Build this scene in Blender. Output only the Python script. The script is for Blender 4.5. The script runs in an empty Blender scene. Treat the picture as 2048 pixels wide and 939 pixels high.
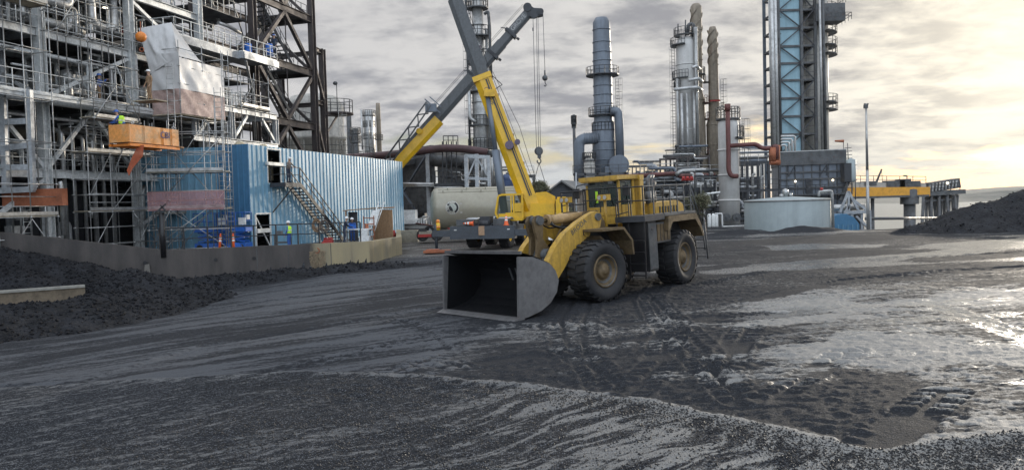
import bpy, math, random
import numpy as np
from mathutils import Vector, Matrix
R = math.radians
random.seed(7)
scene = bpy.context.scene
COL = scene.collection

# ------------------------------------------------------------------ camera
EYE, PITCH, ROLL, FOC = 3.25, 0.0397, 0.027, 1500.0     # metres, rad, rad, focal length in units of a 2048 wide frame
F = Vector((0, math.cos(PITCH), -math.sin(PITCH)))
U0 = Vector((0, math.sin(PITCH), math.cos(PITCH)))
R0 = Vector((1, 0, 0))
RX = R0*math.cos(ROLL) - U0*math.sin(ROLL)
UX = U0*math.cos(ROLL) + R0*math.sin(ROLL)
cam_d = bpy.data.cameras.new('camera')
cam = bpy.data.objects.new('camera', cam_d)
COL.objects.link(cam)
cam_d.sensor_width = 36.0
cam_d.lens = 36.0*FOC/2048
cam_d.clip_start = 0.1
cam_d.clip_end = 12000
M = Matrix((RX, UX, -F)).transposed().to_4x4()
M.translation = Vector((0, 0, EYE))
cam.matrix_world = M
scene.camera = cam

def P(px, py, d):
    """world point at forward distance d (metres along +Y) seen at a place of the 2048 x 939 frame: used to survey the site"""
    v = F + RX*((px-1024)/FOC) + UX*((469.5-py)/FOC)
    return Vector((0, 0, EYE)) + v*(d/v.y)
def PZ(px, py, z):
    v = F + RX*((px-1024)/FOC) + UX*((469.5-py)/FOC)
    return Vector((0, 0, EYE)) + v*((z-EYE)/v.z)

# ------------------------------------------------------------------ light
SUN_AZ, SUN_EL = R(39), R(9)
sdir = Vector((math.sin(SUN_AZ)*math.cos(SUN_EL), math.cos(SUN_AZ)*math.cos(SUN_EL), math.sin(SUN_EL)))
sl = bpy.data.lights.new('sun', 'SUN')
sl.energy = 2.6
sl.angle = R(4)
sl.color = (1.0, 0.89, 0.74)
so = bpy.data.objects.new('sun', sl)
COL.objects.link(so)
so.rotation_euler = sdir.to_track_quat('Z', 'Y').to_euler()

world = bpy.data.worlds.new('World')
scene.world = world
world.use_nodes = True
nt = world.node_tree
nt.nodes.clear()
class NT:
    """tiny helper to write node graphs"""
    def __init__(s, t): s.t = t
    def n(s, typ, ins=None, **kw):
        nd = s.t.nodes.new(typ)
        for k, v in kw.items(): setattr(nd, k, v)
        if ins:
            for k, v in ins.items():
                if isinstance(v, bpy.types.NodeSocket): s.t.links.new(v, nd.inputs[k])
                else: nd.inputs[k].default_value = v
        return nd
    def math(s, op, a, b=0.0, c=0.0, clamp=False):
        nd = s.t.nodes.new('ShaderNodeMath'); nd.operation = op; nd.use_clamp = clamp
        for i, v in enumerate((a, b, c)):
            if isinstance(v, bpy.types.NodeSocket): s.t.links.new(v, nd.inputs[i])
            else: nd.inputs[i].default_value = v
        return nd.outputs[0]
    def vmath(s, op, a, b=(0, 0, 0)):
        nd = s.t.nodes.new('ShaderNodeVectorMath'); nd.operation = op
        for i, v in enumerate((a, b)):
            if isinstance(v, bpy.types.NodeSocket): s.t.links.new(v, nd.inputs[i])
            else: nd.inputs[i].default_value = v
        return nd.outputs[1] if op in ('DOT_PRODUCT', 'LENGTH') else nd.outputs[0]
    def ramp(s, f, lo, hi, a=0.0, b=1.0, smooth=True):
        nd = s.t.nodes.new('ShaderNodeMapRange')
        nd.interpolation_type = 'SMOOTHSTEP' if smooth else 'LINEAR'
        s.t.links.new(f, nd.inputs[0])
        nd.inputs[1].default_value = lo; nd.inputs[2].default_value = hi
        nd.inputs[3].default_value = a; nd.inputs[4].default_value = b
        return nd.outputs[0]
    def mix(s, f, a, b, mode='MIX'):
        nd = s.t.nodes.new('ShaderNodeMix'); nd.data_type = 'RGBA'; nd.blend_type = mode
        for k, v in ((0, f), (6, a), (7, b)):
            if isinstance(v, bpy.types.NodeSocket): s.t.links.new(v, nd.inputs[k])
            elif k == 0: nd.inputs[0].default_value = v
            else: nd.inputs[k].default_value = tuple(v)+(1,) if len(v) == 3 else v
        return nd.outputs[2]
    def noise(s, vec, scale, detail=4, rough=.5, dist=0.0):
        nd = s.n('ShaderNodeTexNoise', {'Scale': scale, 'Detail': detail, 'Roughness': rough, 'Distortion': dist})
        if vec is not None: s.t.links.new(vec, nd.inputs['Vector'])
        return nd.outputs[0]
    def xyz(s, vec): 
        nd = s.t.nodes.new('ShaderNodeSeparateXYZ'); s.t.links.new(vec, nd.inputs[0]); return nd.outputs
    def comb(s, x, y, z):
        nd = s.t.nodes.new('ShaderNodeCombineXYZ')
        for i, v in enumerate((x, y, z)):
            if isinstance(v, bpy.types.NodeSocket): s.t.links.new(v, nd.inputs[i])
            else: nd.inputs[i].default_value = v
        return nd.outputs[0]

w = NT(nt)
sky = w.n('ShaderNodeTexSky', sky_type='NISHITA', sun_disc=False, sun_elevation=SUN_EL, sun_rotation=SUN_AZ)
sky.air_density = 1.0; sky.dust_density = 1.5; sky.ozone_density = 1.2
bg_sky = w.n('ShaderNodeBackground', {'Color': sky.outputs[0], 'Strength': 0.085})
tc = w.n('ShaderNodeTexCoord').outputs['Generated']
d = w.vmath('NORMALIZE', tc)
dx, dy, dz = w.xyz(d)
zz = w.math('ADD', w.math('MAXIMUM', dz, 0.0), 0.17)
cu = w.comb(w.math('DIVIDE', dx, zz), w.math('DIVIDE', dy, zz), 0.0)
cu = w.n('ShaderNodeMapping', {'Vector': cu, 'Rotation': (0, 0, R(18)), 'Scale': (0.95, 1.15, 1)}).outputs[0]
n1 = w.noise(cu, 1.25, 8, .56, .2)
n2 = w.noise(w.vmath('ADD', cu, (7.3, 2.1, 0)), 3.4, 7, .58, .2)
n3 = w.noise(w.vmath('ADD', cu, (1.3, 9.1, 0)), .42, 3, .5)
n3b = w.noise(w.vmath('ADD', cu, (3.3, 5.1, 0)), 9.5, 5, .6, .2)
sun_dot = w.vmath('DOT_PRODUCT', d, tuple(sdir))
glow = w.math('POWER', w.math('MAXIMUM', sun_dot, 0.0), 24.0)
glow2 = w.math('POWER', w.math('MAXIMUM', sun_dot, 0.0), 70.0)
tex = w.math('ADD', w.math('MULTIPLY', n2, .55), w.math('ADD', w.math('MULTIPLY', n1, .4), w.math('MULTIPLY', n3b, .15)))
lum = w.ramp(tex, .435, .635)
ccol = w.mix(lum, (0.285, 0.285, 0.32), (0.62, 0.605, 0.605))
lit = w.mix(lum, (0.44, 0.41, 0.39), (1.22, 1.12, 0.92))
broad = w.ramp(sun_dot, .45, .97)
ccol = w.mix(w.math('MULTIPLY', broad, .5), ccol, w.mix(lum, (.33, .32, .33), (.84, .80, .74)))
ccol = w.mix(w.math('MULTIPLY', glow, 1.1, clamp=True), ccol, lit)
ccol = w.mix(w.math('MULTIPLY', glow2, .85, clamp=True), ccol, (1.35, 1.24, 1.0))
# cover: thins towards the horizon, where long gaps let the clear sky show
cov = w.math('ADD', w.math('MULTIPLY', n1, .75), w.math('MULTIPLY', n3, .5))
lowgap = w.ramp(dz, .02, .15, .115, -.10)
mask = w.ramp(w.math('SUBTRACT', cov, lowgap), .46, .575)
hz = w.ramp(dz, .0, .10, 1.0, 0.0)
# unseen sky overhead and behind the viewer, brightened and cooled to lift scene light
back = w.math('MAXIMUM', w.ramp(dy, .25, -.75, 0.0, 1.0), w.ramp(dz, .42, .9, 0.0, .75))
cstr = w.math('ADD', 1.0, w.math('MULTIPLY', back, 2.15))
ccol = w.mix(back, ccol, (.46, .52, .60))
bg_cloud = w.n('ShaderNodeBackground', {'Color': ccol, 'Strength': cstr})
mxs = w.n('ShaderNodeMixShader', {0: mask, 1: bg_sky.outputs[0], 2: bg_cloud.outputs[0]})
# pale, thin veil low over the horizon in front of the clear sky
veil = w.mix(w.math('MULTIPLY', glow, 1.3, clamp=True), (0.46, .53, .57), (0.86, .79, .62))
bg_veil = w.n('ShaderNodeBackground', {'Color': veil, 'Strength': 1.0})
mxv = w.n('ShaderNodeMixShader', {0: w.math('ADD', w.math('MULTIPLY', hz, .52), .12), 1: mxs.outputs[0], 2: bg_veil.outputs[0]})
w.n('ShaderNodeOutputWorld', {'Surface': mxv.outputs[0]})

vs = scene.view_settings
vs.view_transform = 'Standard'
vs.look = 'None'
vs.exposure = 0.08
vs.gamma = 1.0
vs.use_curve_mapping = False
scene.cycles.max_bounces = 6
scene.cycles.diffuse_bounces = 2
scene.cycles.glossy_bounces = 3
scene.cycles.transparent_max_bounces = 12
scene.cycles.volume_bounces = 0
scene.cycles.caustics_reflective = False
scene.cycles.caustics_refractive = False
scene.cycles.use_denoising = True

# ------------------------------------------------------------------ mesh builder
def frame_of(a, b, up=Vector((0, 0, 1))):
    z = (Vector(b)-Vector(a)).normalized()
    if abs(z.dot(up)) > .98: up = Vector((0, 1, 0)) if abs(z.y) < .9 else Vector((1, 0, 0))
    x = up.cross(z).normalized(); y = z.cross(x)
    return x, y, z
class MB:
    def __init__(s): s.v = []; s.f = []; s.sm = []; s.mi = []; s.cur = 0
    def add(s, vs, fs, smooth=False):
        o = len(s.v); s.v.extend([tuple(q) for q in vs])
        for f in fs: s.f.append([i+o for i in f]); s.sm.append(smooth); s.mi.append(s.cur)
        return s
    def box(s, c, size, rz=0.0, rot=None):
        hx, hy, hz = size[0]/2, size[1]/2, size[2]/2
        m = rot if rot is not None else Matrix.Rotation(rz, 3, 'Z')
        c = Vector(c)
        vs = [c + m @ Vector((sx*hx, sy*hy, sz*hz)) for sz in (-1, 1) for sx, sy in ((-1, -1), (1, -1), (1, 1), (-1, 1))]
        return s.add(vs, [(3, 2, 1, 0), (4, 5, 6, 7), (0, 1, 5, 4), (1, 2, 6, 5), (2, 3, 7, 6), (3, 0, 4, 7)])
    def bar(s, a, b, w, h=None, up=(0, 0, 1), off=(0, 0)):
        h = h or w
        a = Vector(a); b = Vector(b)
        x, y, z = frame_of(a, b, Vector(up))
        o = x*off[0] + y*off[1]
        vs = [p + o + x*sx*w/2 + y*sy*h/2 for p in (a, b) for sx, sy in ((-1, -1), (1, -1), (1, 1), (-1, 1))]
        return s.add(vs, [(3, 2, 1, 0), (4, 5, 6, 7), (0, 1, 5, 4), (1, 2, 6, 5), (2, 3, 7, 6), (3, 0, 4, 7)])
    def ibeam(s, a, b, w, h, t=.03, up=(0, 0, 1)):
        s.bar(a, b, w, t, up, (0, h/2-t/2)); s.bar(a, b, w, t, up, (0, -h/2+t/2)); s.bar(a, b, t, h-2*t-.002, up)
        return s
    def tube(s, a, b, r, n=8, r2=None, caps=True, smooth=True):
        a = Vector(a); b = Vector(b); r2 = r if r2 is None else r2
        x, y, z = frame_of(a, b)
        vs = []
        for p, q in ((a, r), (b, r2)):
            for i in range(n):
                t = 2*math.pi*i/n
                vs.append(p + x*math.cos(t)*q + y*math.sin(t)*q)
        fs = [(i, (i+1) % n, n+(i+1) % n, n+i) for i in range(n)]
        s.add(vs, fs, smooth)
        if caps:
            o = len(s.v)-2*n
            s.f.append([o+i for i in range(n)][::-1]); s.sm.append(False); s.mi.append(s.cur)
            s.f.append([o+n+i for i in range(n)]); s.sm.append(False); s.mi.append(s.cur)
        return s
    def pipe(s, pts, r, n=8, bend=None, caps=True):
        pts = [Vector(p) for p in pts]
        bend = r*2.2 if bend is None else bend
        path = [pts[0]]
        for i in range(1, len(pts)-1):
            a = (pts[i-1]-pts[i]); b = (pts[i+1]-pts[i])
            k = min(bend, a.length*.45, b.length*.45)
            a = a.normalized()*k; b = b.normalized()*k
            if bend <= 0: path.append(pts[i]); continue
            for j in range(5):
                t = j/4
                path.append(pts[i] + a*(1-t)**2 + b*t**2)
        path.append(pts[-1])
        x, y, z = frame_of(path[0], path[1])
        vs = []
        for i, p in enumerate(path):
            if i == 0: t = path[1]-path[0]
            elif i == len(path)-1: t = path[-1]-path[-2]
            else: t = (path[i]-path[i-1]).normalized() + (path[i+1]-path[i]).normalized()
            t = t.normalized()
            x = (x - t*x.dot(t)).normalized(); y = t.cross(x)
            for k in range(n):
                q = 2*math.pi*k/n
                vs.append(p + x*math.cos(q)*r + y*math.sin(q)*r)
        m = len(path)
        fs = [(i*n+k, i*n+(k+1) % n, (i+1)*n+(k+1) % n, (i+1)*n+k) for i in range(m-1) for k in range(n)]
        s.add(vs, fs, True)
        if caps:
            o = len(s.v)-m*n
            s.f.append([o+i for i in range(n)][::-1]); s.sm.append(False); s.mi.append(s.cur)
            s.f.append([o+(m-1)*n+i for i in range(n)]); s.sm.append(False); s.mi.append(s.cur)
        return s
    def lathe(s, prof, n=24, M=None, smooth=True, ang=2*math.pi):
        """prof: (r, z) list; revolved round z, then M"""
        M = M or Matrix.Identity(4)
        full = abs(ang-2*math.pi) < 1e-6
        k = n if full else n+1
        vs = [M @ Vector((r*math.cos(ang*i/n), r*math.sin(ang*i/n), z)) for r, z in prof for i in range(k)]
        fs = []
        for j in range(len(prof)-1):
            for i in range(n):
                i2 = (i+1) % k
                fs.append((j*k+i, j*k+i2, (j+1)*k+i2, (j+1)*k+i))
        return s.add(vs, fs, smooth)
    def prism(s, poly, y0, y1, M=None):
        """poly: (x, z) outline in the local XZ plane, extruded from y0 to y1"""
        M = M or Matrix.Identity(4); n = len(poly)
        vs = [M @ Vector((x, y, z)) for y in (y0, y1) for x, z in poly]
        fs = [list(range(n)), list(range(n, 2*n))[::-1]] + [((i+1) % n, i, n+i, n+(i+1) % n) for i in range(n)]
        return s.add(vs, fs)
    def sphere(s, c, r, n=12, m=8, sc=(1, 1, 1), M=None):
        vs = []; c = Vector(c)
        for j in range(m+1):
            t = math.pi*j/m
            for i in range(n):
                q = 2*math.pi*i/n
                v = Vector((math.sin(t)*math.cos(q)*r*sc[0], math.sin(t)*math.sin(q)*r*sc[1], math.cos(t)*r*sc[2]))
                vs.append(c + (M @ v if M else v))
        fs = [(j*n+i, (j+1)*n+i, (j+1)*n+(i+1) % n, j*n+(i+1) % n) for j in range(m) for i in range(n)]
        return s.add(vs, fs, True)
    def quad(s, a, b, c, d): return s.add([a, b, c, d], [(0, 1, 2, 3)])
    def slab(s, pts, t, nrm=None):
        """flat polygon given a real thickness t"""
        pts = [Vector(p) for p in pts]; n = len(pts)
        nn = Vector(nrm) if nrm is not None else (pts[1]-pts[0]).cross(pts[2]-pts[0]).normalized()
        vs = [p for p in pts] + [p - nn*t for p in pts]
        return s.add(vs, [list(range(n)), list(range(n, 2*n))[::-1]] + [((i+1) % n, i, n+i, n+(i+1) % n) for i in range(n)])
    def rail(s, pts, h=1.1, sp=1.5, r=.024, mid=True, toe=0.0, n=5, posts=True):
        pts = [Vector(p) for p in pts]; up = Vector((0, 0, h))
        for a, b in zip(pts, pts[1:]):
            s.tube(a+up, b+up, r, n, caps=False)
            if mid: s.tube(a+up*.52, b+up*.52, r*.85, n, caps=False)
            if toe: s.bar(a+Vector((0, 0, toe/2)), b+Vector((0, 0, toe/2)), .02, toe)
            if posts:
                k = max(1, round((b-a).length/sp))
                for i in range(k+1): q = a.lerp(b, i/k); s.tube(q, q+up, r, n, caps=False)
        return s
    def ladder(s, a, b, w=.45, r=.02, side=(1, 0, 0), sp=.3, cage=False, out=(0, -1, 0)):
        a = Vector(a); b = Vector(b); sd = Vector(side).normalized()*w/2
        s.tube(a-sd, b-sd, r, 5); s.tube(a+sd, b+sd, r, 5)
        k = max(1, int((b-a).length/sp))
        for i in range(1, k): q = a.lerp(b, i/k); s.tube(q-sd, q+sd, r*.7, 4, caps=False)
        if cage:
            o = Vector(out).normalized()*.7; L = (b-a).length
            k = int(L/1.0)
            for i in range(2, k+1):
                q = a.lerp(b, i/k)
                s.pipe([q-sd, q-sd*1.6+o*.7, q+o, q+sd*1.6+o*.7, q+sd], .018, 4, bend=.1, caps=False)
            for g in (o*.7-sd*1.6, o, o*.7+sd*1.6): s.tube(a.lerp(b, min(.9, 2/k))+g, b+g, .016, 4, caps=False)
        return s

def xf(mb, M4, start=0):
    for i in range(start, len(mb.v)): mb.v[i] = tuple(M4 @ Vector(mb.v[i]))
    return mb
INV = {}
def mesh_obj(name, mb, mats, parent=None, label=None, inv=None):
    me = bpy.data.meshes.new(name)
    vs = mb.v
    if inv is not None:
        a = np.array(vs, dtype=float); m = np.array(inv)
        a = a @ m[:3, :3].T + m[:3, 3]
        vs = a.tolist()
    me.from_pydata(vs, [], mb.f)
    me.polygons.foreach_set('use_smooth', mb.sm)
    if not isinstance(mats, (list, tuple)): mats = [mats]
    for m in mats: me.materials.append(m)
    if len(mats) > 1: me.polygons.foreach_set('material_index', mb.mi)
    me.update()
    o = bpy.data.objects.new(name, me)
    COL.objects.link(o)
    if parent: o.parent = parent
    if label: o['label'] = label
    return o
def thing(name, label, cat, loc=(0, 0, 0), rz=0.0, group=None, M4=None):
    o = bpy.data.objects.new(name, None); COL.objects.link(o)
    o.empty_display_size = .3
    m = M4 if M4 is not None else Matrix.Translation(Vector(loc)) @ Matrix.Rotation(rz, 4, 'Z')
    o.matrix_world = m
    INV[o.name] = m.inverted()
    o['label'] = label; o['category'] = cat
    if group: o['group'] = group
    return o
def part(name, mb, mats, root, parent=None, world=False, label=None):
    """a mesh under a thing (or under one of its parts); world=True: the mesh was laid out in world coordinates"""
    return mesh_obj(name, mb, mats, parent or root, label, INV[root.name] if world else None)
def single(name, mb, mats, label, cat, group=None, origin=None):
    """a thing that is one mesh, laid out in world coordinates"""
    a = np.array(mb.v); lo = a.min(0); hi = a.max(0)
    c = Vector(origin) if origin is not None else Vector(((lo[0]+hi[0])/2, (lo[1]+hi[1])/2, lo[2]))
    o = mesh_obj(name, mb, mats, None, None, Matrix.Translation(-c))
    o.location = c
    o['label'] = label; o['category'] = cat
    if group: o['group'] = group
    return o
def struct(name, mb, mats, kind='structure'):
    o = mesh_obj(name, mb, mats); o['kind'] = kind; return o
def copy_tree(o, parent=None):
    c = o.copy(); COL.objects.link(c)
    if parent: c.parent = parent
    for ch in list(o.children): copy_tree(ch, c)
    return c
def text_part(txt, size, mat, root, M4, ext=.008, parent=None, name='lettering', align='CENTER', world=True):
    cu = bpy.data.curves.new(name, 'FONT'); cu.body = txt; cu.size = size; cu.extrude = ext
    cu.align_x = align; cu.align_y = 'CENTER'
    tmp = bpy.data.objects.new(name+'_tmp', cu); COL.objects.link(tmp)
    dg = bpy.context.evaluated_depsgraph_get()
    me = bpy.data.meshes.new_from_object(tmp.evaluated_get(dg))
    bpy.data.objects.remove(tmp); bpy.data.curves.remove(cu)
    m = (INV[root.name] @ M4) if world else M4
    me.transform(m)
    me.materials.clear(); me.materials.append(mat)
    o = bpy.data.objects.new(name, me); COL.objects.link(o); o.parent = parent or root
    return o

# ------------------------------------------------------------------ materials
def material(name):
    m = bpy.data.materials.new(name); m.use_nodes = True
    t = m.node_tree; t.nodes.clear(); return m, NT(t)
def paint(name, col, rough=.5, metal=0.0, dirt=.35, dcol=(.035, .032, .03), scale=1.2, bump=.15, rust=0.0, streak=False, coat=0.0, var=.15, alpha=1.0, spec=.5):
    m, g = material(name)
    co = g.n('ShaderNodeTexCoord').outputs['Object']
    if streak: co2 = g.n('ShaderNodeMapping', {'Vector': co, 'Scale': (3.5, 3.5, .35)}).outputs[0]
    else: co2 = co
    a = g.noise(co2, scale, 6, .62)
    b = g.noise(co, scale*6, 4, .6)
    base = g.mix(g.ramp(b, .3, .7), [c*(1-var) for c in col], [min(1, c*(1+var)) for c in col])
    base = g.mix(g.math('MULTIPLY', g.ramp(a, .42, .72), dirt), base, dcol)
    if rust:
        rn = g.noise(g.vmath('ADD', co2, (5, 3, 1)), scale*2.2, 6, .65)
        base = g.mix(g.math('MULTIPLY', g.ramp(rn, .56, .68), rust), base, (.13, .05, .02))
    rg = g.ramp(a, .3, .8, rough*.8, min(1, rough*1.35))
    bs = g.n('ShaderNodeBsdfPrincipled', {'Base Color': base, 'Roughness': rg, 'Metallic': metal, 'Coat Weight': coat, 'Specular IOR Level': spec})
    if alpha < 1: bs.inputs['Alpha'].default_value = alpha
    if bump:
        bp = g.n('ShaderNodeBump', {'Height': b, 'Strength': bump, 'Distance': .02})
        g.t.links.new(bp.outputs[0], bs.inputs['Normal'])
    g.n('ShaderNodeOutputMaterial', {'Surface': bs.outputs[0]})
    return m
def emis(name, col, s):
    m, g = material(name)
    e = g.n('ShaderNodeEmission', {'Color': tuple(col)+(1,), 'Strength': s})
    g.n('ShaderNodeOutputMaterial', {'Surface': e.outputs[0]}); return m

K = {}
K['grey'] = paint('galvanised_steel', (.42, .44, .46), .5, .35, .35, rust=.15)
K['light'] = paint('pale_grey_steel', (.64, .655, .65), .5, .2, .3, rust=.12)
K['pale'] = paint('insulation_cladding', (.42, .42, .41), .38, .6, .35, rust=.1)
K['silver'] = paint('silver_cladding', (.55, .55, .54), .45, .55, .35)
K['scaf'] = paint('scaffold_tube', (.42, .42, .41), .45, .6, .4, rust=.2)
K['brown'] = paint('dark_brown_steel', (.075, .062, .06), .55, .2, .3, rust=.25)
K['dark'] = paint('dark_steel', (.045, .048, .055), .55, .2, .3)
K['black'] = paint('black_paint', (.014, .014, .016), .45, 0, .2)
K['mach'] = paint('machinery_dark_grey', (.10, .105, .11), .6, .3, .5, rust=.3)
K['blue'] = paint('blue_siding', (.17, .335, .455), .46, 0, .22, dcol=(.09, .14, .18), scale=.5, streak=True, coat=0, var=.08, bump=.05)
K['blue2'] = paint('shaded_wall_and_shed_blue', (.065, .19, .33), .45, 0, .22, dcol=(.03, .09, .16), scale=.5, streak=True, coat=.1, var=.08, bump=.05)  # darker blue siding: shade of the left-facing wall put in; also the shed's colour
K['bright_blue'] = paint('bright_blue_paint', (.02, .13, .50), .4, 0, .2)
K['yellow'] = paint('crane_yellow', (.72, .42, .01), .38, 0, .22, coat=.2, var=.06, bump=.04)
K['boom'] = paint('boom_dark_grey', (.085, .09, .095), .45, 0, .3, dcol=(.04, .04, .04), streak=True)
K['lyellow'] = paint('loader_yellow', (.50, .30, .045), .5, 0, .52, dcol=(.09, .065, .04), scale=1.6, rust=.25, streak=True, var=.12)
K['orange'] = paint('orange_paint', (.75, .23, .03), .45, 0, .3, dcol=(.3, .12, .05))
K['worn_orange'] = paint('worn_orange_paint', (.78, .33, .09), .45, 0, .55, dcol=(.55, .52, .38), scale=1.1)
K['conc'] = paint('concrete', (.30, .275, .22), .85, 0, .5, dcol=(.15, .13, .1), scale=.7, bump=.4)
K['beige'] = paint('beige_tank', (.35, .325, .255), .35, .1, .15, scale=.6, var=.05, bump=.03)
K['white'] = paint('white_paint', (.75, .75, .73), .5, 0, .25)
K['whitecol'] = paint('white_column_cladding', (.60, .585, .56), .55, 0, .25, dcol=(.3, .28, .25), scale=.5, streak=True, var=.05)
K['offwhite'] = paint('offwhite_cladding', (.45, .43, .39), .6, .1, .35, scale=.5, streak=True, rust=.15)
K['stack'] = paint('stack_brown_grey', (.26, .22, .17), .7, .1, .5, dcol=(.12, .09, .06), scale=.35, rust=.3, streak=True)
K['slate'] = paint('slate_grey_steel', (.15, .175, .21), .5, .2, .3, scale=.3, streak=True, var=.06)
K['rust'] = paint('rust_red_pipe', (.13, .045, .04), .6, .2, .4)
K['rustor'] = paint('orange_rust_steel', (.34, .11, .05), .7, .1, .4)
K['tarp'] = paint('grey_white_sheeting', (.62, .61, .60), .42, 0, .12, dcol=(.3, .3, .3), scale=.9, bump=.1, var=.04)
K['net'] = paint('red_debris_net', (.42, .13, .09), .8, 0, .3, alpha=.55)
K['paletarp'] = paint('red_white_sheeting', (.50, .36, .32), .6, 0, .3, alpha=.9)
K['wood'] = paint('plywood', (.32, .19, .10), .8, 0, .35, dcol=(.14, .09, .05), streak=True)
K['board'] = paint('scaffold_board', (.42, .36, .26), .8, 0, .45)
K['rubber'] = paint('tyre_rubber', (.016, .016, .018), .72, 0, .4, dcol=(.05, .049, .048), scale=1.5, bump=.3)
K['rim'] = paint('dirty_rim', (.145, .10, .05), .6, .2, .6, dcol=(.03, .025, .02), scale=3)
K['bucket'] = paint('worn_bucket_steel', (.15, .147, .148), .5, .3, .5, dcol=(.07, .066, .066), scale=1.1, rust=.12)
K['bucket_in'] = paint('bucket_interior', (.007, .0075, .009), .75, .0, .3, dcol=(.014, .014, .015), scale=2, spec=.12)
K['tank'] = paint('grey_green_tank', (.30, .345, .35), .45, 0, .15, scale=.35, streak=True, var=.04, bump=.03)
K['panel'] = paint('pale_blue_panel', (.27, .43, .50), .5, 0, .2, scale=.3, streak=True, var=.05)
K['red'] = paint('red_paint', (.38, .03, .025), .45, 0, .2)
K['cone'] = paint('orange_plastic', (.85, .14, .03), .5, 0, .15)
K['chrome'] = paint('chrome_rod', (.7, .7, .7), .12, 1, .05)
K['skin'] = paint('skin', (.45, .27, .19), .6, 0, 0, bump=0)
K['navy'] = paint('navy_cloth', (.025, .04, .075), .9, 0, .2)
K['bluecloth'] = paint('blue_cloth', (.03, .10, .36), .9, 0, .2)
K['tan'] = paint('tan_cloth', (.30, .19, .11), .9, 0, .3)
K['greycloth'] = paint('grey_brown_cloth', (.16, .13, .11), .9, 0, .3)
K['hivis'] = paint('hi_vis_fabric', (.50, .85, .05), .7, 0, .15)
K['helmet'] = paint('white_helmet', (.75, .75, .74), .35, 0, .1)
K['bluehelmet'] = paint('blue_helmet', (.04, .12, .4), .35, 0, .1)
K['lamp'] = emis('lit_work_lamp', (1, .87, .62), 4)
m, g = material('window_glass')
b = g.n('ShaderNodeBsdfPrincipled', {'Base Color': (.06, .08, .07, 1), 'Roughness': .04, 'Alpha': .55, 'IOR': 1.45})
g.n('ShaderNodeOutputMaterial', {'Surface': b.outputs[0]}); K['glass'] = m
# ------------------------------------------------------------------ terrain
rng = np.random.default_rng(11)
_T = {}
def vnoise(x, y, s, seed=0):
    """smooth value noise, cell size s"""
    if seed not in _T: _T[seed] = np.random.default_rng(1000+seed).random((257, 257))
    T = _T[seed]; x = x/s + seed*17.3; y = y/s + seed*5.1
    xi = np.floor(x).astype(int); yi = np.floor(y).astype(int)
    fx = x-xi; fy = y-yi; fx = fx*fx*(3-2*fx); fy = fy*fy*(3-2*fy)
    xi &= 255; yi &= 255
    return (T[xi, yi]*(1-fx)+T[xi+1, yi]*fx)*(1-fy) + (T[xi, yi+1]*(1-fx)+T[xi+1, yi+1]*fx)*fy
def fbm(x, y, s, o=4, seed=0, g=.5):
    r = 0; a = 1; t = 0
    for i in range(o): r = r + a*vnoise(x, y, s/2**i, seed+i); t += a; a *= g
    return r/t
def sst(a, b, x):
    t = np.clip((x-a)/(b-a), 0, 1); return t*t*(3-2*t)
def seg_info(x, y, pts):
    """distance to a polyline, signed side, running length"""
    best = np.full(x.shape, 1e9); side = np.zeros(x.shape); run = np.zeros(x.shape); L = 0
    for (ax, ay), (bx, by) in zip(pts, pts[1:]):
        dx, dy = bx-ax, by-ay; l = math.hypot(dx, dy)
        t = ((x-ax)*dx+(y-ay)*dy)/l/l; tc = np.clip(t, 0, 1)
        ex = x-ax-dx*tc; ey = y-ay-dy*tc; dd = np.hypot(ex, ey)
        m = dd < best
        best = np.where(m, dd, best); side = np.where(m, np.sign(dx*(y-ay)-dy*(x-ax)), side); run = np.where(m, L+tc*l, run)
        L += l
    return best, side, run
def inpoly(x, y, poly):
    r = np.zeros(x.shape, bool); n = len(poly)
    for i in range(n):
        (ax, ay), (bx, by) = poly[i], poly[(i+1) % n]
        if ay == by: continue
        c = ((ay > y) != (by > y)) & (x < (bx-ax)*(y-ay)/(by-ay)+ax)
        r ^= c
    return r
WALL = [(-38, 30.5), (-25.3, 37.0), (-18.2, 39.4), (-8.4, 43.7), (-7.4, 49.7), (-9.9, 66.0)]
PADPOLY = [(-90, 30.5)] + WALL + [(-9.9, 110), (-90, 110)]
PAD = .85
def gbase(x, y):
    x = np.asarray(x, float); y = np.asarray(y, float)
    near = .04*(np.clip(x, -16, 24)-3.1)
    s = sst(30, 52, y)
    far = .30 + .012*np.clip(x, -20, 30)
    g = near*(1-s)+far*s
    # the low ground of the bank's foot on the left
    g = g - .15*sst(-8, -16, x)*(1-s)
    # bluff falling to the bay
    edge = sst(0, 1, (y-57)/42)*sst(19.5, 23.5, x-.25*(y-57))
    g = g - 28*edge
    g = np.where(y > 230, g - 28*sst(230, 300, y)*(1-edge), g)
    return g
def gz(x, y):
    x = float(x); y = float(y)
    if inpoly(np.array([x]), np.array([y]), PADPOLY)[0]: return PAD
    return float(gbase(x, y))

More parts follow.
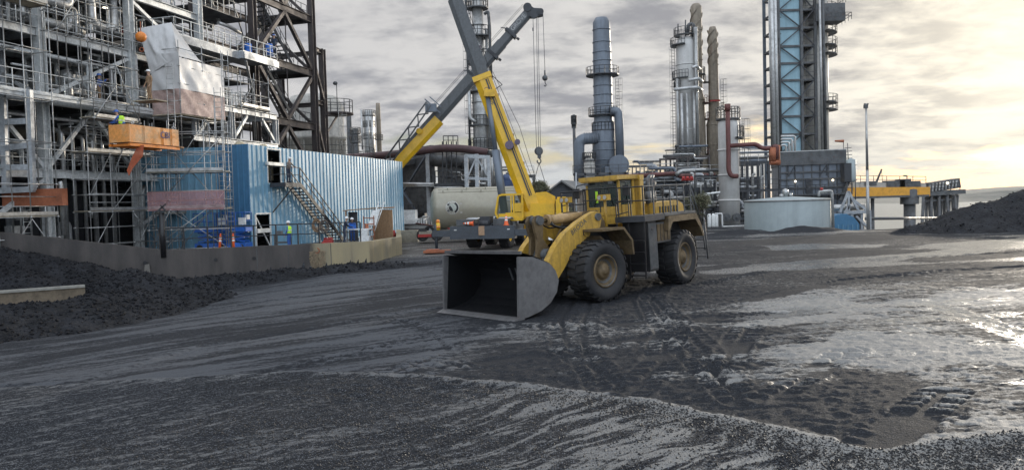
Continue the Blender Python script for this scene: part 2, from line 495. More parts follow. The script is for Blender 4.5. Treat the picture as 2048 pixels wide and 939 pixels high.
GPH = []
def gp(px, py):
    z = 0.0
    for _ in range(12):
        q = PZ(px, py, z); z = float(gbase(q.x, q.y))
    return (q.x, q.y)
RIDGE = [gp(*q) for q in ((-900, 900), (-300, 800), (50, 775), (330, 760), (590, 752), (860, 752), (1100, 775), (1300, 800), (1500, 848), (1640, 880), (1760, 903), (1900, 884), (2050, 865), (2400, 845))]
TR = [([gp(*q) for q in ((1240, 770), (1140, 700), (1120, 640), (1150, 600))], .42),
      ([gp(*q) for q in ((1210, 775), (1170, 700), (1165, 650), (1180, 605))], .40),
      ([gp(*q) for q in ((1450, 770), (1380, 700), (1330, 650), (1300, 600), (1330, 560))], .42),
      ([gp(*q) for q in ((1480, 800), (1430, 740), (1400, 690), (1345, 640), (1300, 590))], .40),
      ([gp(*q) for q in ((560, 745), (720, 700), (860, 670), (1060, 650))], .5),
      ([gp(*q) for q in ((760, 760), (900, 700), (860, 660), (800, 640))], .42),
      ([gp(*q) for q in ((1540, 800), (1620, 745), (1700, 700))], .35),
      ([gp(*q) for q in ((1740, 890), (1820, 840), (1890, 785))], .42),
      ([gp(*q) for q in ((1500, 600), (1700, 560), (1900, 540), (2100, 530))], .45),
      ([gp(*q) for q in ((1400, 570), (1600, 530), (1800, 515), (2100, 500))], .45)]
_r = random.Random(12)
for _ in range(4):
    cx_, cy_ = gp(_r.uniform(1080, 1950), _r.uniform(560, 760)); a_ = _r.uniform(-.5, 1.9); l_ = _r.uniform(2, 5)
    TR.append(([(cx_-math.cos(a_)*l_, cy_-math.sin(a_)*l_), (cx_+_r.uniform(-.3, .3), cy_), (cx_+math.cos(a_+.15)*l_, cy_+math.sin(a_+.15)*l_)], _r.uniform(.38, .46)))
def axis(lo, hi, fine_lo, fine_hi, st, growth, cap=1e9):
    a = [fine_lo]; 
    while a[-1] < fine_hi: a.append(a[-1]+st)
    s = st
    while a[-1] < hi: s = min(s*growth, cap); a.append(a[-1]+s)
    b = [fine_lo]; s = st
    while b[-1] > lo: s = min(s*growth, cap); b.append(b[-1]-s)
    return np.array(b[::-1][:-1]+a)
xs = axis(-1500, 1500, -9, 11, .045, 1.022)
ys = [6.0]
while ys[-1] < 3200: ys.append(ys[-1] + max(.03, ys[-1]*(.0042 if ys[-1] < 70 else .03)))
ys = np.array([-30, -10, 0, 3, 4.5, 5.2, 5.7]+ys)
X, Y = np.meshgrid(xs, ys)
Z = gbase(X, Y)
pad = inpoly(X, Y, PADPOLY)
near = sst(75, 45, Y)*np.where(pad, 0.15, 1)
d_r, s_r, run_r = seg_info(X, Y, RIDGE)
sd = d_r*np.where(s_r > 0, 1, -1)          # >0: beyond the ridge (yard side), <0: the gravel fan at our feet
wob = (fbm(X, Y, 1.3, 4, 3)-.5)*.55
sd = sd+wob*sst(0, 1.2, np.abs(sd))+ (fbm(X, Y, .25, 3, 9)-.5)*.12
fan = sst(.10, -.10, sd)
# broad unevenness
Z = Z + near*((fbm(X, Y, 5, 3, 20)-.5)*.16 + (fbm(X, Y, 1.1, 4, 30)-.5)*.05)
# long scraped lanes on the left, running away to the right
ang = R(28)
ca, sa = math.cos(ang), math.sin(ang)
Ua = X*ca+Y*sa; Va = -X*sa+Y*ca
lane = fbm(Ua*.12, Va, .55, 4, 40)
left = sst(1.5, -3.5, X-.12*(Y-14))
right = sst(3.0, 7.5, X-.10*(Y-12))
Z = Z + near*(1-fan)*left*(lane-.5)*.07
mud = (1-fan)*(1-left*.75)
lump = fbm(X*1.0+.3*Y, Y*1.6, .30, 4, 50, .6)
# trodden dark lumps in the middle
mid = np.exp(-(((X+1.6)/3.2)**2+((Y-14.2)/1.5)**2))
# tyre tracks with lug marks
trk = np.zeros(X.shape); barm = np.zeros(X.shape); _k = 0; _n = 0
# small crescents and crumbs of churned mud
rg1 = 1-2*np.abs(fbm(X+.2*Y, Y*1.5, .34, 3, 150, .6)-.5); rg2 = 1-2*np.abs(fbm(X, Y*1.3, .15, 2, 160, .6)-.5)
cres = sst(.72, .97, rg1)*.6+sst(.75, .98, rg2)*.4
Zl = near*mud*((lump-.5)*.085*(1-.55*right)+cres*.030*(1-.3*right))
for pts, wdt in TR:
    dd, si, ru = seg_info(X, Y, pts)
    ins = sst(wdt, wdt*.8, dd)*(1-fan)
    chev = .5+.5*np.sin((ru+dd*.25*si+.05*np.sin(ru*9))*2*math.pi/.33)
    lug = np.where(dd < .16*wdt, .6, chev)
    amp = .050
    brk = sst(.25, .5, vnoise(X, Y, 1.1, 77))
    if _n < 6: brk = .55+.45*brk
    _n += 1
    bars = (1-sst(.38, .62, lug))*brk*sst(wdt, wdt*.85, dd)
    Z = Z + near*ins*(-.020 + amp*bars)
    barm = np.maximum(barm, ins*bars*1.0) if _k else ins*bars; _k = 1
    Z = Z + near*np.exp(-((dd-wdt*1.08)/.06)**2)*.018*(1-fan)
    trk = np.maximum(trk, ins)
Z = Z + (Zl + mid*(fbm(X, Y*1.5, .22, 3, 60)-.45)*.12)*(1-.85*trk)
# dozed-up edge of the fan
Z = Z + near*np.exp(-(sd/.16)**2)*.035 + near*fan*.03
# rills across the fan
ang2 = R(38); Uf = X*math.cos(ang2)+Y*math.sin(ang2); Vf = -X*math.sin(ang2)+Y*math.cos(ang2)
Uf = Uf + (fbm(X, Y, 2.0, 3, 81)-.5)*1.2; Vf = Vf + (fbm(X, Y, 1.6, 3, 85)-.5)*.9
rill = fbm(Uf*.16, Vf, .22, 4, 90)
rill = np.maximum(rill*.97, 1.02*fbm(Uf*.11, Vf, .10, 3, 96)-.02)
Z = Z + near*fan*(rill-.5)*.035
# a long rut line and a small bank on the left
for pts in ([gp(*q) for q in ((0, 770), (160, 760), (400, 690), (600, 660), (820, 622), (1000, 600))], [gp(*q) for q in ((380, 625), (560, 600), (800, 572), (1100, 545))]):
    dd, si, ru = seg_info(X, Y, pts)
    Z = Z + near*np.exp(-(dd/.09)**2)*.05*(.3+vnoise(X, Y, .4, 5)) - near*np.exp(-((dd-.2)/.12)**2)*.02
# heaps along the crest at the right, in front of the tank
hp = [gp(1500, 474), gp(1580, 471), gp(1640, 476)]
hx, hy = PZ(1570, 470, .55).x, 55.0
hpm = .62*np.exp(-(((X-21.6)/2.4)**2+((Y-55.5)/1.2)**2))*(.6+.8*fbm(X, Y, 1.2, 3, 15)) + .40*np.exp(-(((X-17.4)/2.3)**2+((Y-57.5)/1.3)**2))*(.6+.8*fbm(X, Y, .9, 3, 16))
Z = Z + hpm
Z = np.where(pad, PAD+(fbm(X, Y, 1.5, 3, 8)-.5)*.05, Z)

# attributes: silt (pale fine wet coating), wet (standing water film), coarse (granular fan)
sil = np.zeros(X.shape)
fr_ = sst(-2.5, 4.0, X+.25*(Y-12))            # paler towards the right of the fan
sil += fan*(.22+.08*fr_+sst(.47, .66, rill)*(.26+.52*fr_)+ sst(2.5, 6.0, X)*.22)
sil += np.exp(-((sd+.04)/.15)**2)*(.15+.5*sst(-6, 2, X))
sil += (1-fan)*left*(.50+(sst(.36, .70, lane)-.4)*.30+(fbm(Ua*.06, Va, .14, 3, 43)-.5)*.6+.22*sst(.35, .65, vnoise(X, Y, 4, 33)))
big = fbm(X+.4*Y, Y*2.0, 2.6, 5, 35, .6)
pal = sst(3.2, 7.0, X-.18*(Y-12))*sst(30, 20, Y)
sil += (1-fan)*(1-left)*(.17+pal*.52+(sst(.38, .66, big)-.5)*.5 + (cres-.35)*.22*(.5+pal))
sil -= mid*.35*(1-cres)
sil -= (1-fan)*sst(19, 25, Y)*(.30-.12*left)
sil += barm*.22*(.6+.7*pal) - trk*.16*(1-barm)
wetf = fbm(X*.55, Y*1.7, 2.2, 5, 44, .58)
wet = right*(1-fan)*sst(.43, .60, wetf)*1.0 + .35*(1-fan)*sst(.56, .70, wetf)*(1-left*.6)
wet += fan*sst(3, 8, X)*.25
wet = wet*(1-.65*trk*sst(.3, .7, vnoise(X, Y, .8, 46)))
wet = wet*(1-.75*sst(19, 25, Y))
far_wet = sst(22, 34, Y)*sst(3, 12, X)*sst(.54, .60, fbm(X*.35, Y*1.3, 3, 4, 48))
wet = np.maximum(wet, far_wet*.95)
crane_yard = sst(40, 47, Y)*sst(8, 2, X)*sst(.40, .6, fbm(X*.5, Y*1.3, 3, 4, 49))
wet = np.maximum(wet, crane_yard*.5)
def puddle(poly_px, soft=.35):
    pts = [gp(*q) for q in poly_px]
    dd, si, ru = seg_info(X, Y, pts+[pts[0]])
    return sst(-soft, soft, np.where(inpoly(X, Y, pts), dd, -dd)+(fbm(X, Y, .5, 3, 61)-.5)*.5)
dk = puddle(((1530, 828), (1610, 775), (1700, 735), (1800, 745), (1885, 790), (1890, 830), (1800, 880), (1740, 897), (1640, 868)), .5)
sil = sil*(1-.75*dk*(1-.5*barm)); wet = wet*(1-.85*dk)
pud = puddle(((1760, 610), (1850, 612), (1960, 650), (2050, 690), (2200, 740), (2200, 720), (2040, 655), (1950, 625), (1860, 600)))
pud = np.maximum(pud, .9*puddle(((1530, 492), (1620, 487), (1780, 489), (1760, 494), (1640, 497), (1545, 499)), .3))
pud = np.maximum(pud, .9*puddle(((1395, 543), (1500, 530), (1640, 528), (1620, 538), (1480, 546), (1400, 549)), .3))
pud = np.maximum(pud, .8*puddle(((1290, 535), (1330, 536), (1320, 545), (1290, 545)), .15))
wet = np.maximum(wet, pud)*(1-sst(.05, .2, hpm)); sil = np.maximum(sil, pud*.5)*(1-sst(.05, .2, hpm))
Z = Z - near*pud*.02
bright = np.clip(.36+.68*sst(-3, 5, X-.05*(Y-10))-.33*(1-fan)*left, 0, 1)
coarse = fan*(1-.5*sst(.55, .72, rill)) + .25*mud + .35*sst(-6, -12, X)
brown = sst(44, 50, Y)*sst(9, 3, X)*(1-pad*.5)

nx, ny = len(xs), len(ys)
def grid_mesh(name, X, Y, Z, attrs=None):
    ny, nx = X.shape
    me = bpy.data.meshes.new(name)
    co = np.stack([X, Y, Z], -1).reshape(-1, 3).astype(np.float32)
    me.vertices.add(len(co)); me.vertices.foreach_set('co', co.ravel())
    i = np.arange((ny-1)*(nx-1)); r = i//(nx-1); c = i % (nx-1); a = r*nx+c
    fc = np.stack([a, a+1, a+nx+1, a+nx], -1).astype(np.int32)
    me.loops.add(fc.size); me.loops.foreach_set('vertex_index', fc.ravel())
    me.polygons.add(len(fc)); me.polygons.foreach_set('loop_start', np.arange(0, fc.size, 4, dtype=np.int32))
    me.update(calc_edges=True)
    me.polygons.foreach_set('use_smooth', np.ones(len(fc), bool))
    for k, v in (attrs or {}).items():
        at = me.attributes.new(k, 'FLOAT', 'POINT'); at.data.foreach_set('value', np.clip(v, 0, 1).reshape(-1).astype(np.float32))
    me.validate()
    o = bpy.data.objects.new(name, me); COL.objects.link(o)
    return o
ground = grid_mesh('ground', X, Y, Z, {'silt': sil, 'wet': wet, 'coarse': coarse, 'brown': brown, 'bright': bright})
ground['kind'] = 'structure'
m, g = material('coal_yard_ground')
co = g.n('ShaderNodeTexCoord').outputs['Object']
at = lambda k: g.n('ShaderNodeAttribute', attribute_name=k).outputs['Fac']
silt, wt, crs, brn, brt = at('silt'), at('wet'), at('coarse'), at('brown'), at('bright')
nA = g.noise(co, 9, 8, .65)
nB = g.noise(co, 42, 5, .65)
st = g.n('ShaderNodeMapping', {'Vector': co, 'Rotation': (0, 0, R(-28)), 'Scale': (.5, 3.2, 1)}).outputs[0]
nC = g.noise(st, 2.4, 8, .62, .3)
vor = g.n('ShaderNodeTexVoronoi', {'Vector': co, 'Scale': 33.0, 'Randomness': 1.0})
vd = vor.outputs['Distance']
nmix = g.math('ADD', g.math('MULTIPLY', nA, .42), g.math('ADD', g.math('MULTIPLY', nC, .38), g.math('MULTIPLY', nB, .32)))
siltF = g.ramp(g.math('ADD', silt, g.math('MULTIPLY', g.math('SUBTRACT', nmix, .56), 2.3)), .33, .66)
paleC = g.mix(brt, (.080, .084, .093), (.262, .254, .240))
base = g.mix(siltF, g.mix(nA, (.012, .013, .0155), (.030, .032, .037)), paleC)
base = g.mix(g.math('MULTIPLY', g.ramp(nB, .35, .75), .30), base, (.045, .047, .052))
# single grains: coarse fan of pea-sized pieces, darker and paler
cell = g.n('ShaderNodeSeparateColor', {0: vor.outputs['Color']}).outputs[0]
grain = g.mix(g.ramp(cell, .2, .9), (.010, .011, .014), (.21, .22, .24))
base = g.mix(g.math('MULTIPLY', g.math('MULTIPLY', crs, .75), g.ramp(vd, .5, .28)), base, grain)
base = g.mix(g.math('MULTIPLY', brn, .7), base, g.mix(g.ramp(nC, .35, .65), (.055, .048, .042), (.17, .155, .135)))
wetF = g.ramp(g.math('ADD', wt, g.math('MULTIPLY', g.math('SUBTRACT', g.math('ADD', nA, g.math('MULTIPLY', nC, .6)), .8), 1.5)), .25, .75)
base = g.mix(g.math('MULTIPLY', wetF, .30), base, (.17, .168, .16))
rough = g.math('SUBTRACT', g.math('SUBTRACT', .74, g.math('MULTIPLY', wetF, .48)), g.math('MULTIPLY', siltF, .12))
rough = g.math('ADD', rough, g.math('MULTIPLY', crs, .04), clamp=True)
hgt = g.math('ADD', g.math('MULTIPLY', nB, .35), g.math('MULTIPLY', nA, 1.0))
hgt = g.math('ADD', hgt, g.math('MULTIPLY', g.math('MULTIPLY', g.ramp(vd, .65, .15), crs), .55))
bmp = g.n('ShaderNodeBump', {'Height': hgt, 'Distance': .03, 'Strength': g.math('SUBTRACT', .95, g.math('MULTIPLY', wetF, .62))})
bs = g.n('ShaderNodeBsdfPrincipled', {'Base Color': base, 'Roughness': rough, 'Normal': bmp.outputs[0], 'IOR': 1.45, 'Specular IOR Level': g.math('ADD', .10, g.math('MULTIPLY', wetF, .75))})
g.n('ShaderNodeOutputMaterial', {'Surface': bs.outputs[0]})
ground.data.materials.append(m)
MG = m

# loose coal bits on the fan and the track edges: one mesh of many small chips
def chips(name, n, area, dens, s0, s1, mat, zfun, lift=.0):
    x0, x1, y0, y1 = area
    px = rng.uniform(x0, x1, n*6); py = y0*(y1/y0)**rng.random(n*6)
    keep = rng.random(n*6) < dens(px, py)
    px = px[keep][:n]; py = py[keep][:n]; k = len(px)
    s = (s0 + (s1-s0)*rng.random(k)**3)
    pz = zfun(px, py)+s*.25+lift
    base = np.array([(1, 0, 0), (-.3, .9, -.1), (-.4, -.8, .1), (.2, .1, .8), (-.1, 0, -.7), (.5, .6, .3)])
    tri = np.array([(0, 1, 3), (1, 2, 3), (2, 0, 3), (1, 0, 4), (2, 1, 4), (0, 2, 4), (0, 5, 3)])[:6]
    th = rng.uniform(0, 2*math.pi, k); c, sn = np.cos(th), np.sin(th)
    sc = rng.uniform(.6, 1.3, (k, 1, 3))
    v = base[None, :5]*sc
    vx = v[..., 0]*c[:, None]-v[..., 1]*sn[:, None]; vy = v[..., 0]*sn[:, None]+v[..., 1]*c[:, None]
    V = np.stack([vx, vy, v[..., 2]], -1)*s[:, None, None] + np.stack([px, py, pz], -1)[:, None]
    Fc = (tri[None]+np.arange(k)[:, None, None]*5).reshape(-1, 3).astype(np.int32)
    me = bpy.data.meshes.new(name)
    me.vertices.add(k*5); me.vertices.foreach_set('co', V.reshape(-1).astype(np.float32))
    me.loops.add(Fc.size); me.loops.foreach_set('vertex_index', Fc.ravel())
    me.polygons.add(len(Fc)); me.polygons.foreach_set('loop_start', np.arange(0, Fc.size, 3, dtype=np.int32))
    me.update(calc_edges=True); me.validate(); me.materials.append(mat)
    o = bpy.data.objects.new(name, me); COL.objects.link(o); o['kind'] = 'stuff'
    return o
def zgrid(x, y):
    i = np.clip(np.searchsorted(ys, y)-1, 0, ny-2); j = np.clip(np.searchsorted(xs, x)-1, 0, nx-2)
    fy = (y-ys[i])/(ys[i+1]-ys[i]); fx = (x-xs[j])/(xs[j+1]-xs[j])
    return (Z[i, j]*(1-fx)+Z[i, j+1]*fx)*(1-fy)+(Z[i+1, j]*(1-fx)+Z[i+1, j+1]*fx)*fy
def dens_fan(x, y):
    i = np.clip(np.searchsorted(ys, y), 0, ny-1); j = np.clip(np.searchsorted(xs, x), 0, nx-1)
    q = sd[i, j]
    f = sst(.05, -.1, q)*(.12 + .9*np.exp(-((q+.45)/.5)**2)*sst(-1.5, 2, x) + .25*sst(.5, .7, fbm(x, y, .8, 3, 70)))
    return np.clip(f + .05*mid[i, j], 0, 1)
K['coal'] = paint('coal_chip', (.016, .016, .018), .55, 0, .3, scale=9, bump=0)
chips('coal_gravel', 42000, (-7, 9, 7.5, 17), dens_fan, .006, .026, K['coal'], zgrid)
K['rock'] = paint('coal_lump', (.009, .0095, .012), .7, 0, .4, dcol=(.02, .02, .024), scale=6, bump=.3, spec=.2)

# ------------------------------------------------------------------ coal piles
def pile_mesh(name, x0, x1, y0, y1, st, hfun, rough, seed, mat):
    xa = np.arange(x0, x1, st); ya = np.arange(y0, y1, st)
    A, B = np.meshgrid(xa, ya)
    H = hfun(A, B)
    H = H + (fbm(A, B, 1.4, 4, seed)-.5)*rough*2.2 + (fbm(A, B, .35, 3, seed+7, .7)-.5)*rough
    o = grid_mesh(name, A, B, H); o['kind'] = 'stuff'; o.data.materials.append(mat); return o, (A, B, H)
def ridge_h(A, B, pts, slope):
    best = np.full(A.shape, -50.0)
    for (ax, ay, az), (bx, by, bz) in zip(pts, pts[1:]):
        dx, dy = bx-ax, by-ay
        t = np.clip(((A-ax)*dx+(B-ay)*dy)/(dx*dx+dy*dy), 0, 1)
        dd = np.hypot(A-ax-dx*t, B-ay-dy*t)
        h = az+(bz-az)*t - slope*(np.sqrt(dd*dd+.15)-.39)
        best = np.maximum(best, h)
    return best
mc, g = material('coal_heap')
co = g.n('ShaderNodeTexCoord').outputs['Object']
a = g.noise(co, 1.3, 8, .7); b = g.noise(co, 9, 6, .7)
v = g.n('ShaderNodeTexVoronoi', {'Vector': co, 'Scale': 7.0}).outputs['Distance']
cc = g.mix(g.ramp(g.math('ADD', g.math('MULTIPLY', a, .6), g.math('MULTIPLY', b, .4)), .38, .66), (.006, .0065, .0085), (.028, .030, .036))
hh = g.math('ADD', g.math('MULTIPLY', v, .6), b)
bp = g.n('ShaderNodeBump', {'Height': hh, 'Distance': .12, 'Strength': .9})
bs = g.n('ShaderNodeBsdfPrincipled', {'Base Color': cc, 'Roughness': .68, 'Specular IOR Level': .2, 'Normal': bp.outputs[0]})
g.n('ShaderNodeOutputMaterial', {'Surface': bs.outputs[0]})
LB = [(-31, 32.5, 2.7), (-24.4, 35.2, 1.95), (-20.9, 36.4, .98), (-17.6, 37.9, -.12), (-13, 39.9, .08), (-8.3, 42.3, .22), (-4.6, 43.0, .12)]
LB2 = [(-16.9, 33.0, .85), (-14.8, 34.6, .15)]
LB3 = [(-19.8, 26.2, .15), (-17.3, 28.4, .05), (-16.2, 31.0, .15), (-16.0, 33.0, .3)]
def left_bank(A, B):
    h = ridge_h(A, B, LB, .46)
    h = np.maximum(h, ridge_h(A, B, LB2, .5)); h = np.maximum(h, ridge_h(A, B, LB3, .42))
    ins = inpoly(A+.07, B-.2, PADPOLY)
    lim = gbase(A, B)-.35
    return np.where(ins, np.minimum(h, lim), np.maximum(h, lim))
lbo, lbg = pile_mesh('coal_heap', -32, -4.0, 22, 44.3, .11, left_bank, .13, 3, mc)
RB = [(36.0, 50.5, 3.6), (40.5, 51.0, 5.3), (47, 52, 6.9), (60, 54, 8.0)]
RB0 = [(25.6, 51.5, .5), (29.6, 50.9, 1.65), (31.6, 50.7, 2.55), (36.0, 50.5, 3.6)]
def right_pile(A, B):
    h = ridge_h(A, B, RB, .52); h = np.maximum(h, ridge_h(A, B, RB0, .45))
    return np.maximum(h, np.minimum(gbase(A, B), .9)-.4)
rbo, rbg = pile_mesh('coal_heap', 20, 70, 36, 62, .22, right_pile, .22, 12, mc)
def zof(gr):
    A, B, H = gr; x0, y0 = A[0, 0], B[0, 0]; st = A[0, 1]-A[0, 0]
    def f(x, y):
        i = np.clip(((y-y0)/st).round().astype(int), 0, H.shape[0]-1); j = np.clip(((x-x0)/st).round().astype(int), 0, H.shape[1]-1)
        return H[i, j]
    return f
def dl(x, y):
    return np.where(zof(lbg)(x, y) > gbase(x, y)+.02, .9, .0)*np.where(inpoly(x, y, PADPOLY), 0, 1)*(.25+.75*vnoise(x, y, 1.5, 7))
chips('coal_lumps', 16000, (-31, -6, 23, 44), dl, .02, .10, K['rock'], zof(lbg), .0)
chips('coal_lumps', 7000, (22, 60, 38, 56), lambda x, y: np.where(zof(rbg)(x, y) > gbase(x, y)+.1, .8, 0), .02, .10, K['rock'], zof(rbg), .0)

# ------------------------------------------------------------------ bay and hills
wm, g = material('bay_water')
co = g.n('ShaderNodeTexCoord').outputs['Object']
nn = g.noise(g.n('ShaderNodeMapping', {'Vector': co, 'Scale': (.02, .05, 1)}).outputs[0], 3, 6, .6)
bp = g.n('ShaderNodeBump', {'Height': nn, 'Distance': 2.0, 'Strength': .5})
bs = g.n('ShaderNodeBsdfPrincipled', {'Base Color': (.16, .17, .16, 1), 'Roughness': .28, 'Normal': bp.outputs[0], 'IOR': 1.33})
g.n('ShaderNodeOutputMaterial', {'Surface': bs.outputs[0]})
mb = MB(); mb.quad((-4000, 60, -26.5), (5500, 60, -26.5), (5500, 9000, -26.5), (-4000, 9000, -26.5))
struct('water', mb, wm)
hm, g = material('far_hills')
co = g.n('ShaderNodeTexCoord').outputs['Object']
nn = g.noise(co, .012, 6, .65)
bs = g.n('ShaderNodeBsdfPrincipled', {'Base Color': g.mix(g.ramp(nn, .35, .65), (.035, .045, .035), (.11, .11, .09)), 'Roughness': .9})
g.n('ShaderNodeOutputMaterial', {'Surface': bs.outputs[0]})
xa = np.arange(600, 3600, 22.0); ya = np.concatenate([np.arange(2300, 2700, 18.0), np.arange(2700, 3600, 60.0)])
A, B = np.meshgrid(xa, ya)
H = -30 + sst(2320, 2620, B+40*np.sin(A/140))*sst(1150, 1900, A)*(28+26*fbm(A, B, 420, 5, 5)+8*fbm(A, B, 60, 3, 6))
ho = grid_mesh('hills', A, B, H); ho['kind'] = 'structure'; ho.data.materials.append(hm)
# trees standing out along the crest of the far hills read as a rough edge: part of that far wooded mass
# haze
vm, g = material('haze_air')
vol = g.n('ShaderNodeVolumePrincipled', {'Color': (.86, .88, .92, 1), 'Density': .00006, 'Anisotropy': .35})
g.n('ShaderNodeOutputMaterial', {'Volume': vol.outputs[0]})
mb = MB(); mb.box((750, 4485, 44), (9700, 9230, 148))
HAZE = struct('haze', mb, vm, 'stuff')
# ------------------------------------------------------------------ wheel loader
hr = Vector((-.614, -.789)).normalized(); 
gx = .04
lx, ly = 3.80, 27.27
ax = Vector((hr.x, hr.y, gx*hr.x)).normalized()
nr = Vector((-hr.y, hr.x)); ay = Vector((nr.x, nr.y, gx*nr.x)).normalized()
az = ax.cross(ay).normalized(); ay = az.cross(ax)
LM = Matrix((ax, ay, az)).transposed().to_4x4(); LM.translation = Vector((lx, ly, gz(lx, ly)))
L = thing('wheel_loader', 'big yellow wheel loader with its wide empty bucket lowered on the dark ground', 'wheel loader', M4=LM)
ART = Matrix.Rotation(R(-13.4), 4, 'Z')
def lf(name, mb, mats, parent=None): return part(name, xf(mb, ART), mats, L, parent)
def lr(name, mb, mats, parent=None): return part(name, mb, mats, L, parent)
TR_, TW = 1.03, .90
def tyre_mb(cx, cy, s, A=None):
    """tyre round the y axis; s: +1 left, -1 right"""
    mb = MB(); r, w = TR_, TW
    prof = [(.53, -.30), (.56, -.36), (.62, -.40), (.74, -w/2+.01), (.86, -w/2), (.95, -w/2+.05), (.975, -w/2+.10), (.975, w/2-.10), (.95, w/2-.05), (.86, w/2), (.74, w/2-.01), (.62, .40), (.56, .36), (.53, .30)]
    Mx = Matrix.Translation((cx, cy, r-.02)) @ Matrix.Rotation(R(90), 4, 'X')
    mb.lathe(prof, 48, Mx)
    nl = 24
    for i in range(nl):
        for sd_ in (-1, 1):
            a0 = 2*math.pi*(i+(.5 if sd_ > 0 else 0))/nl
            dv = 2*math.pi/nl
            # a lug: raised block from the shoulder towards the centre, skewed
            vs = []
            for (yy, aa, rr) in ((.03, .10, 1.03), (w/2-.05, .36, 1.025), (w/2+.004, .40, .93), (.03, .10, .96)):
                for da in (0, .56):
                    t = a0+dv*(aa+da*.85)
                    q = Vector((math.cos(t)*rr, math.sin(t)*rr, sd_*yy)); vs.append(Mx @ q)
            mb.add(vs, [(0, 1, 3, 2), (2, 3, 5, 4), (0, 2, 4, 6), (3, 1, 7, 5), (1, 0, 6, 7)])
            for da in ():
                pass
    return mb
def rim_mb(cx, cy, s):
    mb = MB(); y = s*(TW/2)
    Mx = Matrix.Translation((cx, cy, TR_-.02)) @ Matrix.Rotation(R(90 if s < 0 else -90), 4, 'X')
    # profile z outward
    prof = [(.56, .33), (.545, .38), (.50, .40), (.49, .33), (.44, .30), (.43, .26), (.40, .25), (.385, .20), (.30, .16), (.27, .26), (.24, .31), (.21, .33), (.12, .34), (.10, .38), (.06, .39), (.0, .39)]
    mb.lathe(prof, 40, Mx)
    for i in range(20):
        t = 2*math.pi*i/20; c = Mx @ Vector((math.cos(t)*.345, math.sin(t)*.345, .17)); e = Mx @ Vector((math.cos(t)*.345, math.sin(t)*.345, .225))
        mb.tube(c, e, .018, 6)
    mb.tube(Mx @ Vector((0, 0, -.35)), Mx @ Vector((0, 0, .2)), .5, 16)
    return mb
def axle(x, fn, A):
    for s in (1, -1):
        wname = 'wheel'
        hub = rim_mb(x, s*1.3, s)
        w_ = fn(wname, tyre_mb(x, s*1.3, s), K['rubber'])
        fn('rim', hub, K['rim'], w_)
        mb = MB(); Mx = Matrix.Translation((x, s*1.3, TR_-.02)) @ Matrix.Rotation(R(90 if s < 0 else -90), 4, 'X')
        mb.lathe([(.515, .385), (.475, .345)], 36, Mx); mb.lathe([(.40, .262), (.30, .175)], 36, Mx); fn('rim_recess', mb, K['mach'], w_)
axle(2.25, lf, 'f'); axle(-2.25, lr, 'r')
mb = MB(); mb.tube((2.25, -1.0, 1.01), (2.25, 1.0, 1.01), .27, 12); mb.box((2.25, 0, 1.02), (.75, .8, .7)); lf('axle', mb, K['mach'])
mb = MB(); mb.tube((-2.25, -1.0, 1.01), (-2.25, 1.0, 1.01), .27, 12); mb.box((-2.25, 0, 1.02), (.75, .8, .7)); lr('axle', mb, K['mach'])
# bucket
side = [(6.28, .0), (5.9, .06), (5.4, .17), (5.02, .36), (4.74, .66), (4.64, 1.0), (4.74, 1.30), (4.98, 1.55), (5.62, 1.80), (6.16, 1.86)]
shell = [(6.42, .0), (5.9, .05), (5.4, .16), (5.02, .35), (4.74, .65), (4.64, 1.0), (4.74, 1.30), (4.98, 1.56), (5.62, 1.84), (6.08, 1.98)]
mb = MB(); W2 = 2.0; t = .05
n = len(shell); vs = []
for (x, z) in shell:
    cx, cz = 5.6, .95; dl_ = math.hypot(x-cx, z-cz); vs.append((x, z, x-(x-cx)/dl_*t, max(.05, z-(z-cz)/dl_*t)))
outer = []; inner = []
mb.cur = 0
O = [Vector((a[0], y, a[1])) for y in (-W2, W2) for a in vs]
mb.add(O, [(i, i+1, n+i+1, n+i) for i in range(n-1)], False)
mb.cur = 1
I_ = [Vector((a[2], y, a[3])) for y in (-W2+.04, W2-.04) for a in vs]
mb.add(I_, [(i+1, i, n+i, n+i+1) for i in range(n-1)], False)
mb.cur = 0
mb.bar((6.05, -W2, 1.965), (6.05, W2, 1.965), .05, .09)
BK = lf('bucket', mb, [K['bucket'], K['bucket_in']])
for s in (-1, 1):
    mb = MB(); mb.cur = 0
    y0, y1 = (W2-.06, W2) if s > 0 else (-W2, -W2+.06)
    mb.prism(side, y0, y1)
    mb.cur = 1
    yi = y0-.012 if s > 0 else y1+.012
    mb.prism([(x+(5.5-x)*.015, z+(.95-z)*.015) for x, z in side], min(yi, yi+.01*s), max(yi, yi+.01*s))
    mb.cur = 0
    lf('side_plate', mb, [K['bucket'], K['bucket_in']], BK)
    mb = MB(); ye = s*(W2+.012)
    mb.prism([(6.30, -.0), (6.20, 0), (5.98, 1.80), (6.17, 1.845)], min(ye, ye-s*.09), max(ye, ye-s*.09)); 
    lf('side_cutter', mb, K['bucket'], BK)
mb = MB(); mb.prism([(6.55, .0), (6.1, -.0), (6.1, .07), (6.30, .075)], -W2-.02, W2+.02); lf('cutting_edge', mb, K['bucket'], BK)
# bucket lugs
mb = MB()
for y in (-.95, -.55, .55, .95): mb.prism([(4.72, .30), (4.35, .38), (4.3, .58), (4.66, .98)], y-.04, y+.04)
for y in (-.16, .16): mb.prism([(4.68, .85), (4.40, 1.05), (4.42, 1.25), (4.90, 1.5)], y-.04, y+.04)
lf('hinge_lug', mb, K['mach'], BK)
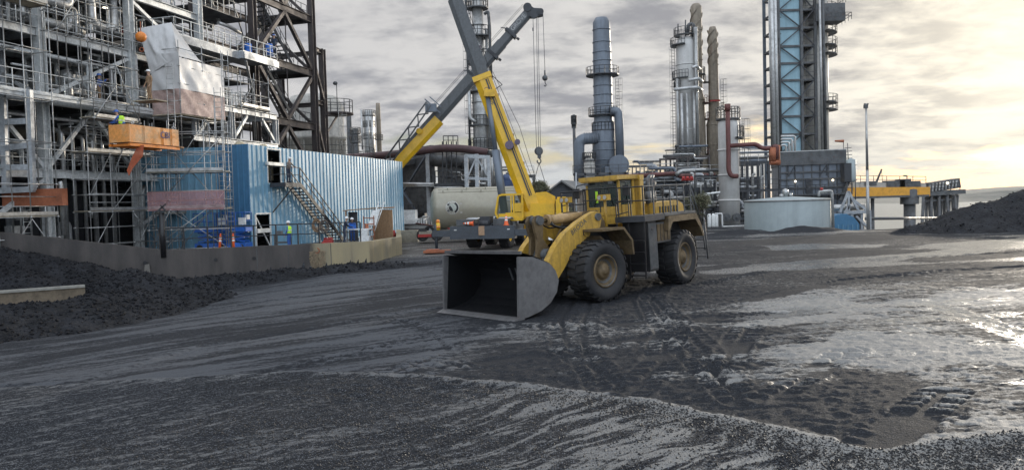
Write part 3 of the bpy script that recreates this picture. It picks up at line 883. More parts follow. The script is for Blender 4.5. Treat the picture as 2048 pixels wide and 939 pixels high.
# lift arms
arm = [(4.52, .36), (4.56, .58), (4.34, .95), (4.10, 1.42), (3.72, 1.92), (3.25, 2.34), (2.6, 2.68), (2.05, 2.90), (1.78, 2.98), (1.60, 2.92), (1.52, 2.72), (1.62, 2.42), (2.25, 2.14), (2.9, 1.76), (3.36, 1.22), (3.75, .82), (4.2, .42), (4.38, .32)]
for s in (-1, 1):
    yc = s*.78
    mb = MB(); mb.prism(arm, yc-.13, yc+.13)
    a_ = lf('lift_arm', mb, K['lyellow'])
    mb = MB(); mb.tube((1.72, yc-.2, 2.78), (1.72, yc+.2, 2.78), .13, 14); lf('pivot_pin', mb, K['mach'], a_); mb = MB(); mb.tube((4.42, yc-.2, .46), (4.42, yc+.2, .46), .12, 12); lf('pivot_pin', mb, K['mach'], a_)
    mb = MB(); mb.tube((2.30, yc-.02, 2.27), (2.30, yc+s*.2, 2.27), .13, 14); lf('cylinder_boss', mb, K['lyellow'], a_)
    # lift cylinder
    mb = MB(); mb.tube((1.3, s*.5, 1.35), (2.2, s*.52, 1.85), .13, 12); c_ = lf('lift_cylinder', mb, K['lyellow'])
    mb = MB(); mb.tube((2.2, s*.52, 1.85), (2.75, s*.56, 2.14), .065, 10); lf('piston_rod', mb, K['chrome'], c_)
mb = MB(); mb.tube((3.55, -.65, 1.42), (3.55, .65, 1.42), .24, 16); mb.tube((3.6, .1, 1.5), (3.6, -.1, 1.5), .30, 14); lf('cross_tube', mb, K['mach'])
# number on the near arm
TM = LM @ ART @ Matrix.Translation((2.62, .913, 2.50)) @ Matrix((( -.87, .49, 0, 0), (0, 0, 1, 0), (.49, .87, 0, 0), (0, 0, 0, 1)))
text_part('BRODA', .24, K['mach'], L, TM, .004, name='lettering')
# bell crank and tilt cylinder
mb = MB()
for y in (-.17, .17):
    mb.prism([(3.72, 2.98), (3.90, 2.94), (3.99, 2.76), (3.94, 2.45), (3.86, 2.2), (3.92, 1.7), (4.08, 1.35), (4.02, 1.22), (3.86, 1.2), (3.70, 1.5), (3.40, 1.5), (3.38, 1.85), (3.62, 2.2), (3.58, 2.55), (3.54, 2.85)], y-.055, y+.055)
bc = lf('bell_crank', mb, K['rim'])
for a_, b_, r_ in (((3.74, -.3, 2.8), (3.74, .3, 2.8), .15), ((3.6, -.34, 1.66), (3.6, .52, 1.66), .20), ((3.98, -.3, 1.32), (3.98, .3, 1.32), .12)):
    mb = MB(); mb.tube(a_, b_, r_, 16); lf('pivot_pin', mb, K['mach'], bc)
mb = MB(); mb.bar((4.0, 0, 1.32), (4.45, 0, 1.18), .14, .16); lf('bucket_link', mb, K['rim'])
mb = MB(); mb.tube((1.55, 0, 2.82), (3.18, 0, 2.78), .165, 16); mb.tube((3.1, 0, 2.78), (3.24, 0, 2.78), .19, 16); tcy = lf('tilt_cylinder', mb, paint('tan_cylinder', (.42, .27, .12), .45, 0, .4))
mb = MB(); mb.tube((3.24, 0, 2.78), (3.72, 0, 2.8), .075, 12); lf('piston_rod', mb, K['chrome'], tcy)
mb = MB()
for k, yy in enumerate((-.22, .2, .28)):
    mb.pipe([(1.6, yy, 2.5), (2.3, yy*1.3, 2.52-.04*k), (2.9, yy*1.2, 2.50), (3.2, yy, 2.62), (3.15, yy*.6, 2.72)], .03, 6)
lf('hydraulic_hose', mb, K['black'])
# front frame
mb = MB()
for y in (-.5, .5):
    mb.prism([(.15, .75), (.15, 1.75), (.9, 2.45), (1.35, 3.0), (1.95, 3.0), (2.1, 2.5), (2.7, 1.7), (2.9, .8)], y-.05, y+.05)
mb.box((1.3, 0, 1.25), (2.2, .9, .7)); mb.box((1.6, 0, 2.35), (.25, .92, .9))
lf('front_frame', mb, K['rim'])
mb = MB(); mb.bar((3.0, -.45, 1.1), (3.35, -.45, 1.6), .5, .1); mb.box((2.85, 0, 1.15), (.3, .95, .6)); lf('frame_nose', mb, K['mach'])
# front fenders
for s in (-1, 1):
    y = s*1.36
    mb = MB(); mb.prism([(2.45, 2.40), (1.42, 2.40), (1.02, 1.95), (.98, 1.45), (1.05, 1.45), (1.10, 1.92), (1.46, 2.32), (2.45, 2.32)], y-.47, y+.47)
    fd = lf('front_fender', mb, K['rim'])
    mb = MB(); mb.prism([(2.44, 2.318), (1.47, 2.318), (1.12, 1.92), (1.2, 1.75), (1.6, 2.12), (2.44, 2.2)], (y-s*.44)-.02, (y-s*.44)+.02); lf('fender_web', mb, K['black'], fd)
    mb = MB(); mb.tube((1.35, s*.95, 2.42), (1.35, s*.95, 3.42), .05, 10); mb.box((1.40, s*.95, 3.42), (.16, .5, .2)); ps = lf('lamp_post', mb, K['lyellow'])
    mb = MB(); 
    for dy in (-.13, .13): mb.tube((1.485, s*.95+dy, 3.42), (1.50, s*.95+dy, 3.42), .075, 12)
    lf('headlight', mb, K['silver'], ps)
mb = MB(); mb.box((.55, .95, 1.95), (.5, .16, .06)); mb.rail([(.9, 1.02, 2.32), (.3, 1.05, 2.4)], .9, .6, .022); lf('step_rail', mb, K['black'])
# articulation
mb = MB(); mb.tube((0, 0, .6), (0, 0, 2.0), .22, 14); mb.box((-.2, 0, 1.2), (.7, .7, .9)); lr('hitch', mb, K['mach'])
# rear frame, engine
mb = MB(); mb.box((-2.05, 0, 1.25), (3.6, 1.1, .8)); mb.box((-3.95, 0, 1.35), (.6, 1.6, 1.3)); lr('rear_frame', mb, K['mach'])
hood = [(-1.55, 1.9), (-1.55, 3.10), (-3.45, 3.14), (-3.9, 2.98), (-4.25, 2.3), (-4.25, 1.95)]
mb = MB(); mb.prism(hood, -.92, .92); hd = lr('engine_hood', mb, K['lyellow'])
mb = MB()
for i in range(7): mb.box((-1.9-i*.24, .93, 2.55), (.10, .03, .8))
lr('louvre', mb, K['black'], hd)
mb = MB()
for i in range(7): mb.box((-4.13-.02*i+.0, 0, 2.9-i*.12), (.05, 1.5, .05))
lr('rear_grille', mb, K['black'], hd)
# side boxes below the deck
mb = MB(); mb.box((.17, 1.13, 1.62), (.62, .98, 1.75)); lr('battery_box', mb, [K['black']])
mb = MB(); mb.box((.17, 1.635, 1.62), (.60, .016, 1.6)); mb.box((.2, 1.65, 2.2), (.1, .03, .05)); lr('lit_side_door', mb, K['mach'])  # side face paler than the black box: its light is put into the colour
mb = MB(); mb.box((-.75, 1.1, 2.05), (1.18, .96, .72)); lr('tool_box', mb, K['mach'])
mb = MB()
for i in range(4): mb.box((-.36-.27*i, 1.595, 2.05), (.2, .02, .6))
lr('access_panel', mb, K['rim'])
mb = MB(); mb.box((.17, -1.13, 1.62), (.62, .98, 1.75)); mb.box((-.75, -1.1, 2.0), (1.2, 1.0, .8)); lr('fuel_tank', mb, K['black'])
# ladder left
mb = MB()
for i in range(4): mb.box((.75, 1.32, .65+.4*i), (.14, .6, .04))
mb.bar((.8, 1.02, .55), (.7, 1.02, 2.5), .04, .05); mb.bar((.8, 1.62, .55), (.7, 1.62, 2.5), .04, .05)
lr('access_ladder', mb, K['black'])
# catwalk deck
for s in (1, -1):
    mb = MB(); mb.box((.05, s*1.12, 2.60), (1.5, 1.16, .20)); lr('deck', mb, K['dark'])
    mb = MB(); mb.box((-2.03, s*1.32, 2.66), (2.6, .76, .09)); lr('walkway', mb, K['mach'])
    # rear fender
    fo = [(-.88, 2.60), (-3.25, 2.60), (-3.68, 2.15), (-3.88, 1.72), (-3.78, 1.68), (-3.55, 2.05), (-3.15, 2.38), (-1.2, 2.38), (-.95, 2.1), (-.82, 2.1)]
    mb = MB(); mb.prism(fo, s*1.34-.42, s*1.34+.42); rf = lr('rear_fender', mb, K['rim'])
    mb = MB(); mb.prism([(-.9, 2.37), (-3.15, 2.37), (-3.6, 1.95), (-3.7, 1.5), (-.9, 1.5)], s*.93-.02, s*.93+.02); lr('wheel_arch_liner', mb, K['black'], rf)
    mb = MB()
    y = s*1.67
    mb.rail([(.78, y, 2.71), (-.7, y, 2.71), (-3.0, y, 2.71)], 1.0, .62, .026)
    mb.tube((-3.0, y, 3.71), (-4.0, y-.02*s, 2.1), .026, 6); mb.tube((-4.0, y-.02*s, 2.1), (-4.1, y, 1.1), .024, 6)
    mb.tube((-3.0, y, 3.2), (-3.7, y, 2.2), .022, 6)
    lr('handrail', mb, K['mach'])
    for i in range(6):
        pass
mb = MB(); mb.rail([(.8, 1.68, 2.71), (.8, .7, 2.71)], 1.0, .5, .026); mb.rail([(.8, -.62, 2.71), (.8, -1.68, 2.71)], 1.0, .5, .026); mb.rail([(.84, .7, 2.9), (.84, -.7, 2.9)], .85, .7, .022); lr('front_rail', mb, K['black'])
# rear ladder
mb = MB()
for y in (1.25, 1.7): mb.tube((-4.25, y, .75), (-4.1, y, 2.3), .03, 6)
for i in range(5): mb.box((-4.24+.03*i, 1.47, .85+.33*i), (.12, .44, .04))
mb.rail([(-4.3, .2, 2.0), (-4.3, 1.2, 2.0)], .9, .5, .025)
lr('rear_ladder', mb, K['mach'])
mb = MB(); mb.box((-4.35, 0, 1.25), (.3, 2.2, 1.0)); lr('counterweight', mb, K['mach'])
# cab
cy0, cy1, cx0, cx1, cz0, cz1 = -.82, .56, -.72, .42, 2.55, 4.02
mb = MB()
mb.box(((cx0+cx1)/2, (cy0+cy1)/2, 2.62), (cx1-cx0, cy1-cy0, .32))
fx = cx1+.06
for (x, y) in ((cx1-.03, cy0+.04), (cx1-.03, cy1-.04), (cx0+.08, cy0+.06), (cx0+.08, cy1-.05)):
    mb.box((x, y, 3.38), (.08 if x > 0 else .16, .08, 1.24))
mb.box((cx1-.02, (cy0+cy1)/2, 2.93), (.10, cy1-cy0-.17, .30))
mb.box(((cx0+cx1)/2, cy1-.05, 2.95), (cx1-cx0-.3, .08, .34))
mb.box((cx0+.05, (cy0+cy1)/2, 3.0), (.08, cy1-cy0-.2, .45))
CB = lr('cab', mb, K['lyellow'])
mb = MB(); mb.box(((cx0+cx1)/2+.06, (cy0+cy1)/2, 4.10), (cx1-cx0+.46, cy1-cy0+.22, .15)); mb.box((cx1+.17, (cy0+cy1)/2, 4.02), (.18, cy1-cy0+.1, .07)); lr('cab_roof', mb, K['lyellow'], CB)
mb = MB(); mb.box((cx1-.01, (cy0+cy1)/2, 3.54), (.015, cy1-cy0-.17, .90)); lr('windscreen', mb, K['glass'], CB)
for y in (cy0+.04, cy1-.04):
    mb = MB(); mb.box(((cx0+cx1)/2+.03, y, 3.56), (cx1-cx0-.30, .015, .86)); lr('side_window', mb, K['glass'], CB)
mb = MB(); mb.box((cx0+.06, (cy0+cy1)/2, 3.6), (.015, cy1-cy0-.24, .74)); lr('rear_window', mb, K['glass'], CB)
mb = MB(); mb.box((-.35, -.1, 2.98), (.5, .5, .2)); mb.box((-.56, -.1, 3.4), (.14, .48, .75)); mb.box((-.58, -.1, 3.85), (.1, .26, .18)); lr('seat', mb, K['black'], CB)
mb = MB(); mb.bar((.25, -.1, 2.8), (.05, -.1, 3.35), .07); mb.lathe([(.17, -.015), (.19, 0), (.17, .015), (.15, 0), (.17, -.015)], 16, Matrix.Translation((.05, -.1, 3.37)) @ Matrix.Rotation(R(-25), 4, 'Y')); mb.box((.2, .38, 3.0), (.2, .2, .4)); lr('steering_column', mb, K['black'], CB)
mb = MB(); mb.box((cx1+.005, -.38, 3.45), (.012, .10, .42)); lr('reflective_panel', mb, K['hivis'], CB)
mb = MB()
for y in (-.65, .35): mb.box((cx1+.2, y, 3.95), (.1, .18, .12))
lr('roof_lamp', mb, K['mach'], CB)
mb = MB(); mb.tube((cx1+.03, -.5, 3.12), (cx1+.035, -.2, 3.7), .012, 5); mb.tube((cx1+.03, .3, 3.12), (cx1+.035, .1, 3.75), .012, 5); lr('wiper', mb, K['black'], CB)
# roll-over frame behind the cab
mb = MB()
for y in (-.75, .62):
    mb.box((-.95, y, 3.35), (.28, .22, 1.50)); mb.box((-.95, y, 2.66), (.42, .34, .14))
mb.box((-.95, -.065, 4.08), (.32, 1.62, .17))
lr('rollover_frame', mb, K['lyellow'])
for y in (.95, -1.1):
    mb = MB(); mb.pipe([(.5, y*.72, 3.95), (.62, y, 3.9), (.62, y, 3.3)], .018, 6); mb.box((.63, y, 3.62), (.07, .24, .36)); lr('mirror', mb, K['black'])
# exhausts and intake
for (x, y, r_) in ((-1.62, .62, .075), (-1.92, .58, .075), (-2.3, .4, .12)):
    mb = MB(); top = 4.0 if r_ < .1 else 3.75
    mb.pipe([(x, y, 3.0), (x, y, top), (x-.25, y, top+.12)], r_, 10); mb.tube((x, y, 3.08), (x, y, 3.55), r_*1.5, 12); lr('exhaust_pipe', mb, K['mach'])
mb = MB(); mb.tube((-2.6, -.4, 3.1), (-2.6, -.4, 3.65), .17, 14); mb.sphere((-2.6, -.4, 3.65), .21, 12, 6, (1, 1, .5)); lr('air_intake', mb, K['black'])
# ------------------------------------------------------------------ retaining wall
WT = 1.36
def wall_top(i):
    return {0: 4.6, 1: 2.62, 2: 1.38}.get(i, WT)
mw, g = material('coal_stained_concrete')
co = g.n('ShaderNodeTexCoord').outputs['Object']
x_, y_, z_ = g.xyz(co)
a = g.noise(g.n('ShaderNodeMapping', {'Vector': co, 'Scale': (.6, .6, .15)}).outputs[0], 1.6, 7, .62); b = g.noise(co, 7, 5, .65)
st_ = g.noise(g.n('ShaderNodeMapping', {'Vector': co, 'Scale': (3, 3, .12)}).outputs[0], 1.3, 4, .6)
clean = g.ramp(g.math('ADD', x_, g.math('MULTIPLY', g.math('SUBTRACT', a, .5), 2.2)), 1.3, 2.1)      # the corner end is scraped clean
dark = g.mix(g.ramp(a, .3, .7), (.038, .034, .033), (.085, .074, .068))
dark = g.mix(g.math('MULTIPLY', g.ramp(st_, .55, .8), .15), dark, (.12, .10, .085))
pale = g.mix(g.ramp(a, .3, .75), (.34, .28, .165), (.21, .185, .135))
pale = g.mix(g.math('MULTIPLY', g.ramp(st_, .5, .72), .5), pale, (.15, .12, .085))
cc = g.mix(clean, dark, pale)
bp = g.n('ShaderNodeBump', {'Height': b, 'Distance': .03, 'Strength': .5})
bs = g.n('ShaderNodeBsdfPrincipled', {'Base Color': cc, 'Roughness': .72, 'Normal': bp.outputs[0]})
g.n('ShaderNodeOutputMaterial', {'Surface': bs.outputs[0]})
wc = (-13.0, 41.0, 0)
RW = thing('retaining_wall', 'long low concrete retaining wall, coal-blackened with a scraped tan end at the corner', 'wall', wc)
mb = MB()
for i in range(len(WALL)-1):
    (ax_, ay_), (bx_, by_) = WALL[i], WALL[i+1]
    dv = Vector((bx_-ax_, by_-ay_)).normalized(); n_ = Vector((dv.y, -dv.x)); k = 14
    h0, h1 = wall_top(i), wall_top(i+1)
    ta = .0; 
    A0 = Vector((ax_, ay_, 0)); B0 = Vector((bx_, by_, 0)); nn = Vector((n_.x, n_.y, 0))
    # mitre at the corners
    def mit(j, pt):
        if 0 < j < len(WALL)-1:
            p = Vector(WALL[j-1]); q = Vector(WALL[j]); r_ = Vector(WALL[j+1])
            n1_ = Vector(((q-p).normalized().y, -(q-p).normalized().x)); n2_ = Vector(((r_-q).normalized().y, -(r_-q).normalized().x))
            mm = (n1_+n2_).normalized(); s_ = 1/max(.3, mm.dot(n1_)); return Vector((mm.x*s_, mm.y*s_, 0))
        return nn
    ma, mb_ = mit(i, A0), mit(i+1, B0)
    vs_ = []
    for (q, mm, h) in ((A0, ma, h0), (B0, mb_, h1)):
        for off in (-.28, .08):
            for zz_ in (-1.6, h): vs_.append(q+mm*off+Vector((0, 0, zz_)))
    # 0:A back bot 1:A back top 2:A front bot 3:A front top 4..7 same for B
    fs_ = [(2, 6, 7, 3), (4, 0, 1, 5), (1, 3, 7, 5), (0, 4, 6, 2)]
    if i == len(WALL)-2: fs_.append((6, 4, 5, 7))
    mb.add(vs_, fs_)
part('wall', mb, mw, RW, world=True)
# weep holes with stained mouths, joints
dv = Vector((WALL[3][0]-WALL[2][0], WALL[3][1]-WALL[2][1], 0)).normalized(); nv = Vector((dv.y, -dv.x, 0))
def on_wall(px, z):   # a place on the long front face
    A0 = Vector((WALL[2][0], WALL[2][1], 0)); 
    v = F + RX*((px-1024)/FOC); t0 = 0
    den = dv.x*v.y - dv.y*v.x
    t = (A0.y*v.x - A0.x*v.y)/den
    q = A0+dv*t+nv*.085; q.z = z; return q
for px, z in ((288, .78), (429, .75), (506, .72)):
    q = on_wall(px, z); mb = MB(); mb.tube(q-nv*.05, q+nv*.03, .10, 12); part('drain_hole', mb, K['black'], RW, world=True)
for px in (512, 575, 660):
    q = on_wall(px, 0); mb = MB(); mb.bar(q-nv*.0+Vector((0, 0, -.6)), q+Vector((0, 0, 1.34)), .03, .02); part('joint_seal', mb, K['mach'], RW, world=True)
q = on_wall(291, 0); mb = MB(); mb.slab([q+dv*-.10+Vector((0, 0, .7))+nv*.01, q+dv*.12+Vector((0, 0, .7))+nv*.01, q+dv*.2+Vector((0, 0, -.5))+nv*.01, q-dv*.2+Vector((0, 0, -.5))+nv*.01], .008); part('lime_stain', mb, paint('stain', (.14, .13, .115), .7), RW, world=True)
# scabbled patch of broken concrete near the corner
mb = MB()
for i in range(420):
    q = on_wall(rng.uniform(618, 648), rng.uniform(-.4, .95)); s_ = rng.uniform(.02, .06)
    mb.box(q, (s_*2, s_, s_*1.4), rng.uniform(0, 3))
o_ = part('scabbled_patch', mb, paint('broken_concrete', (.26, .20, .13), .9, 0, .5), RW, world=True)
q = on_wall(632, .98); mb = MB(); mb.lathe([(.14, -.02), (.17, 0), (.14, .02), (.11, 0), (.14, -.02)], 16, Matrix.Translation(q) @ Matrix.Rotation(R(80), 4, 'X')); part('lifting_ring', mb, K['rustor'], RW, world=True)
q = Vector((-9.2, 67.2, .6)); mb = MB(); mb.box(q, (1.6, 1.2, 1.3)); single('concrete_block', mb, K['conc'], 'tan concrete block at the foot of the right end of the blue wall', 'block')
# low wall in the coal bank at far left
mb = MB(); a0 = Vector((-23.5, 27.2, 0)); b0 = Vector((-17.73, 30.94, 0))
mb.bar(a0+Vector((0, 0, -.5)), b0+Vector((0, 0, -.5)), .3, 1.7)
LW = thing('low_wall', 'low tan concrete wall half buried in the coal bank at the left edge', 'wall', (-20, 29.5, -.9))
part('wall', mb, paint('dark_concrete', (.16, .125, .085), .85, 0, .6, dcol=(.06, .05, .04), scale=2, bump=.4), LW, world=True)
mb = MB(); mb.bar(a0+Vector((0, 0, .395)), b0+Vector((0, 0, .395)), .42, .09); part('coping', mb, paint('coping', (.26, .25, .22), .8, 0, .4), LW, world=True)

# guard railing on the wall top
rp = [(WALL[2][0], WALL[2][1])] 
q0 = on_wall(318, WT)-nv*.2; q1 = on_wall(722, WT)-nv*.2; q2 = Vector((-9.0, 45.6, WT))
GR = thing('guard_railing', 'black two-bar guard railing along the top of the concrete wall', 'railing', q0)
L_ = (q1-q0).length; k = 9
for i in range(k+1):
    q = q0.lerp(q1, i/k); mb = MB(); mb.bar(q, q+Vector((0, 0, 1.12)), .07, .07); part('post', mb, K['black'], GR, world=True)
mb = MB(); mb.bar(q0+Vector((0, 0, 1.15)), q1+Vector((0, 0, 1.15)), .06, .06); part('top_rail', mb, K['black'], GR, world=True)
mb = MB(); mb.bar(q0+Vector((0, 0, .58)), q1+Vector((0, 0, .58)), .05, .05); part('mid_rail', mb, K['black'], GR, world=True)
q = P(327, 505, 39.3); q.z = 1.0
mb = MB(); mb.tube(q, q+Vector((0, 0, 2.35)), .14, 12); 
PO = thing('steel_post', 'thick black post with a bracket head standing behind the concrete wall', 'post', q); part('shaft', mb, K['black'], PO, world=True)
mb = MB(); mb.box(q+Vector((0, 0, 2.42)), (.5, .3, .1)); mb.bar(q+Vector((-.2, 0, 2.45)), q+Vector((.25, 0, 2.8)), .07); mb.bar(q+Vector((.2, 0, 2.45)), q+Vector((-.05, 0, 2.75)), .07); part('bracket', mb, K['black'], PO, world=True)

# ------------------------------------------------------------------ blue wall panels
U = Vector((.28, .96, 0)).normalized(); N = Vector((.96, -.28, 0)).normalized(); UP = Vector((0, 0, 1))
C1 = Vector((-17.0, 49.0, 0))
def corr(mb, a, b, z0, z1, n, pitch=.5, dep=.055, holes=()):
    """standing-seam sheet from a to b (ground points), outward normal n"""
    a = Vector(a); b = Vector(b); Ln = (b-a).length; d_ = (b-a)/Ln; k = max(1, round(Ln/pitch)); p = Ln/k
    for i in range(k):
        s = i*p; prof = [(s, 0), (s+p*.74, 0), (s+p*.80, dep), (s+p*.94, dep), (s+p, 0)]
        zs = [(z0, z1)]
        for (h0, h1, w0, w1) in holes:
            if s+p*.5 > h0 and s+p*.5 < h1:
                nz = []
                for (c0, c1) in zs:
                    if w0 > c0: nz.append((c0, min(w0, c1)))
                    if w1 < c1: nz.append((max(w1, c0), c1))
                zs = nz
        for (c0, c1) in zs:
            vs_ = [a+d_*u_+n*o_+UP*z_ for z_ in (c0, c1) for u_, o_ in prof]
            mb.add(vs_, [(j, j+1, 5+j+1, 5+j) for j in range(4)])
    return mb
BB = thing('blue_building', 'blue ribbed sheet-metal building with a doorway and an outside stair', 'building', C1+UP*PAD)
TOPZ = 7.66
E1 = C1+U*23.8
mb = MB(); corr(mb, C1, E1, PAD-.02, TOPZ, N, .5, holes=((.5, 2.0, 0, 3.05), (2.0, 3.5, 5.2, 7.42)))
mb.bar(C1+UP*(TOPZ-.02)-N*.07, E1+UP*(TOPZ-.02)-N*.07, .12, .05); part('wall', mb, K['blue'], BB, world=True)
C2 = C1-N*2.44
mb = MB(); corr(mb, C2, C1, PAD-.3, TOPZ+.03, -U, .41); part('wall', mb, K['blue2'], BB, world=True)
C3 = C2+Vector((-5.4, .55, 0)); n3_ = Vector((.1, -.995, 0)).normalized()
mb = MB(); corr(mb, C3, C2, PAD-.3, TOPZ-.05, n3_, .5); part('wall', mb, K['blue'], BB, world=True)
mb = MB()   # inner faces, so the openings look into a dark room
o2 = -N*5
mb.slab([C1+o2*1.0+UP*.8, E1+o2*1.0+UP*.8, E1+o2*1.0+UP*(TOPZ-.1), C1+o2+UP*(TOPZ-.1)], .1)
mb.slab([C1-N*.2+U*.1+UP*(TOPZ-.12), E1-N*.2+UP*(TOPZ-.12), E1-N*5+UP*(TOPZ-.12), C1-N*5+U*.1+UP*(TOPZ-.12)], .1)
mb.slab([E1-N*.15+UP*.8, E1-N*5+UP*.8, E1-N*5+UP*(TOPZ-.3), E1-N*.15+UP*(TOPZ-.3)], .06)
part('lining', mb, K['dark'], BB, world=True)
mb = MB(); 
for s0, s1, z0, z1 in ((.42, 2.06, PAD, 3.10), (1.96, 3.54, 5.2, 7.47)):
    for s_ in (s0, s1): mb.bar(C1+U*s_+UP*z0+N*.03, C1+U*s_+UP*z1+N*.03, .08, .14)
    mb.bar(C1+U*(s0-.04)+UP*(z1+.04)+N*.03, C1+U*(s1+.04)+UP*(z1+.04)+N*.03, .14, .08)
    part('door_frame', mb, K['light'], BB, world=True); mb = MB()
mb.box(C1+U*1.25+UP*2.0+N*.08, (.10, 1.55, .28), math.atan2(-U.x, U.y)); 
mb.bar(C1+U*.6+UP*2.9-N*.05, C1+U*1.8+UP*.95+N*.1, .07)
part('door_barrier', mb, K['light'], BB, world=True)
mb = MB(); mb.slab([C1+U*2.1+UP*5.2-N*.4, C1+U*2.6+UP*5.2-N*1.0, C1+U*2.6+UP*7.2-N*1.0, C1+U*2.1+UP*7.2-N*.4], .05); mb.box(C1+U*2.7+UP*6.5+N*.12, (.16, 1.9, .22), math.atan2(-U.x, U.y)); part('door', mb, K['light'], BB, world=True)
# outside stair
LZ = 5.2
SS = thing('steel_staircase', 'black steel stair with landing rising along the blue wall', 'staircase', C1+U*9.9+N*.7+UP*PAD)
def SP(u, n, z): return C1+U*u+N*n+UP*z
ry = math.atan2(-U.x, U.y)
mb = MB(); mb.box(SP(3.1, .68, LZ-.04), (1.12, 1.9, .06), ry); mb.bar(SP(2.15, .1, LZ-.17), SP(2.15, 1.24, LZ-.17), .08, .24); mb.bar(SP(4.05, .1, LZ-.17), SP(4.05, 1.24, LZ-.17), .08, .24); mb.bar(SP(2.15, 1.24, LZ-.17), SP(4.05, 1.24, LZ-.17), .06, .28)
part('landing', mb, K['dark'], SS, world=True)
mb = MB(); mb.bar(SP(3.2, 1.2, LZ-.3), SP(2.3, .1, LZ-2.0), .09, .09); part('brace', mb, K['black'], SS, world=True)
s0, s1 = SP(4.05, 0, LZ), SP(9.9, 0, PAD)
for n_ in (.25, 1.20):
    mb = MB(); mb.bar(s0+N*n_-UP*.1, s1+N*n_+UP*.02, .07, .28); part('stringer', mb, K['black'], SS, world=True)
nt_ = 20
for i in range(nt_):
    q = s0.lerp(s1, (i+.7)/nt_)+N*.725; mb = MB(); mb.box(q, (.87, .27, .04), ry); mb.box(q+UP*-.02-U*.12, (.87, .02, .07), ry); part('tread', mb, K['mach'], SS, world=True)
for n_ in (.25, 1.22):
    mb = MB()
    for i in range(5): q = s0.lerp(s1, i/4)+N*n_; mb.bar(q, q+UP*1.05, .06, .06)
    mb.bar(s0+N*n_+UP*1.05, s1+N*n_+UP*1.05, .06, .06); mb.bar(s0+N*n_+UP*.55, s1+N*n_+UP*.55, .05, .05)
    part('handrail', mb, K['black'], SS, world=True)
mb = MB(); mb.rail([SP(2.15, .15, LZ), SP(2.15, 1.22, LZ), SP(4.0, 1.22, LZ)], 1.05, 1.0, .028); part('landing_rail', mb, K['black'], SS, world=True)

# ------------------------------------------------------------------ process unit (steel frame, pipework)
V = -N      # into the unit, to the left and back
C0 = Vector((-25.9, 42.0, 0))
us = [-13.2, -6.6, 0, 6.6, 13.2]; vsn = [0, 6.2, 12.4]; zs = [5.7, 9.8, 13.5, 17.3, 21.0]
def Q(u, v, z): return C0+U*u+V*v+UP*z
PUc = Q(0, 0, PAD)
PU = thing('process_unit', 'grey steel process structure packed with silver pipes behind the scaffolds', 'process unit', PUc)
random.seed(5)
for i, u in enumerate(us):
    for j, v in enumerate(vsn):
        if u < -7 and j == 0: pass
        mb = MB(); mb.ibeam(Q(u, v, PAD-.2), Q(u, v, 22.5), .46, .46, .05, up=U); part('column', mb, K['light'] if j == 0 else K['grey'], PU, world=True)
for z in zs:
    for j, v in enumerate(vsn):
        for a_, b_ in zip(us, us[1:]):
            mb = MB(); mb.ibeam(Q(a_+.25, v, z), Q(b_-.25, v, z), .26, .46 if j == 0 else .4, .03); part('beam', mb, K['light'] if j == 0 else K['grey'], PU, world=True)
    for u in us:
        for a_, b_ in zip(vsn, vsn[1:]):
            mb = MB(); mb.ibeam(Q(u, a_+.25, z), Q(u, b_-.25, z), .24, .4, .03); part('beam', mb, K['grey'], PU, world=True)
zz_ = [PAD]+zs
for k, (u0, u1, v0, v1, z0, z1) in enumerate([(0, 6.6, 0, 0, 9.9, 13.3), (-6.6, 0, 0, 0, 1, 5.5), (6.6, 13.2, 0, 0, 2.5, 5.6), (0, 0, 0, 6.2, 5.9, 9.6), (0, 0, 0, 6.2, 9.9, 13.3), (0, 0, 6.2, 0, 13.6, 17.1), (-6.6, 0, 0, 0, 13.7, 17.2), (6.6, 13.2, 0, 0, 17.1, 13.7), (0, 3.3, 0, 0, 5.9, 9.5), (6.6, 3.3, 0, 0, 5.9, 9.5), (-6.6, -3.3, 0, 0, 5.9, 9.5), (0, -3.3, 0, 0, 5.9, 9.5)]):
    mb = MB(); mb.bar(Q(u0, v0+.02, z0), Q(u1, v1+.02, z1), .2, .2); part('brace', mb, K['light'], PU, world=True)
for z in zs[:4]:
    for a_, b_ in zip(us, us[1:]):
        mb = MB(); c = Q((a_+b_)/2, 6.2, z+.26); mb.box(c, (12.0, (b_-a_)-.1, .05), ry); part('floor_grating', mb, K['mach'], PU, world=True)
# walkway outside with rail, z 9.8
for (z, u0, u1, o) in ((9.8, -6.0, 13.0, -1.3), (9.8+.02, -13, -6.1, -1.3)):
    mb = MB(); mb.box(Q((u0+u1)/2, o/2-.15, z+.05), (abs(o)-.1, u1-u0, .08), ry); mb.bar(Q(u0, o, z-.03), Q(u1, o, z-.03), .1, .3); part('walkway', mb, K['light'], PU, world=True)
    mb = MB(); mb.rail([Q(u0, o+.05, z+.1), Q(u1, o+.05, z+.1)], 1.1, 1.6, .03, toe=.12); part('handrail', mb, K['light'], PU, world=True)
for z in (5.95, 13.75, 17.55):
    mb = MB(); mb.rail([Q(-13, -.3, z), Q(13, -.3, z)], 1.1, 1.65, .03); part('handrail', mb, K['light'], PU, world=True)
    mb = MB(); mb.rail([Q(.0, .3, z), Q(.0, 12, z)], 1.1, 1.5, .03); part('handrail', mb, K['grey'], PU, world=True)
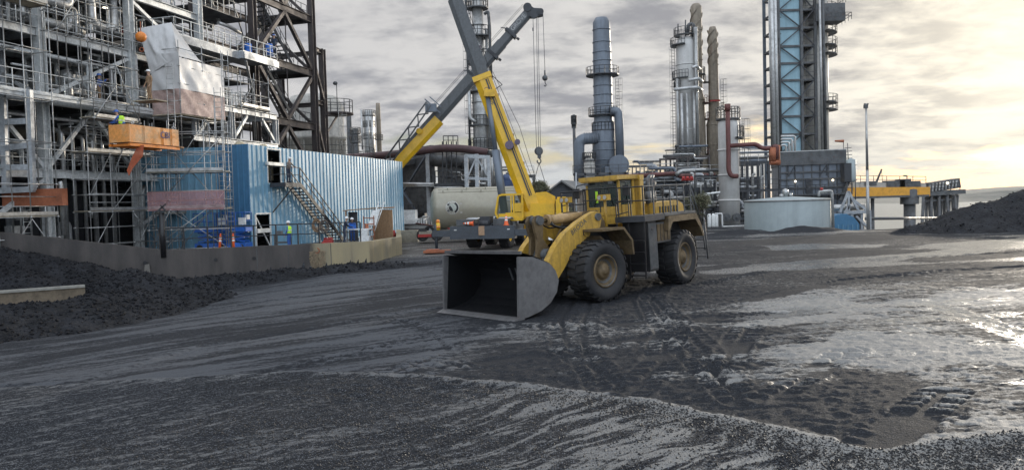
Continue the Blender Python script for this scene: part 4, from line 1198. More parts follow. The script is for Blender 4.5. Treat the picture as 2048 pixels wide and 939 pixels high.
# pipework: headers, risers, expansion loops
def pp(pts, r, m, n=9): 
    mb = MB(); mb.pipe([Q(*p) for p in pts], r, n); part('pipe', mb, K[m], PU, world=True)
for z0, z1 in ((10.2, 13.0), (14.0, 17.0), (17.7, 21), (6.2, 9.3)):
    for k in range(9 if z0 > 9 else 4):
        u = random.uniform(-6, 11); v = random.uniform(.6, 3.5); r_ = random.choice((.10, .14, .18, .24)); L_ = random.uniform(2.5, 7)
        z = random.uniform(z0+.4, z1-.3); z2 = random.uniform(z0+.2, z1-.2)
        pp([(u, v, z), (u+L_*.55, v, z), (u+L_*.55, v, z2), (u+L_, v, z2), (u+L_, v+random.uniform(-.3, 1.6), z2)], r_, random.choice(('silver', 'pale', 'pale')))
for k in range(7):
    u = 1.6+k*.72 if k < 6 else 9.8; pp([(u, .5, 1.0), (u, .5, 8.2-.1*k), (u, 1.8, 8.5-.1*k)], .11 if k % 3 else .15, 'pale')
for k in range(6):
    u = 7.3+k*.8; pp([(u, .9, 1.2), (u, .9, 4.4+.5*(k % 2)), (u+.35, .9, 4.8+.5*(k % 2)), (u+.35, 3, 4.9)], .13, 'pale')
for k in range(8):
    u = random.uniform(-12, 12); v = random.uniform(1.2, 5.5); pp([(u, v, 1), (u, v, random.uniform(12, 21))], random.choice((.12, .2, .3)), random.choice(('grey', 'silver')))
# large pipe loop of the upper storey
pp([(.6, .5, 15.6), (2.6, .5, 15.6), (2.6, .5, 16.6), (4.2, .5, 16.6), (4.2, .5, 14.9), (5.9, .5, 14.9), (5.9, .5, 17.8)], .24, 'silver', 12)
pp([(.5, .9, 14.5), (3.0, .9, 14.4), (3.0, .9, 15.8), (3.9, 2.0, 15.8)], .26, 'silver', 12)
for z in (5.95, 9.95, 13.75, 17.55):
    for v in (1.9, 3.4):
        mb = MB(); mb.rail([Q(-6.4, v, z), Q(12.9, v, z)], 1.1, 1.2, .028); part('handrail', mb, K['light'], PU, world=True)
for k, (z, v) in enumerate(((12.5, .5), (16.3, .5), (8.9, .5), (20.1, .6))):
    for j in range(4): 
        mb = MB(); mb.pipe([Q(-6.4, v+.22*j, z+.04*j), Q(5.5+j, v+.22*j, z+.04*j), Q(5.5+j, v+.22*j, z-1.5), Q(12.5, v+.22*j, z-1.5)], (.09, .06, .12, .05)[j], 7); part('header_pipe', mb, K[('silver', 'light', 'pale', 'light')[j]], PU, world=True)
    for u in range(-6, 13, 2):
        mb = MB(); mb.bar(Q(u+.3, v-.15, z-.18), Q(u+.3, v+1.0, z-.18), .1); mb.bar(Q(u+.3, v+.9, z-.18), Q(u+.3, v+.9, z-2.2), .09); part('pipe_support', mb, K['light'], PU, world=True)
# vessels and exchangers, dark boxes added to hide the sky and darken the interior
for (u, v, z, L_, r_, m_) in ((3.2, 2.6, 11.2, 4.6, .55, 'silver'), (9.8, 2.6, 11.4, 4.6, .6, 'pale'), (3.0, 3.0, 15.0, 5, .7, 'pale'), (-3.2, 2.6, 11.2, 4.8, .8, 'pale'), (-3.2, 2.6, 15.4, 5, .8, 'silver'), (9.8, 3.0, 18.9, 4.6, .8, 'pale'), (3.2, 2.5, 18.9, 4.6, .6, 'silver')):
    mb = MB(); a_ = Q(u-L_/2, v, z); b_ = Q(u+L_/2, v, z); Mx = Matrix.Translation(a_) @ (b_-a_).to_track_quat('Z', 'Y').to_matrix().to_4x4()
    mb.lathe([(0, -.3*r_), (.7*r_, -.2*r_), (r_, 0), (r_, L_*.3), (r_*1.15, L_*.3), (r_*1.15, L_*.33), (r_, L_*.33), (r_, L_), (.7*r_, L_+.2*r_), (0, L_+.3*r_)], 16, Mx)
    for s_ in (.2, .8): mb.box(a_.lerp(b_, s_)-UP*(r_+.25), (.8, .25, .6), ry)
    part('exchanger', mb, K[m_], PU, world=True)
for (u, v, r_, z0, z1) in ((-3, 8.5, 1.4, 1, 13), (4, 8.6, 1.7, 1, 20), (10, 9.5, 1.5, 1, 17), (10, 5, .8, 6, 13.2), (-10, 6, 1.5, 1, 21)):
    mb = MB(); mb.lathe([(0, z0), (r_, z0), (r_, z1), (r_*.7, z1+r_*.35), (0, z1+r_*.5)], 20, Matrix.Translation(Q(u, v, 0))); part('vessel', mb, K['mach'], PU, world=True)
for (u, v, z, a_, b_, c_) in ((3, 4.5, 3.2, 2.5, 5, 4.2), (9.5, 4.5, 3.2, 2.5, 5.2, 4.2), (-4, 4.5, 3.2, 3, 5.5, 4), (3.2, 5.2, 7.9, 1.6, 5.2, 3.3), (9.8, 5.2, 7.9, 1.6, 5.2, 3.0), (-3.6, 5.2, 7.6, 1.6, 5, 3), (3.3, 12.3, 11.7, .3, 6, 3), (9.8, 12.3, 11.7, .3, 6, 3), (9.9, 12.3, 15.4, .3, 6, 3), (3.3, 12.3, 15.4, .3, 6, 3), (-3.3, 12.3, 15.4, .3, 6, 3), (-3.3, 12.3, 11.4, .3, 6, 3), (3.3, 12.3, 6, .3, 6.4, 6), (9.8, 12.3, 6, .3, 6.4, 6), (-3.3, 12.3, 6, .3, 6.4, 6), (-9.9, 12.3, 10, .3, 6.4, 12)):
    mb = MB(); mb.box(Q(u, v, z), (a_, b_, c_), ry); part('filler_housing', mb, K['dark'], PU, world=True)
random.seed(77)
for k in range(34):
    z0 = random.choice((1.2, 5.95, 10.1, 10.1, 13.8, 13.8, 17.6)); u = random.uniform(-6, 12.5); v = random.uniform(.35, 1.6); h_ = random.uniform(1.2, 3.3)
    mb = MB(); q0 = Q(u, v, z0); t_ = random.random()
    if t_ < .35: mb.bar(q0, q0+UP*h_, .12); mb.bar(q0+UP*h_-U*.4, q0+UP*h_+U*.9, .12); mb.bar(q0+U*.8, q0+U*.8+UP*h_, .12); nm_ = 'pipe_stand'
    elif t_ < .6: mb.box(q0+UP*1.1, (.5, .8, 1.1), ry); mb.bar(q0, q0+UP*.6, .1); nm_ = 'junction_box'
    elif t_ < .8: mb.lathe([(0, .1), (.35, .15), (.38, .4), (.38, 1.5), (.3, 1.75), (0, 1.85)], 14, Matrix.Translation(q0)); nm_ = 'filter_pot'
    else: mb.ladder(q0, q0+UP*3.4, .45, .03, side=U); nm_ = 'ladder'
    part(nm_, mb, K[random.choice(('light', 'pale', 'grey', 'silver'))], PU, world=True)
for k in range(26):
    z = random.choice((6.4, 7.4, 8.6, 10.6, 11.6, 12.4, 14.6, 15.6, 16.5, 18.3, 19.4)); u = random.uniform(-6.5, 8); v = random.uniform(.3, 1.2); L_ = random.uniform(1.5, 5.5); r_ = random.choice((.05, .07, .09, .12))
    pp([(u, v, z), (u+L_, v, z), (u+L_, v, z+random.choice((-1.6, 1.4, -.8))), (u+L_, v+1.2, z-.1)], r_, random.choice(('light', 'pale', 'silver')), 7)
# valves
for k in range(26):
    c = Q(random.uniform(-5, 12), random.uniform(.3, 1.6), random.choice((10.9, 11.3, 14.6, 15.2, 18.2, 6.8, 3.4)))
    mb = MB(); mb.tube(c-UP*.25, c+UP*.25, .14, 10); mb.tube(c+UP*.25, c+UP*.55, .03, 6); mb.lathe([(.16, -.015), (.19, 0), (.16, .015), (.13, 0), (.16, -.015)], 12, Matrix.Translation(c+UP*.55)); mb.tube(c-U*.3, c+U*.3, .11, 8); mb.tube(c-U*.24, c-U*.2, .18, 10); mb.tube(c+U*.2, c+U*.24, .18, 10)
    part('valve', mb, K['silver'] if k % 3 else K['red'], PU, world=True)
for (px, py, dd_) in ((14, 253, 44), (80, 260, 46), (14, 430, 44), (210, 15, 47)):
    c = P(px, py, dd_); mb = MB(); mb.lathe([(0, .02), (.13, 0), (.16, -.05), (0, -.07)], 12, Matrix.Translation(c)); l_ = part('lamp', mb, K['lamp'], PU, world=True)
    mb = MB(); mb.lathe([(.0, .12), (.1, .1), (.2, .0), (.17, .0), (.1, .07)], 12, Matrix.Translation(c)); part('lamp_shade', mb, K['mach'], PU, l_, world=True)
# box frame platform at the lower left
BF = thing('pipe_support_frame', 'heavy grey square-tube frame in front of the process unit at the left edge', 'steel frame', P(30, 480, 39))
for k, (a_, b_) in enumerate((((-20, 300), (62, 290)), ((-20, 382), (68, 378)), ((6, 180), (12, 380)), ((58, 180), (65, 380)), ((-20, 335), (64, 334)), ((-20, 245), (60, 242)))):
    mb = MB(); mb.bar(P(*a_, 39.5), P(*b_, 39.5), .26, .3); part('member', mb, K['grey'], BF, world=True)
mb = MB(); mb.box(P(70, 395, 40.2), (3.2, .5, .9)); part('red_sheet', mb, K['rustor'], BF, world=True)
mb = MB(); mb.pipe([P(120, 363, 40.5), P(122, 370, 40.5), P(127, 470, 40.5)], .12, 8); part('downpipe', mb, K['pale'], BF, world=True)
for (px, y0, y1) in ((90, 385, 480), (24, 385, 475), (40, 385, 475)):
    mb = MB(); mb.tube(P(px, y0, 40), P(px+3, y1, 40), .05, 7); part('leg', mb, K['scaf'], BF, world=True)

# ------------------------------------------------------------------ brown stair tower
ST = thing('stair_tower', 'dark brown braced steel stair tower rising above the blue building', 'stair tower', Q(19.7, 0, PAD))
su = [13.4, 19.7, 28.7, 31.2]; zt = [6.0, 10.9, 15.8, 20.7, 25.6]
for (u, v, top) in ((13.4, .5, 26), (19.7, 0, 27), (28.7, 0, 27), (19.7, 5.2, 27), (28.7, 5.2, 27), (31.4, 0.6, 18.6), (31.4, 5.2, 18.6)):
    mb = MB(); mb.ibeam(Q(u, v, PAD-.2), Q(u, v, top), .52, .52, .06, up=U); part('column', mb, K['brown'], ST, world=True)
for z in zt:
    for (a_, b_, v) in ((19.95, 28.45, 0), (19.95, 28.45, 5.2), (13.6, 19.4, .3)):
        mb = MB(); mb.ibeam(Q(a_, v, z), Q(b_, v, z), .3, .6, .04); part('beam', mb, K['brown'], ST, world=True)
    for u in (19.7, 28.7):
        mb = MB(); mb.ibeam(Q(u, .28, z), Q(u, 4.95, z), .3, .5, .04); part('beam', mb, K['brown'], ST, world=True)
for z0, z1 in zip([PAD]+zt, zt):
    m_ = 24.2
    for (u0, u1) in ((19.95, m_), (28.45, m_)):
        a_, b_ = (z0+.3, z1-.3) if (zt.index(z1) % 2 == 1) else (z1-.3, z0+.3)
        mb = MB(); mb.bar(Q(u0, 0, a_), Q(u1, 0, b_), .3, .3); part('brace', mb, K['brown'], ST, world=True)
    mb = MB(); mb.bar(Q(28.7, .3, z0+.3), Q(28.7, 4.9, z1-.3), .24, .24); part('brace', mb, K['brown'], ST, world=True)
for z in (18.3, 13.4):
    mb = MB(); mb.ibeam(Q(28.95, .3, z), Q(31.2, .6, z), .3, .4, .04); mb.ibeam(Q(31.4, .9, z), Q(31.4, 4.9, z), .3, .4, .04); part('beam', mb, K['brown'], ST, world=True)
mb = MB(); mb.bar(Q(28.95, .3, 17.9), Q(31.2, .5, 13.8), .25); mb.bar(Q(28.95, .3, 13.0), Q(31.2, .5, 8), .25); part('brace', mb, K['brown'], ST, world=True)
for i, z in enumerate(zt[:-1]):
    z1 = zt[i+1]
    # landings at both ends, flight descending to the right
    for (u, zl) in ((21.0, z1-.2), (27.6, z-.2)):
        mb = MB(); mb.box(Q(u, 2.5, zl+.35), (4.6, 1.9, .10), ry); part('landing', mb, K['dark'], ST, world=True)
    a_ = Q(21.9, 1.3, z1+.2); b_ = Q(26.7, 1.3, z+.2)
    mb = MB()
    for o in (-.55, .55): mb.bar(a_+V*o, b_+V*o, .06, .3)
    for k in range(16): mb.box(a_.lerp(b_, (k+.5)/16), (1.05, .26, .05), ry)
    part('stair_flight', mb, K['mach'], ST, world=True)
    mb = MB()
    for o in (-.55, .55): mb.rail([a_+V*o, b_+V*o], 1.05, 1.3, .028)
    mb.rail([Q(26.7, .35, z+.2), Q(28.5, .35, z+.2)], 1.1, .9, .028)
    mb.rail([Q(20.0, .35, z1+.2), Q(21.9, .35, z1+.2)], 1.1, .6, .028)
    part('stair_rail', mb, K['dark'], ST, world=True)
for z in (10.95, 13.2, 15.85, 18.2, 20.75):
    mb = MB(); mb.box(Q(16.5, 2.6, z+.3), (4.6, 5.6, .09), ry); part('landing', mb, K['dark'], ST, world=True)
    mb = MB(); mb.rail([Q(13.8, .35, z+.35), Q(19.4, .35, z+.35)], 1.1, .7, .028); mb.rail([Q(13.8, 2.5, z+.35), Q(19.4, 2.5, z+.35)], 1.1, .8, .028); part('handrail', mb, K['scaf'], ST, world=True)
for k, (z, z1) in enumerate(zip(zt[:-1], zt[1:])):
    zm = (z+z1)/2; a_ = Q(26.7, 3.6, zm+2.4); b_ = Q(21.9, 3.6, zm-2.2)
    mb = MB()
    for o in (-.5, .5): mb.bar(a_+V*o, b_+V*o, .06, .3)
    for j in range(16): mb.box(a_.lerp(b_, (j+.5)/16), (.95, .26, .05), ry)
    part('stair_flight', mb, K['mach'], ST, world=True)
    mb = MB(); mb.rail([a_-V*.5, b_-V*.5], 1.05, .9, .028); part('stair_rail', mb, K['dark'], ST, world=True)
    for uu in (20.1, 22.6, 25.8): mb = MB(); mb.tube(Q(uu, .9, z), Q(uu, .9, z1), .05, 6); part('hanger', mb, K['brown'], ST, world=True)
random.seed(8)
for k in range(16):
    u = random.uniform(13.8, 19); v = random.uniform(.8, 3.4); z = random.uniform(8, 22); mb = MB(); mb.pipe([Q(u, v, z), Q(u+random.uniform(1, 3), v, z), Q(u+random.uniform(1, 3), v, z+random.uniform(-2.5, 2.5))], random.choice((.06, .09, .14)), 7, bend=.2); part('pipe', mb, K[random.choice(('pale', 'silver', 'light'))], ST, world=True)
# grey balcony at z~15 in front of the tower's left bay
GB = thing('steel_balcony', 'grey steel balcony with pale handrails, high beside the stair tower', 'platform', Q(14, -1, 14.9))
mb = MB(); mb.box(Q(11.6, -.6, 14.95), (2.6, 6.6, .1), ry); mb.bar(Q(8.3, -1.95, 14.8), Q(15.0, -1.95, 14.8), .14, .5); mb.bar(Q(8.3, -1.85, 14.8), Q(8.3, .7, 14.8), .14, .5); part('deck', mb, K['grey'], GB, world=True)
mb = MB(); mb.box(Q(17.3, -.85, 15.0), (2.9, 4.4, .1), ry); mb.bar(Q(15.1, -2.35, 14.85), Q(19.5, -2.35, 14.85), .14, .5); mb.bar(Q(15.05, -2.3, 14.85), Q(15.05, -1.9, 14.85), .14, .5); part('deck', mb, K['grey'], GB, world=True)
mb = MB(); mb.rail([Q(8.4, .6, 15.0), Q(8.4, -1.9, 15.0), Q(15.0, -1.9, 15.0), Q(15.1, -2.3, 15.05), Q(19.4, -2.3, 15.05), Q(19.4, .5, 15.05)], 1.15, .85, .035, toe=.15); part('handrail', mb, K['light'], GB, world=True)
mb = MB(); mb.bar(Q(15.5, -2.2, 14.5), Q(19.3, -.2, 12.2), .16); part('strut', mb, K['grey'], GB, world=True); mb = MB(); mb.bar(Q(9, -1.8, 14.5), Q(9, .1, 12.6), .16); part('strut', mb, K['grey'], GB, world=True)
# grey frame just above the blue wall
GF = thing('cantilever_frame', 'pale grey cantilevered steel frame just above the blue wall', 'steel frame', Q(14, 0, 8))
for (a_, b_) in (((9, -2.6, 8.3), (18.6, -2.6, 8.3)), ((9, -2.6, 10.6), (18.6, -2.6, 10.6)), ((18.6, -2.6, 8.3), (18.6, .2, 8.3)), ((18.6, -2.6, 10.6), (18.6, .2, 10.6))):
    mb = MB(); mb.ibeam(Q(*a_), Q(*b_), .3, .42, .04); part('beam', mb, K['grey'], GF, world=True)
for (a_, b_) in (((13, -2.6, 8.5), (13, -2.6, 10.4)), ((18.4, -2.6, 8.5), (18.4, -2.6, 10.4)), ((9.2, -2.6, 8.5), (9.2, -2.6, 10.4))):
    mb = MB(); mb.ibeam(Q(*a_), Q(*b_), .34, .34, .04, up=U); part('column', mb, K['grey'], GF, world=True)
for (a_, b_) in (((13.2, -2.6, 8.6), (14.8, -2.6, 10.3)), ((18.3, -2.6, 8.6), (16.6, -2.6, 10.3)), ((18.4, -2.6, 8.0), (19.3, -.4, 6.3)), ((9.5, -2.6, 8.6), (11, -2.6, 10.3))):
    mb = MB(); mb.bar(Q(*a_), Q(*b_), .18); part('brace', mb, K['light'], GF, world=True)
mb = MB()
for k in range(7): mb.rail([Q(9+k*.6, -1.8-(k % 3)*.4, 10.9), Q(12.2+k*.5, -1.8-(k % 3)*.4, 10.9)], .7+.22*(k % 4), .55, .03)
part('stored_railing', mb, K['light'], GF, world=True)
# dark equipment in the space behind the blue wall's top
mb = MB()
for (u, v, z, s_) in ((15, 3, 4, (5, 7, 8)), (23, 9, 8, (1.0, 10, 14)), (16.5, 9, 11, (1, 6, 20))): mb.box(Q(u, v, z), s_, ry)
single('equipment_block', mb, K['dark'], 'dark enclosed equipment block deep behind the stair tower', 'equipment')
for (u, c, lab) in ((11.5, 'conc', 'tan sacks stacked above the blue wall, left'), (14.2, 'conc', 'tan upright drum above the blue wall')):
    mb = MB(); mb.lathe([(0, 0), (.42, .02), (.45, .3), (.38, .62), (.44, .95), (.2, 1.2), (0, 1.22)], 12, Matrix.Translation(Q(u, -4.3, 6.9)))
    mb.box(Q(u, -4.3, 6.2), (.9, .9, 1.4), ry); single('bulk_bag', mb, paint('canvas', (.5, .42, .28), .9), lab, 'bag')
# white tapered vessel behind the stair tower, beige round deck
HV = thing('storage_hopper', 'pale white hopper vessel with ribs, seen through the right bay of the stair tower', 'vessel', Q(27, 8, 5))
c = P(632, 290, 80); c.z = 0
mb = MB(); mb.lathe([(0, 8.2), (3.0, 8.2), (3.0, 10.6), (3.15, 10.65), (3.15, 11.0), (3.0, 11.0), (3.0, 14.2), (2.4, 15.2), (0, 15.7)], 28, Matrix.Translation(c)); part('shell', mb, K['offwhite'], HV, world=True)
for k in range(22):
    t = 2*math.pi*k/22; q = c+Vector((math.cos(t)*3.06, math.sin(t)*3.06, 0)); mb = MB(); mb.bar(q+UP*8.4, q+UP*10.5, .12, .12); part('rib', mb, K['offwhite'], HV, world=True)
mb = MB(); mb.lathe([(3.2, 8.0), (6.2, 8.0), (6.2, 8.6), (3.2, 8.6)], 28, Matrix.Translation(c)); part('deck', mb, K['offwhite'], HV, world=True)
pts = [c+Vector((math.cos(t)*6.1, math.sin(t)*6.1, 8.6)) for t in [2*math.pi*k/28 for k in range(29)]]
mb = MB(); mb.rail(pts, 1.1, 1.4, .035); part('deck_rail', mb, K['mach'], HV, world=True)
for k in range(6):
    t = 2*math.pi*k/6; q = c+Vector((math.cos(t)*4, math.sin(t)*4, 0)); mb = MB(); mb.tube(q+UP*.3, q+UP*8.0, .3, 10); part('leg', mb, K['mach'], HV, world=True)
# round balcony and flood lamp at the right of the tower
c = Q(33.8, .5, 0); z = 12.6
RBc = thing('round_balcony', 'dark round balcony with a flood lamp on the right side of the stair tower', 'platform', c+UP*z)
mb = MB(); mb.lathe([(0, z), (1.55, z), (1.55, z+.18), (0, z+.18)], 20, Matrix.Translation(c)); mb.bar(c+UP*z, Q(31.4, .6, z-.1), .3, .3); mb.bar(c+UP*z, Q(31.5, .6, z-2.2), .15, .15); part('deck', mb, K['brown'], RBc, world=True)
pts = [c+Vector((math.cos(t)*1.5, math.sin(t)*1.5, z+.18)) for t in [2*math.pi*k/14 for k in range(15)]]
mb = MB(); mb.rail(pts, 1.25, .6, .035); part('handrail', mb, K['dark'], RBc, world=True)
mb = MB(); mb.tube(c+UP*(z+.2), c+UP*(z+3.0), .04, 6); mb.sphere(c+Vector((-.1, -.1, z+3.1)), .24, 12, 8, (1, .7, .8)); part('flood_lamp', mb, K['mach'], RBc, world=True)
mb = MB(); mb.ladder(Q(32.6, -.4, 8), Q(32.6, -.4, 13.5), .5, .025, side=U, cage=True, out=-V); part('ladder', mb, K['scaf'], RBc, world=True)
for (px, y0, y1, w_) in ((480, 30, 110, .1), (503, 70, 98, .5)):
    pass
for (px, py, lab) in ((497, 98, 'left blue drum on the high grey balcony'), (539, 98, 'blue drum standing on the stair tower landing')):
    c = P(px, py+14, 60 if px < 510 else 61.5); mb = MB(); mb.lathe([(0, 0), (.29, 0), (.29, .3), (.31, .32), (.29, .34), (.29, .6), (.31, .62), (.29, .64), (.29, .92), (.26, .95), (0, .95)], 14, Matrix.Translation(c)); single('steel_drum', mb, K['bright_blue'], lab, 'drum')

# ------------------------------------------------------------------ scaffolds
def scaffold(name, lab, O, du, dv, cu_, cv_, levels, decks=(), braces=(), m='scaf', ladder=None, z0=None, group='scaffolds on the process unit', over=.9, guard=True):
    """du/dv unit vectors, cu_/cv_ position lists, levels: ledger heights"""
    O = Vector(O); z0 = PAD if z0 is None else z0
    T_ = thing(name, lab, 'scaffold', O+UP*z0, group=group)
    top = max(levels)+over
    pt = lambda i, j, z: O+du*cu_[i]+dv*cv_[j]+UP*z
    for i in range(len(cu_)):
        for j in range(len(cv_)):
            mb = MB(); mb.tube(pt(i, j, z0), pt(i, j, top), .03, 7)
            for z in levels: mb.tube(pt(i, j, z-.05), pt(i, j, z+.05), .052, 7)
            part('standard', mb, K[m], T_, world=True)
    for z in levels:
        for j in range(len(cv_)):
            mb = MB(); mb.tube(pt(0, j, z)-du*.15, pt(-1, j, z)+du*.15, .026, 6); part('ledger', mb, K[m], T_, world=True)
        for i in range(len(cu_)):
            if len(cv_) > 1: mb = MB(); mb.tube(pt(i, 0, z)-dv*.1, pt(i, -1, z)+dv*.1, .026, 6); part('transom', mb, K[m], T_, world=True)
    for z in decks:
        mb = MB(); w = cv_[-1]-cv_[0]; k = max(2, int(w/.25))
        for q in range(k):
            a_ = O+du*(cu_[0]-.1)+dv*(cv_[0]+(q+.5)*w/k)+UP*(z+.06); b_ = a_+du*(cu_[-1]-cu_[0]+.2); mb.bar(a_, b_, w/k-.02, .05)
        part('deck_boards', mb, K['board'], T_, world=True)
        if guard:
            mb = MB()
            for h in (.55, 1.05): mb.tube(pt(0, 0, z+h), pt(-1, 0, z+h), .024, 6)
            mb.bar(pt(0, 0, z+.18)-dv*.03, pt(-1, 0, z+.18)-dv*.03, .03, .18)
            part('guard_rail', mb, K[m], T_, world=True)
    for (i0, j0, za, i1, j1, zb) in braces:
        mb = MB(); mb.tube(pt(i0, j0, za)-dv*.06, pt(i1, j1, zb)-dv*.06, .024, 6); part('brace', mb, K[m], T_, world=True)
    if ladder:
        (i, j, za, zb, sx) = ladder; c = pt(i, j, 0)+du*.35-dv*.1; mb = MB(); mb.ladder(c+UP*za, c+UP*zb, .4, .02, side=du); part('ladder', mb, K[m], T_, world=True)
    return T_
# A: in front of the blue wall
OA = Vector((-21.9, 45.3, 0)); dA = Vector((.995, .09, 0)).normalized(); eA = Vector((-.09, .995, 0))
SA = scaffold('scaffold', 'open tube scaffold in front of the left part of the blue wall, with pink netting', OA, dA, eA, [0, 1.3, 3.4, 4.5], [0, 1.2], [1.1, 2.3, 3.5, 4.1, 4.65, 5.75, 7.0, 8.2], (3.5, 5.75), ((0, 0, 1.1, 2, 0, 3.5), (3, 0, 1.2, 1, 0, 3.5), (1, 0, 4.65, 3, 0, 7.9), (3, 0, 3.5, 1, 1, 7), (1, 1, 1, 3, 1, 5), (0, 0, 1.1, 1, 0, 3.5), (0, 1, 1, 2, 1, 3.4)), ladder=(3, 0, .9, 13.0, 1), over=.7)
mb = MB(); mb.box(OA+dA*2.25-eA*.05+UP*4.05, (4.5, .015, 1.15), math.atan2(dA.y, dA.x)); part('debris_net', mb, paint('pink_net', (.46, .24, .24), .8, 0, .3, alpha=.42), SA, world=True)
mb = MB(); mb.ladder(OA+dA*1.6+UP*4, OA+dA*1.6+UP*12.3, .4, .022, side=dA); part('ladder', mb, K['scaf'], SA, world=True)
mb = MB(); mb.bar(OA+dA*-.1-eA*.1+UP*7.2, OA+dA*2.2-eA*.1+UP*7.25, .5, .10); part('plank', mb, K['wood'], SA, world=True)
# B: dense scaffold in front of the unit's lower storeys
OB = Q(1.4, -1.5, 0)
scaffold('scaffold', 'dense tube scaffold with cross braces under the orange skip', OB, U, V, [0, 1.6, 3.2, 4.9], [0, 1.1], [1.6, 2.6, 3.5, 4.5, 5.4, 6.9, 8.4], (3.5, 6.9), ((0, 0, 1.2, 1, 0, 3.4), (1, 0, 3.6, 3, 0, 6.8), (2, 0, 1.2, 3, 0, 3.4), (0, 0, 4.5, 1, 0, 6.9), (3, 0, 1.6, 2, 0, 3.4), (1, 0, 5.4, 2, 0, 8.4)), over=.6)
OB2 = Q(6.9, -1.9, 0)
scaffold('scaffold', 'tube scaffold on steel legs between the orange skip and the blue wall', OB2, U, V, [0, 1.4, 2.8, 4.0], [0, 1.0], [1.5, 2.4, 3.3, 3.9, 4.7, 5.6], (3.3,), ((0, 0, 1.2, 2, 0, 3.3), (3, 0, 1.2, 1, 0, 3.3), (0, 0, 3.9, 1, 0, 5.6)), over=.5)
# C: tower scaffold carrying the sheeted enclosure
OC = Q(6.9, -3.4, 0)
SC = scaffold('scaffold', 'tall scaffold wrapped in white and pink sheeting high above the orange skip', OC, U, V, [0, 2.2, 4.3], [0, 2.1], [9.4, 10.4, 11.5, 12.6, 13.7], (9.5,), ((0, 0, 7.0, 1, 0, 9.4), (2, 0, 7.0, 1, 0, 9.4)), z0=6.9, over=.5, guard=False)
def sheet(a, b, z0, z1, m, name='sheeting', sag=.12, seed=0, root=None):
    a = Vector(a); b = Vector(b); d_ = (b-a); n_ = Vector((d_.y, -d_.x, 0)).normalized(); kx, kz = 26, 12
    A_, B_ = np.meshgrid(np.linspace(0, 1, kx), np.linspace(0, 1, kz)); L_ = d_.length
    w_ = (fbm(A_*L_*1.0+B_*1.5+seed*7, B_*(z1-z0)*.6, .9, 3, 140+seed)-.5)*sag*3*np.sin(np.pi*A_)**.4
    mb = MB(); vs_ = []
    for off in (0, -.012):
        for r_ in range(kz):
            for c_ in range(kx):
                vs_.append(a+d_*A_[r_, c_]+UP*(z0+(z1-z0)*B_[r_, c_])+n_*(float(w_[r_, c_])+off))
    f = []; K0 = kx*kz
    for r_ in range(kz-1):
        for c_ in range(kx-1):
            i = r_*kx+c_; f.append((i, i+1, i+kx+1, i+kx)); f.append((K0+i+1, K0+i, K0+i+kx, K0+i+kx+1))
    mb.add(vs_, f, True); part(name, mb, K[m], root, world=True)
for i, (a_, b_, za, zb, m_) in enumerate(((OC-V*.05, OC+U*4.3-V*.05, 9.6, 11.15, 'paletarp'), (OC-V*.05, OC+U*4.3-V*.05, 11.15, 13.1, 'tarp'), (OC+V*2.1-U*.05, OC-U*.05, 9.6, 11.15, 'paletarp'), (OC+V*2.1-U*.05, OC-U*.05, 11.15, 13.4, 'tarp'))):
    sheet(a_, b_, za, zb, m_, seed=i, root=SC)
a_ = OC-V*.1+UP*13.0; mb = MB()
pk = [OC+V*2.4-U*.6+UP*15.0, OC+V*.9+U*.6+UP*15.5, OC+V*1.4+U*4.0+UP*13.4, OC+U*4.3+UP*13.15, OC+UP*13.2, OC+V*2.1-U*.1+UP*12.2]
def patch(p00, p10, p11, p01, seed, sag=.35):
    kx, kz = 24, 18; vs_ = []; nn = (p10-p00).cross(p01-p00).normalized()
    A_, B_ = np.meshgrid(np.linspace(0, 1, kx), np.linspace(0, 1, kz)); w_ = (fbm(A_*4+B_*1.5, B_*2.2, .8, 3, 170+seed, .55)-.5)*.5
    for off in (0, -.012):
        for r_ in range(kz):
            for c_ in range(kx):
                s_, t_ = float(A_[r_, c_]), float(B_[r_, c_]); q = (p00*(1-s_)+p10*s_)*(1-t_)+(p01*(1-s_)+p11*s_)*t_
                e_ = (s_*(1-s_)*t_*(1-t_)*16)**.5; vs_.append(q+nn*(float(w_[r_, c_])*e_+off)-UP*sag*e_*.6)
    K0 = kx*kz; f = []
    for r_ in range(kz-1):
        for c_ in range(kx-1): i = r_*kx+c_; f.append((i, i+1, i+kx+1, i+kx)); f.append((K0+i+1, K0+i, K0+i+kx, K0+i+kx+1))
    mb = MB(); mb.add(vs_, f, True); part('roof_sheet', mb, K['tarp'], SC, world=True)
patch(pk[5], pk[4], pk[1], pk[0], 1); patch(pk[4], pk[3], pk[2], pk[1], 2)
# D: tubes at far left
scaffold('scaffold', 'slim tube scaffold at the left edge of the picture beside the grey frame', Q(-4.8, -2.2, 0), U, V, [0, 1.8, 3.4], [0, 1.2], [2.2, 3.3, 5.0, 7.2, 9.4, 12, 14.4, 16.2], (14.4, 3.3), ((0, 0, 1, 1, 0, 3.2), (2, 0, 1, 1, 0, 3.2)), over=.7)
scaffold('scaffold', 'tube scaffold along the highest storey, left of the orange ball', Q(-.6, -1.9, 0), U, V, [0, 1.5, 3.0, 4.5], [0, 1.0], [13.4, 14.5, 15.6, 17.2, 18.6, 20.0], (17.2,), ((0, 0, 13.4, 1, 0, 15.6), (3, 0, 15.6, 2, 0, 18.6)), z0=9.95, over=1.0)
scaffold('scaffold', 'tube scaffold on the middle storey just left of the sheeted enclosure', Q(1.2, -2.3, 0), U, V, [0, 1.7, 3.4], [0, .9], [8.8, 9.9, 10.9, 12.0], (8.8,), ((0, 0, 8.8, 1, 0, 10.9), (2, 0, 8.8, 1, 0, 12.0)), z0=8.4, over=.9)
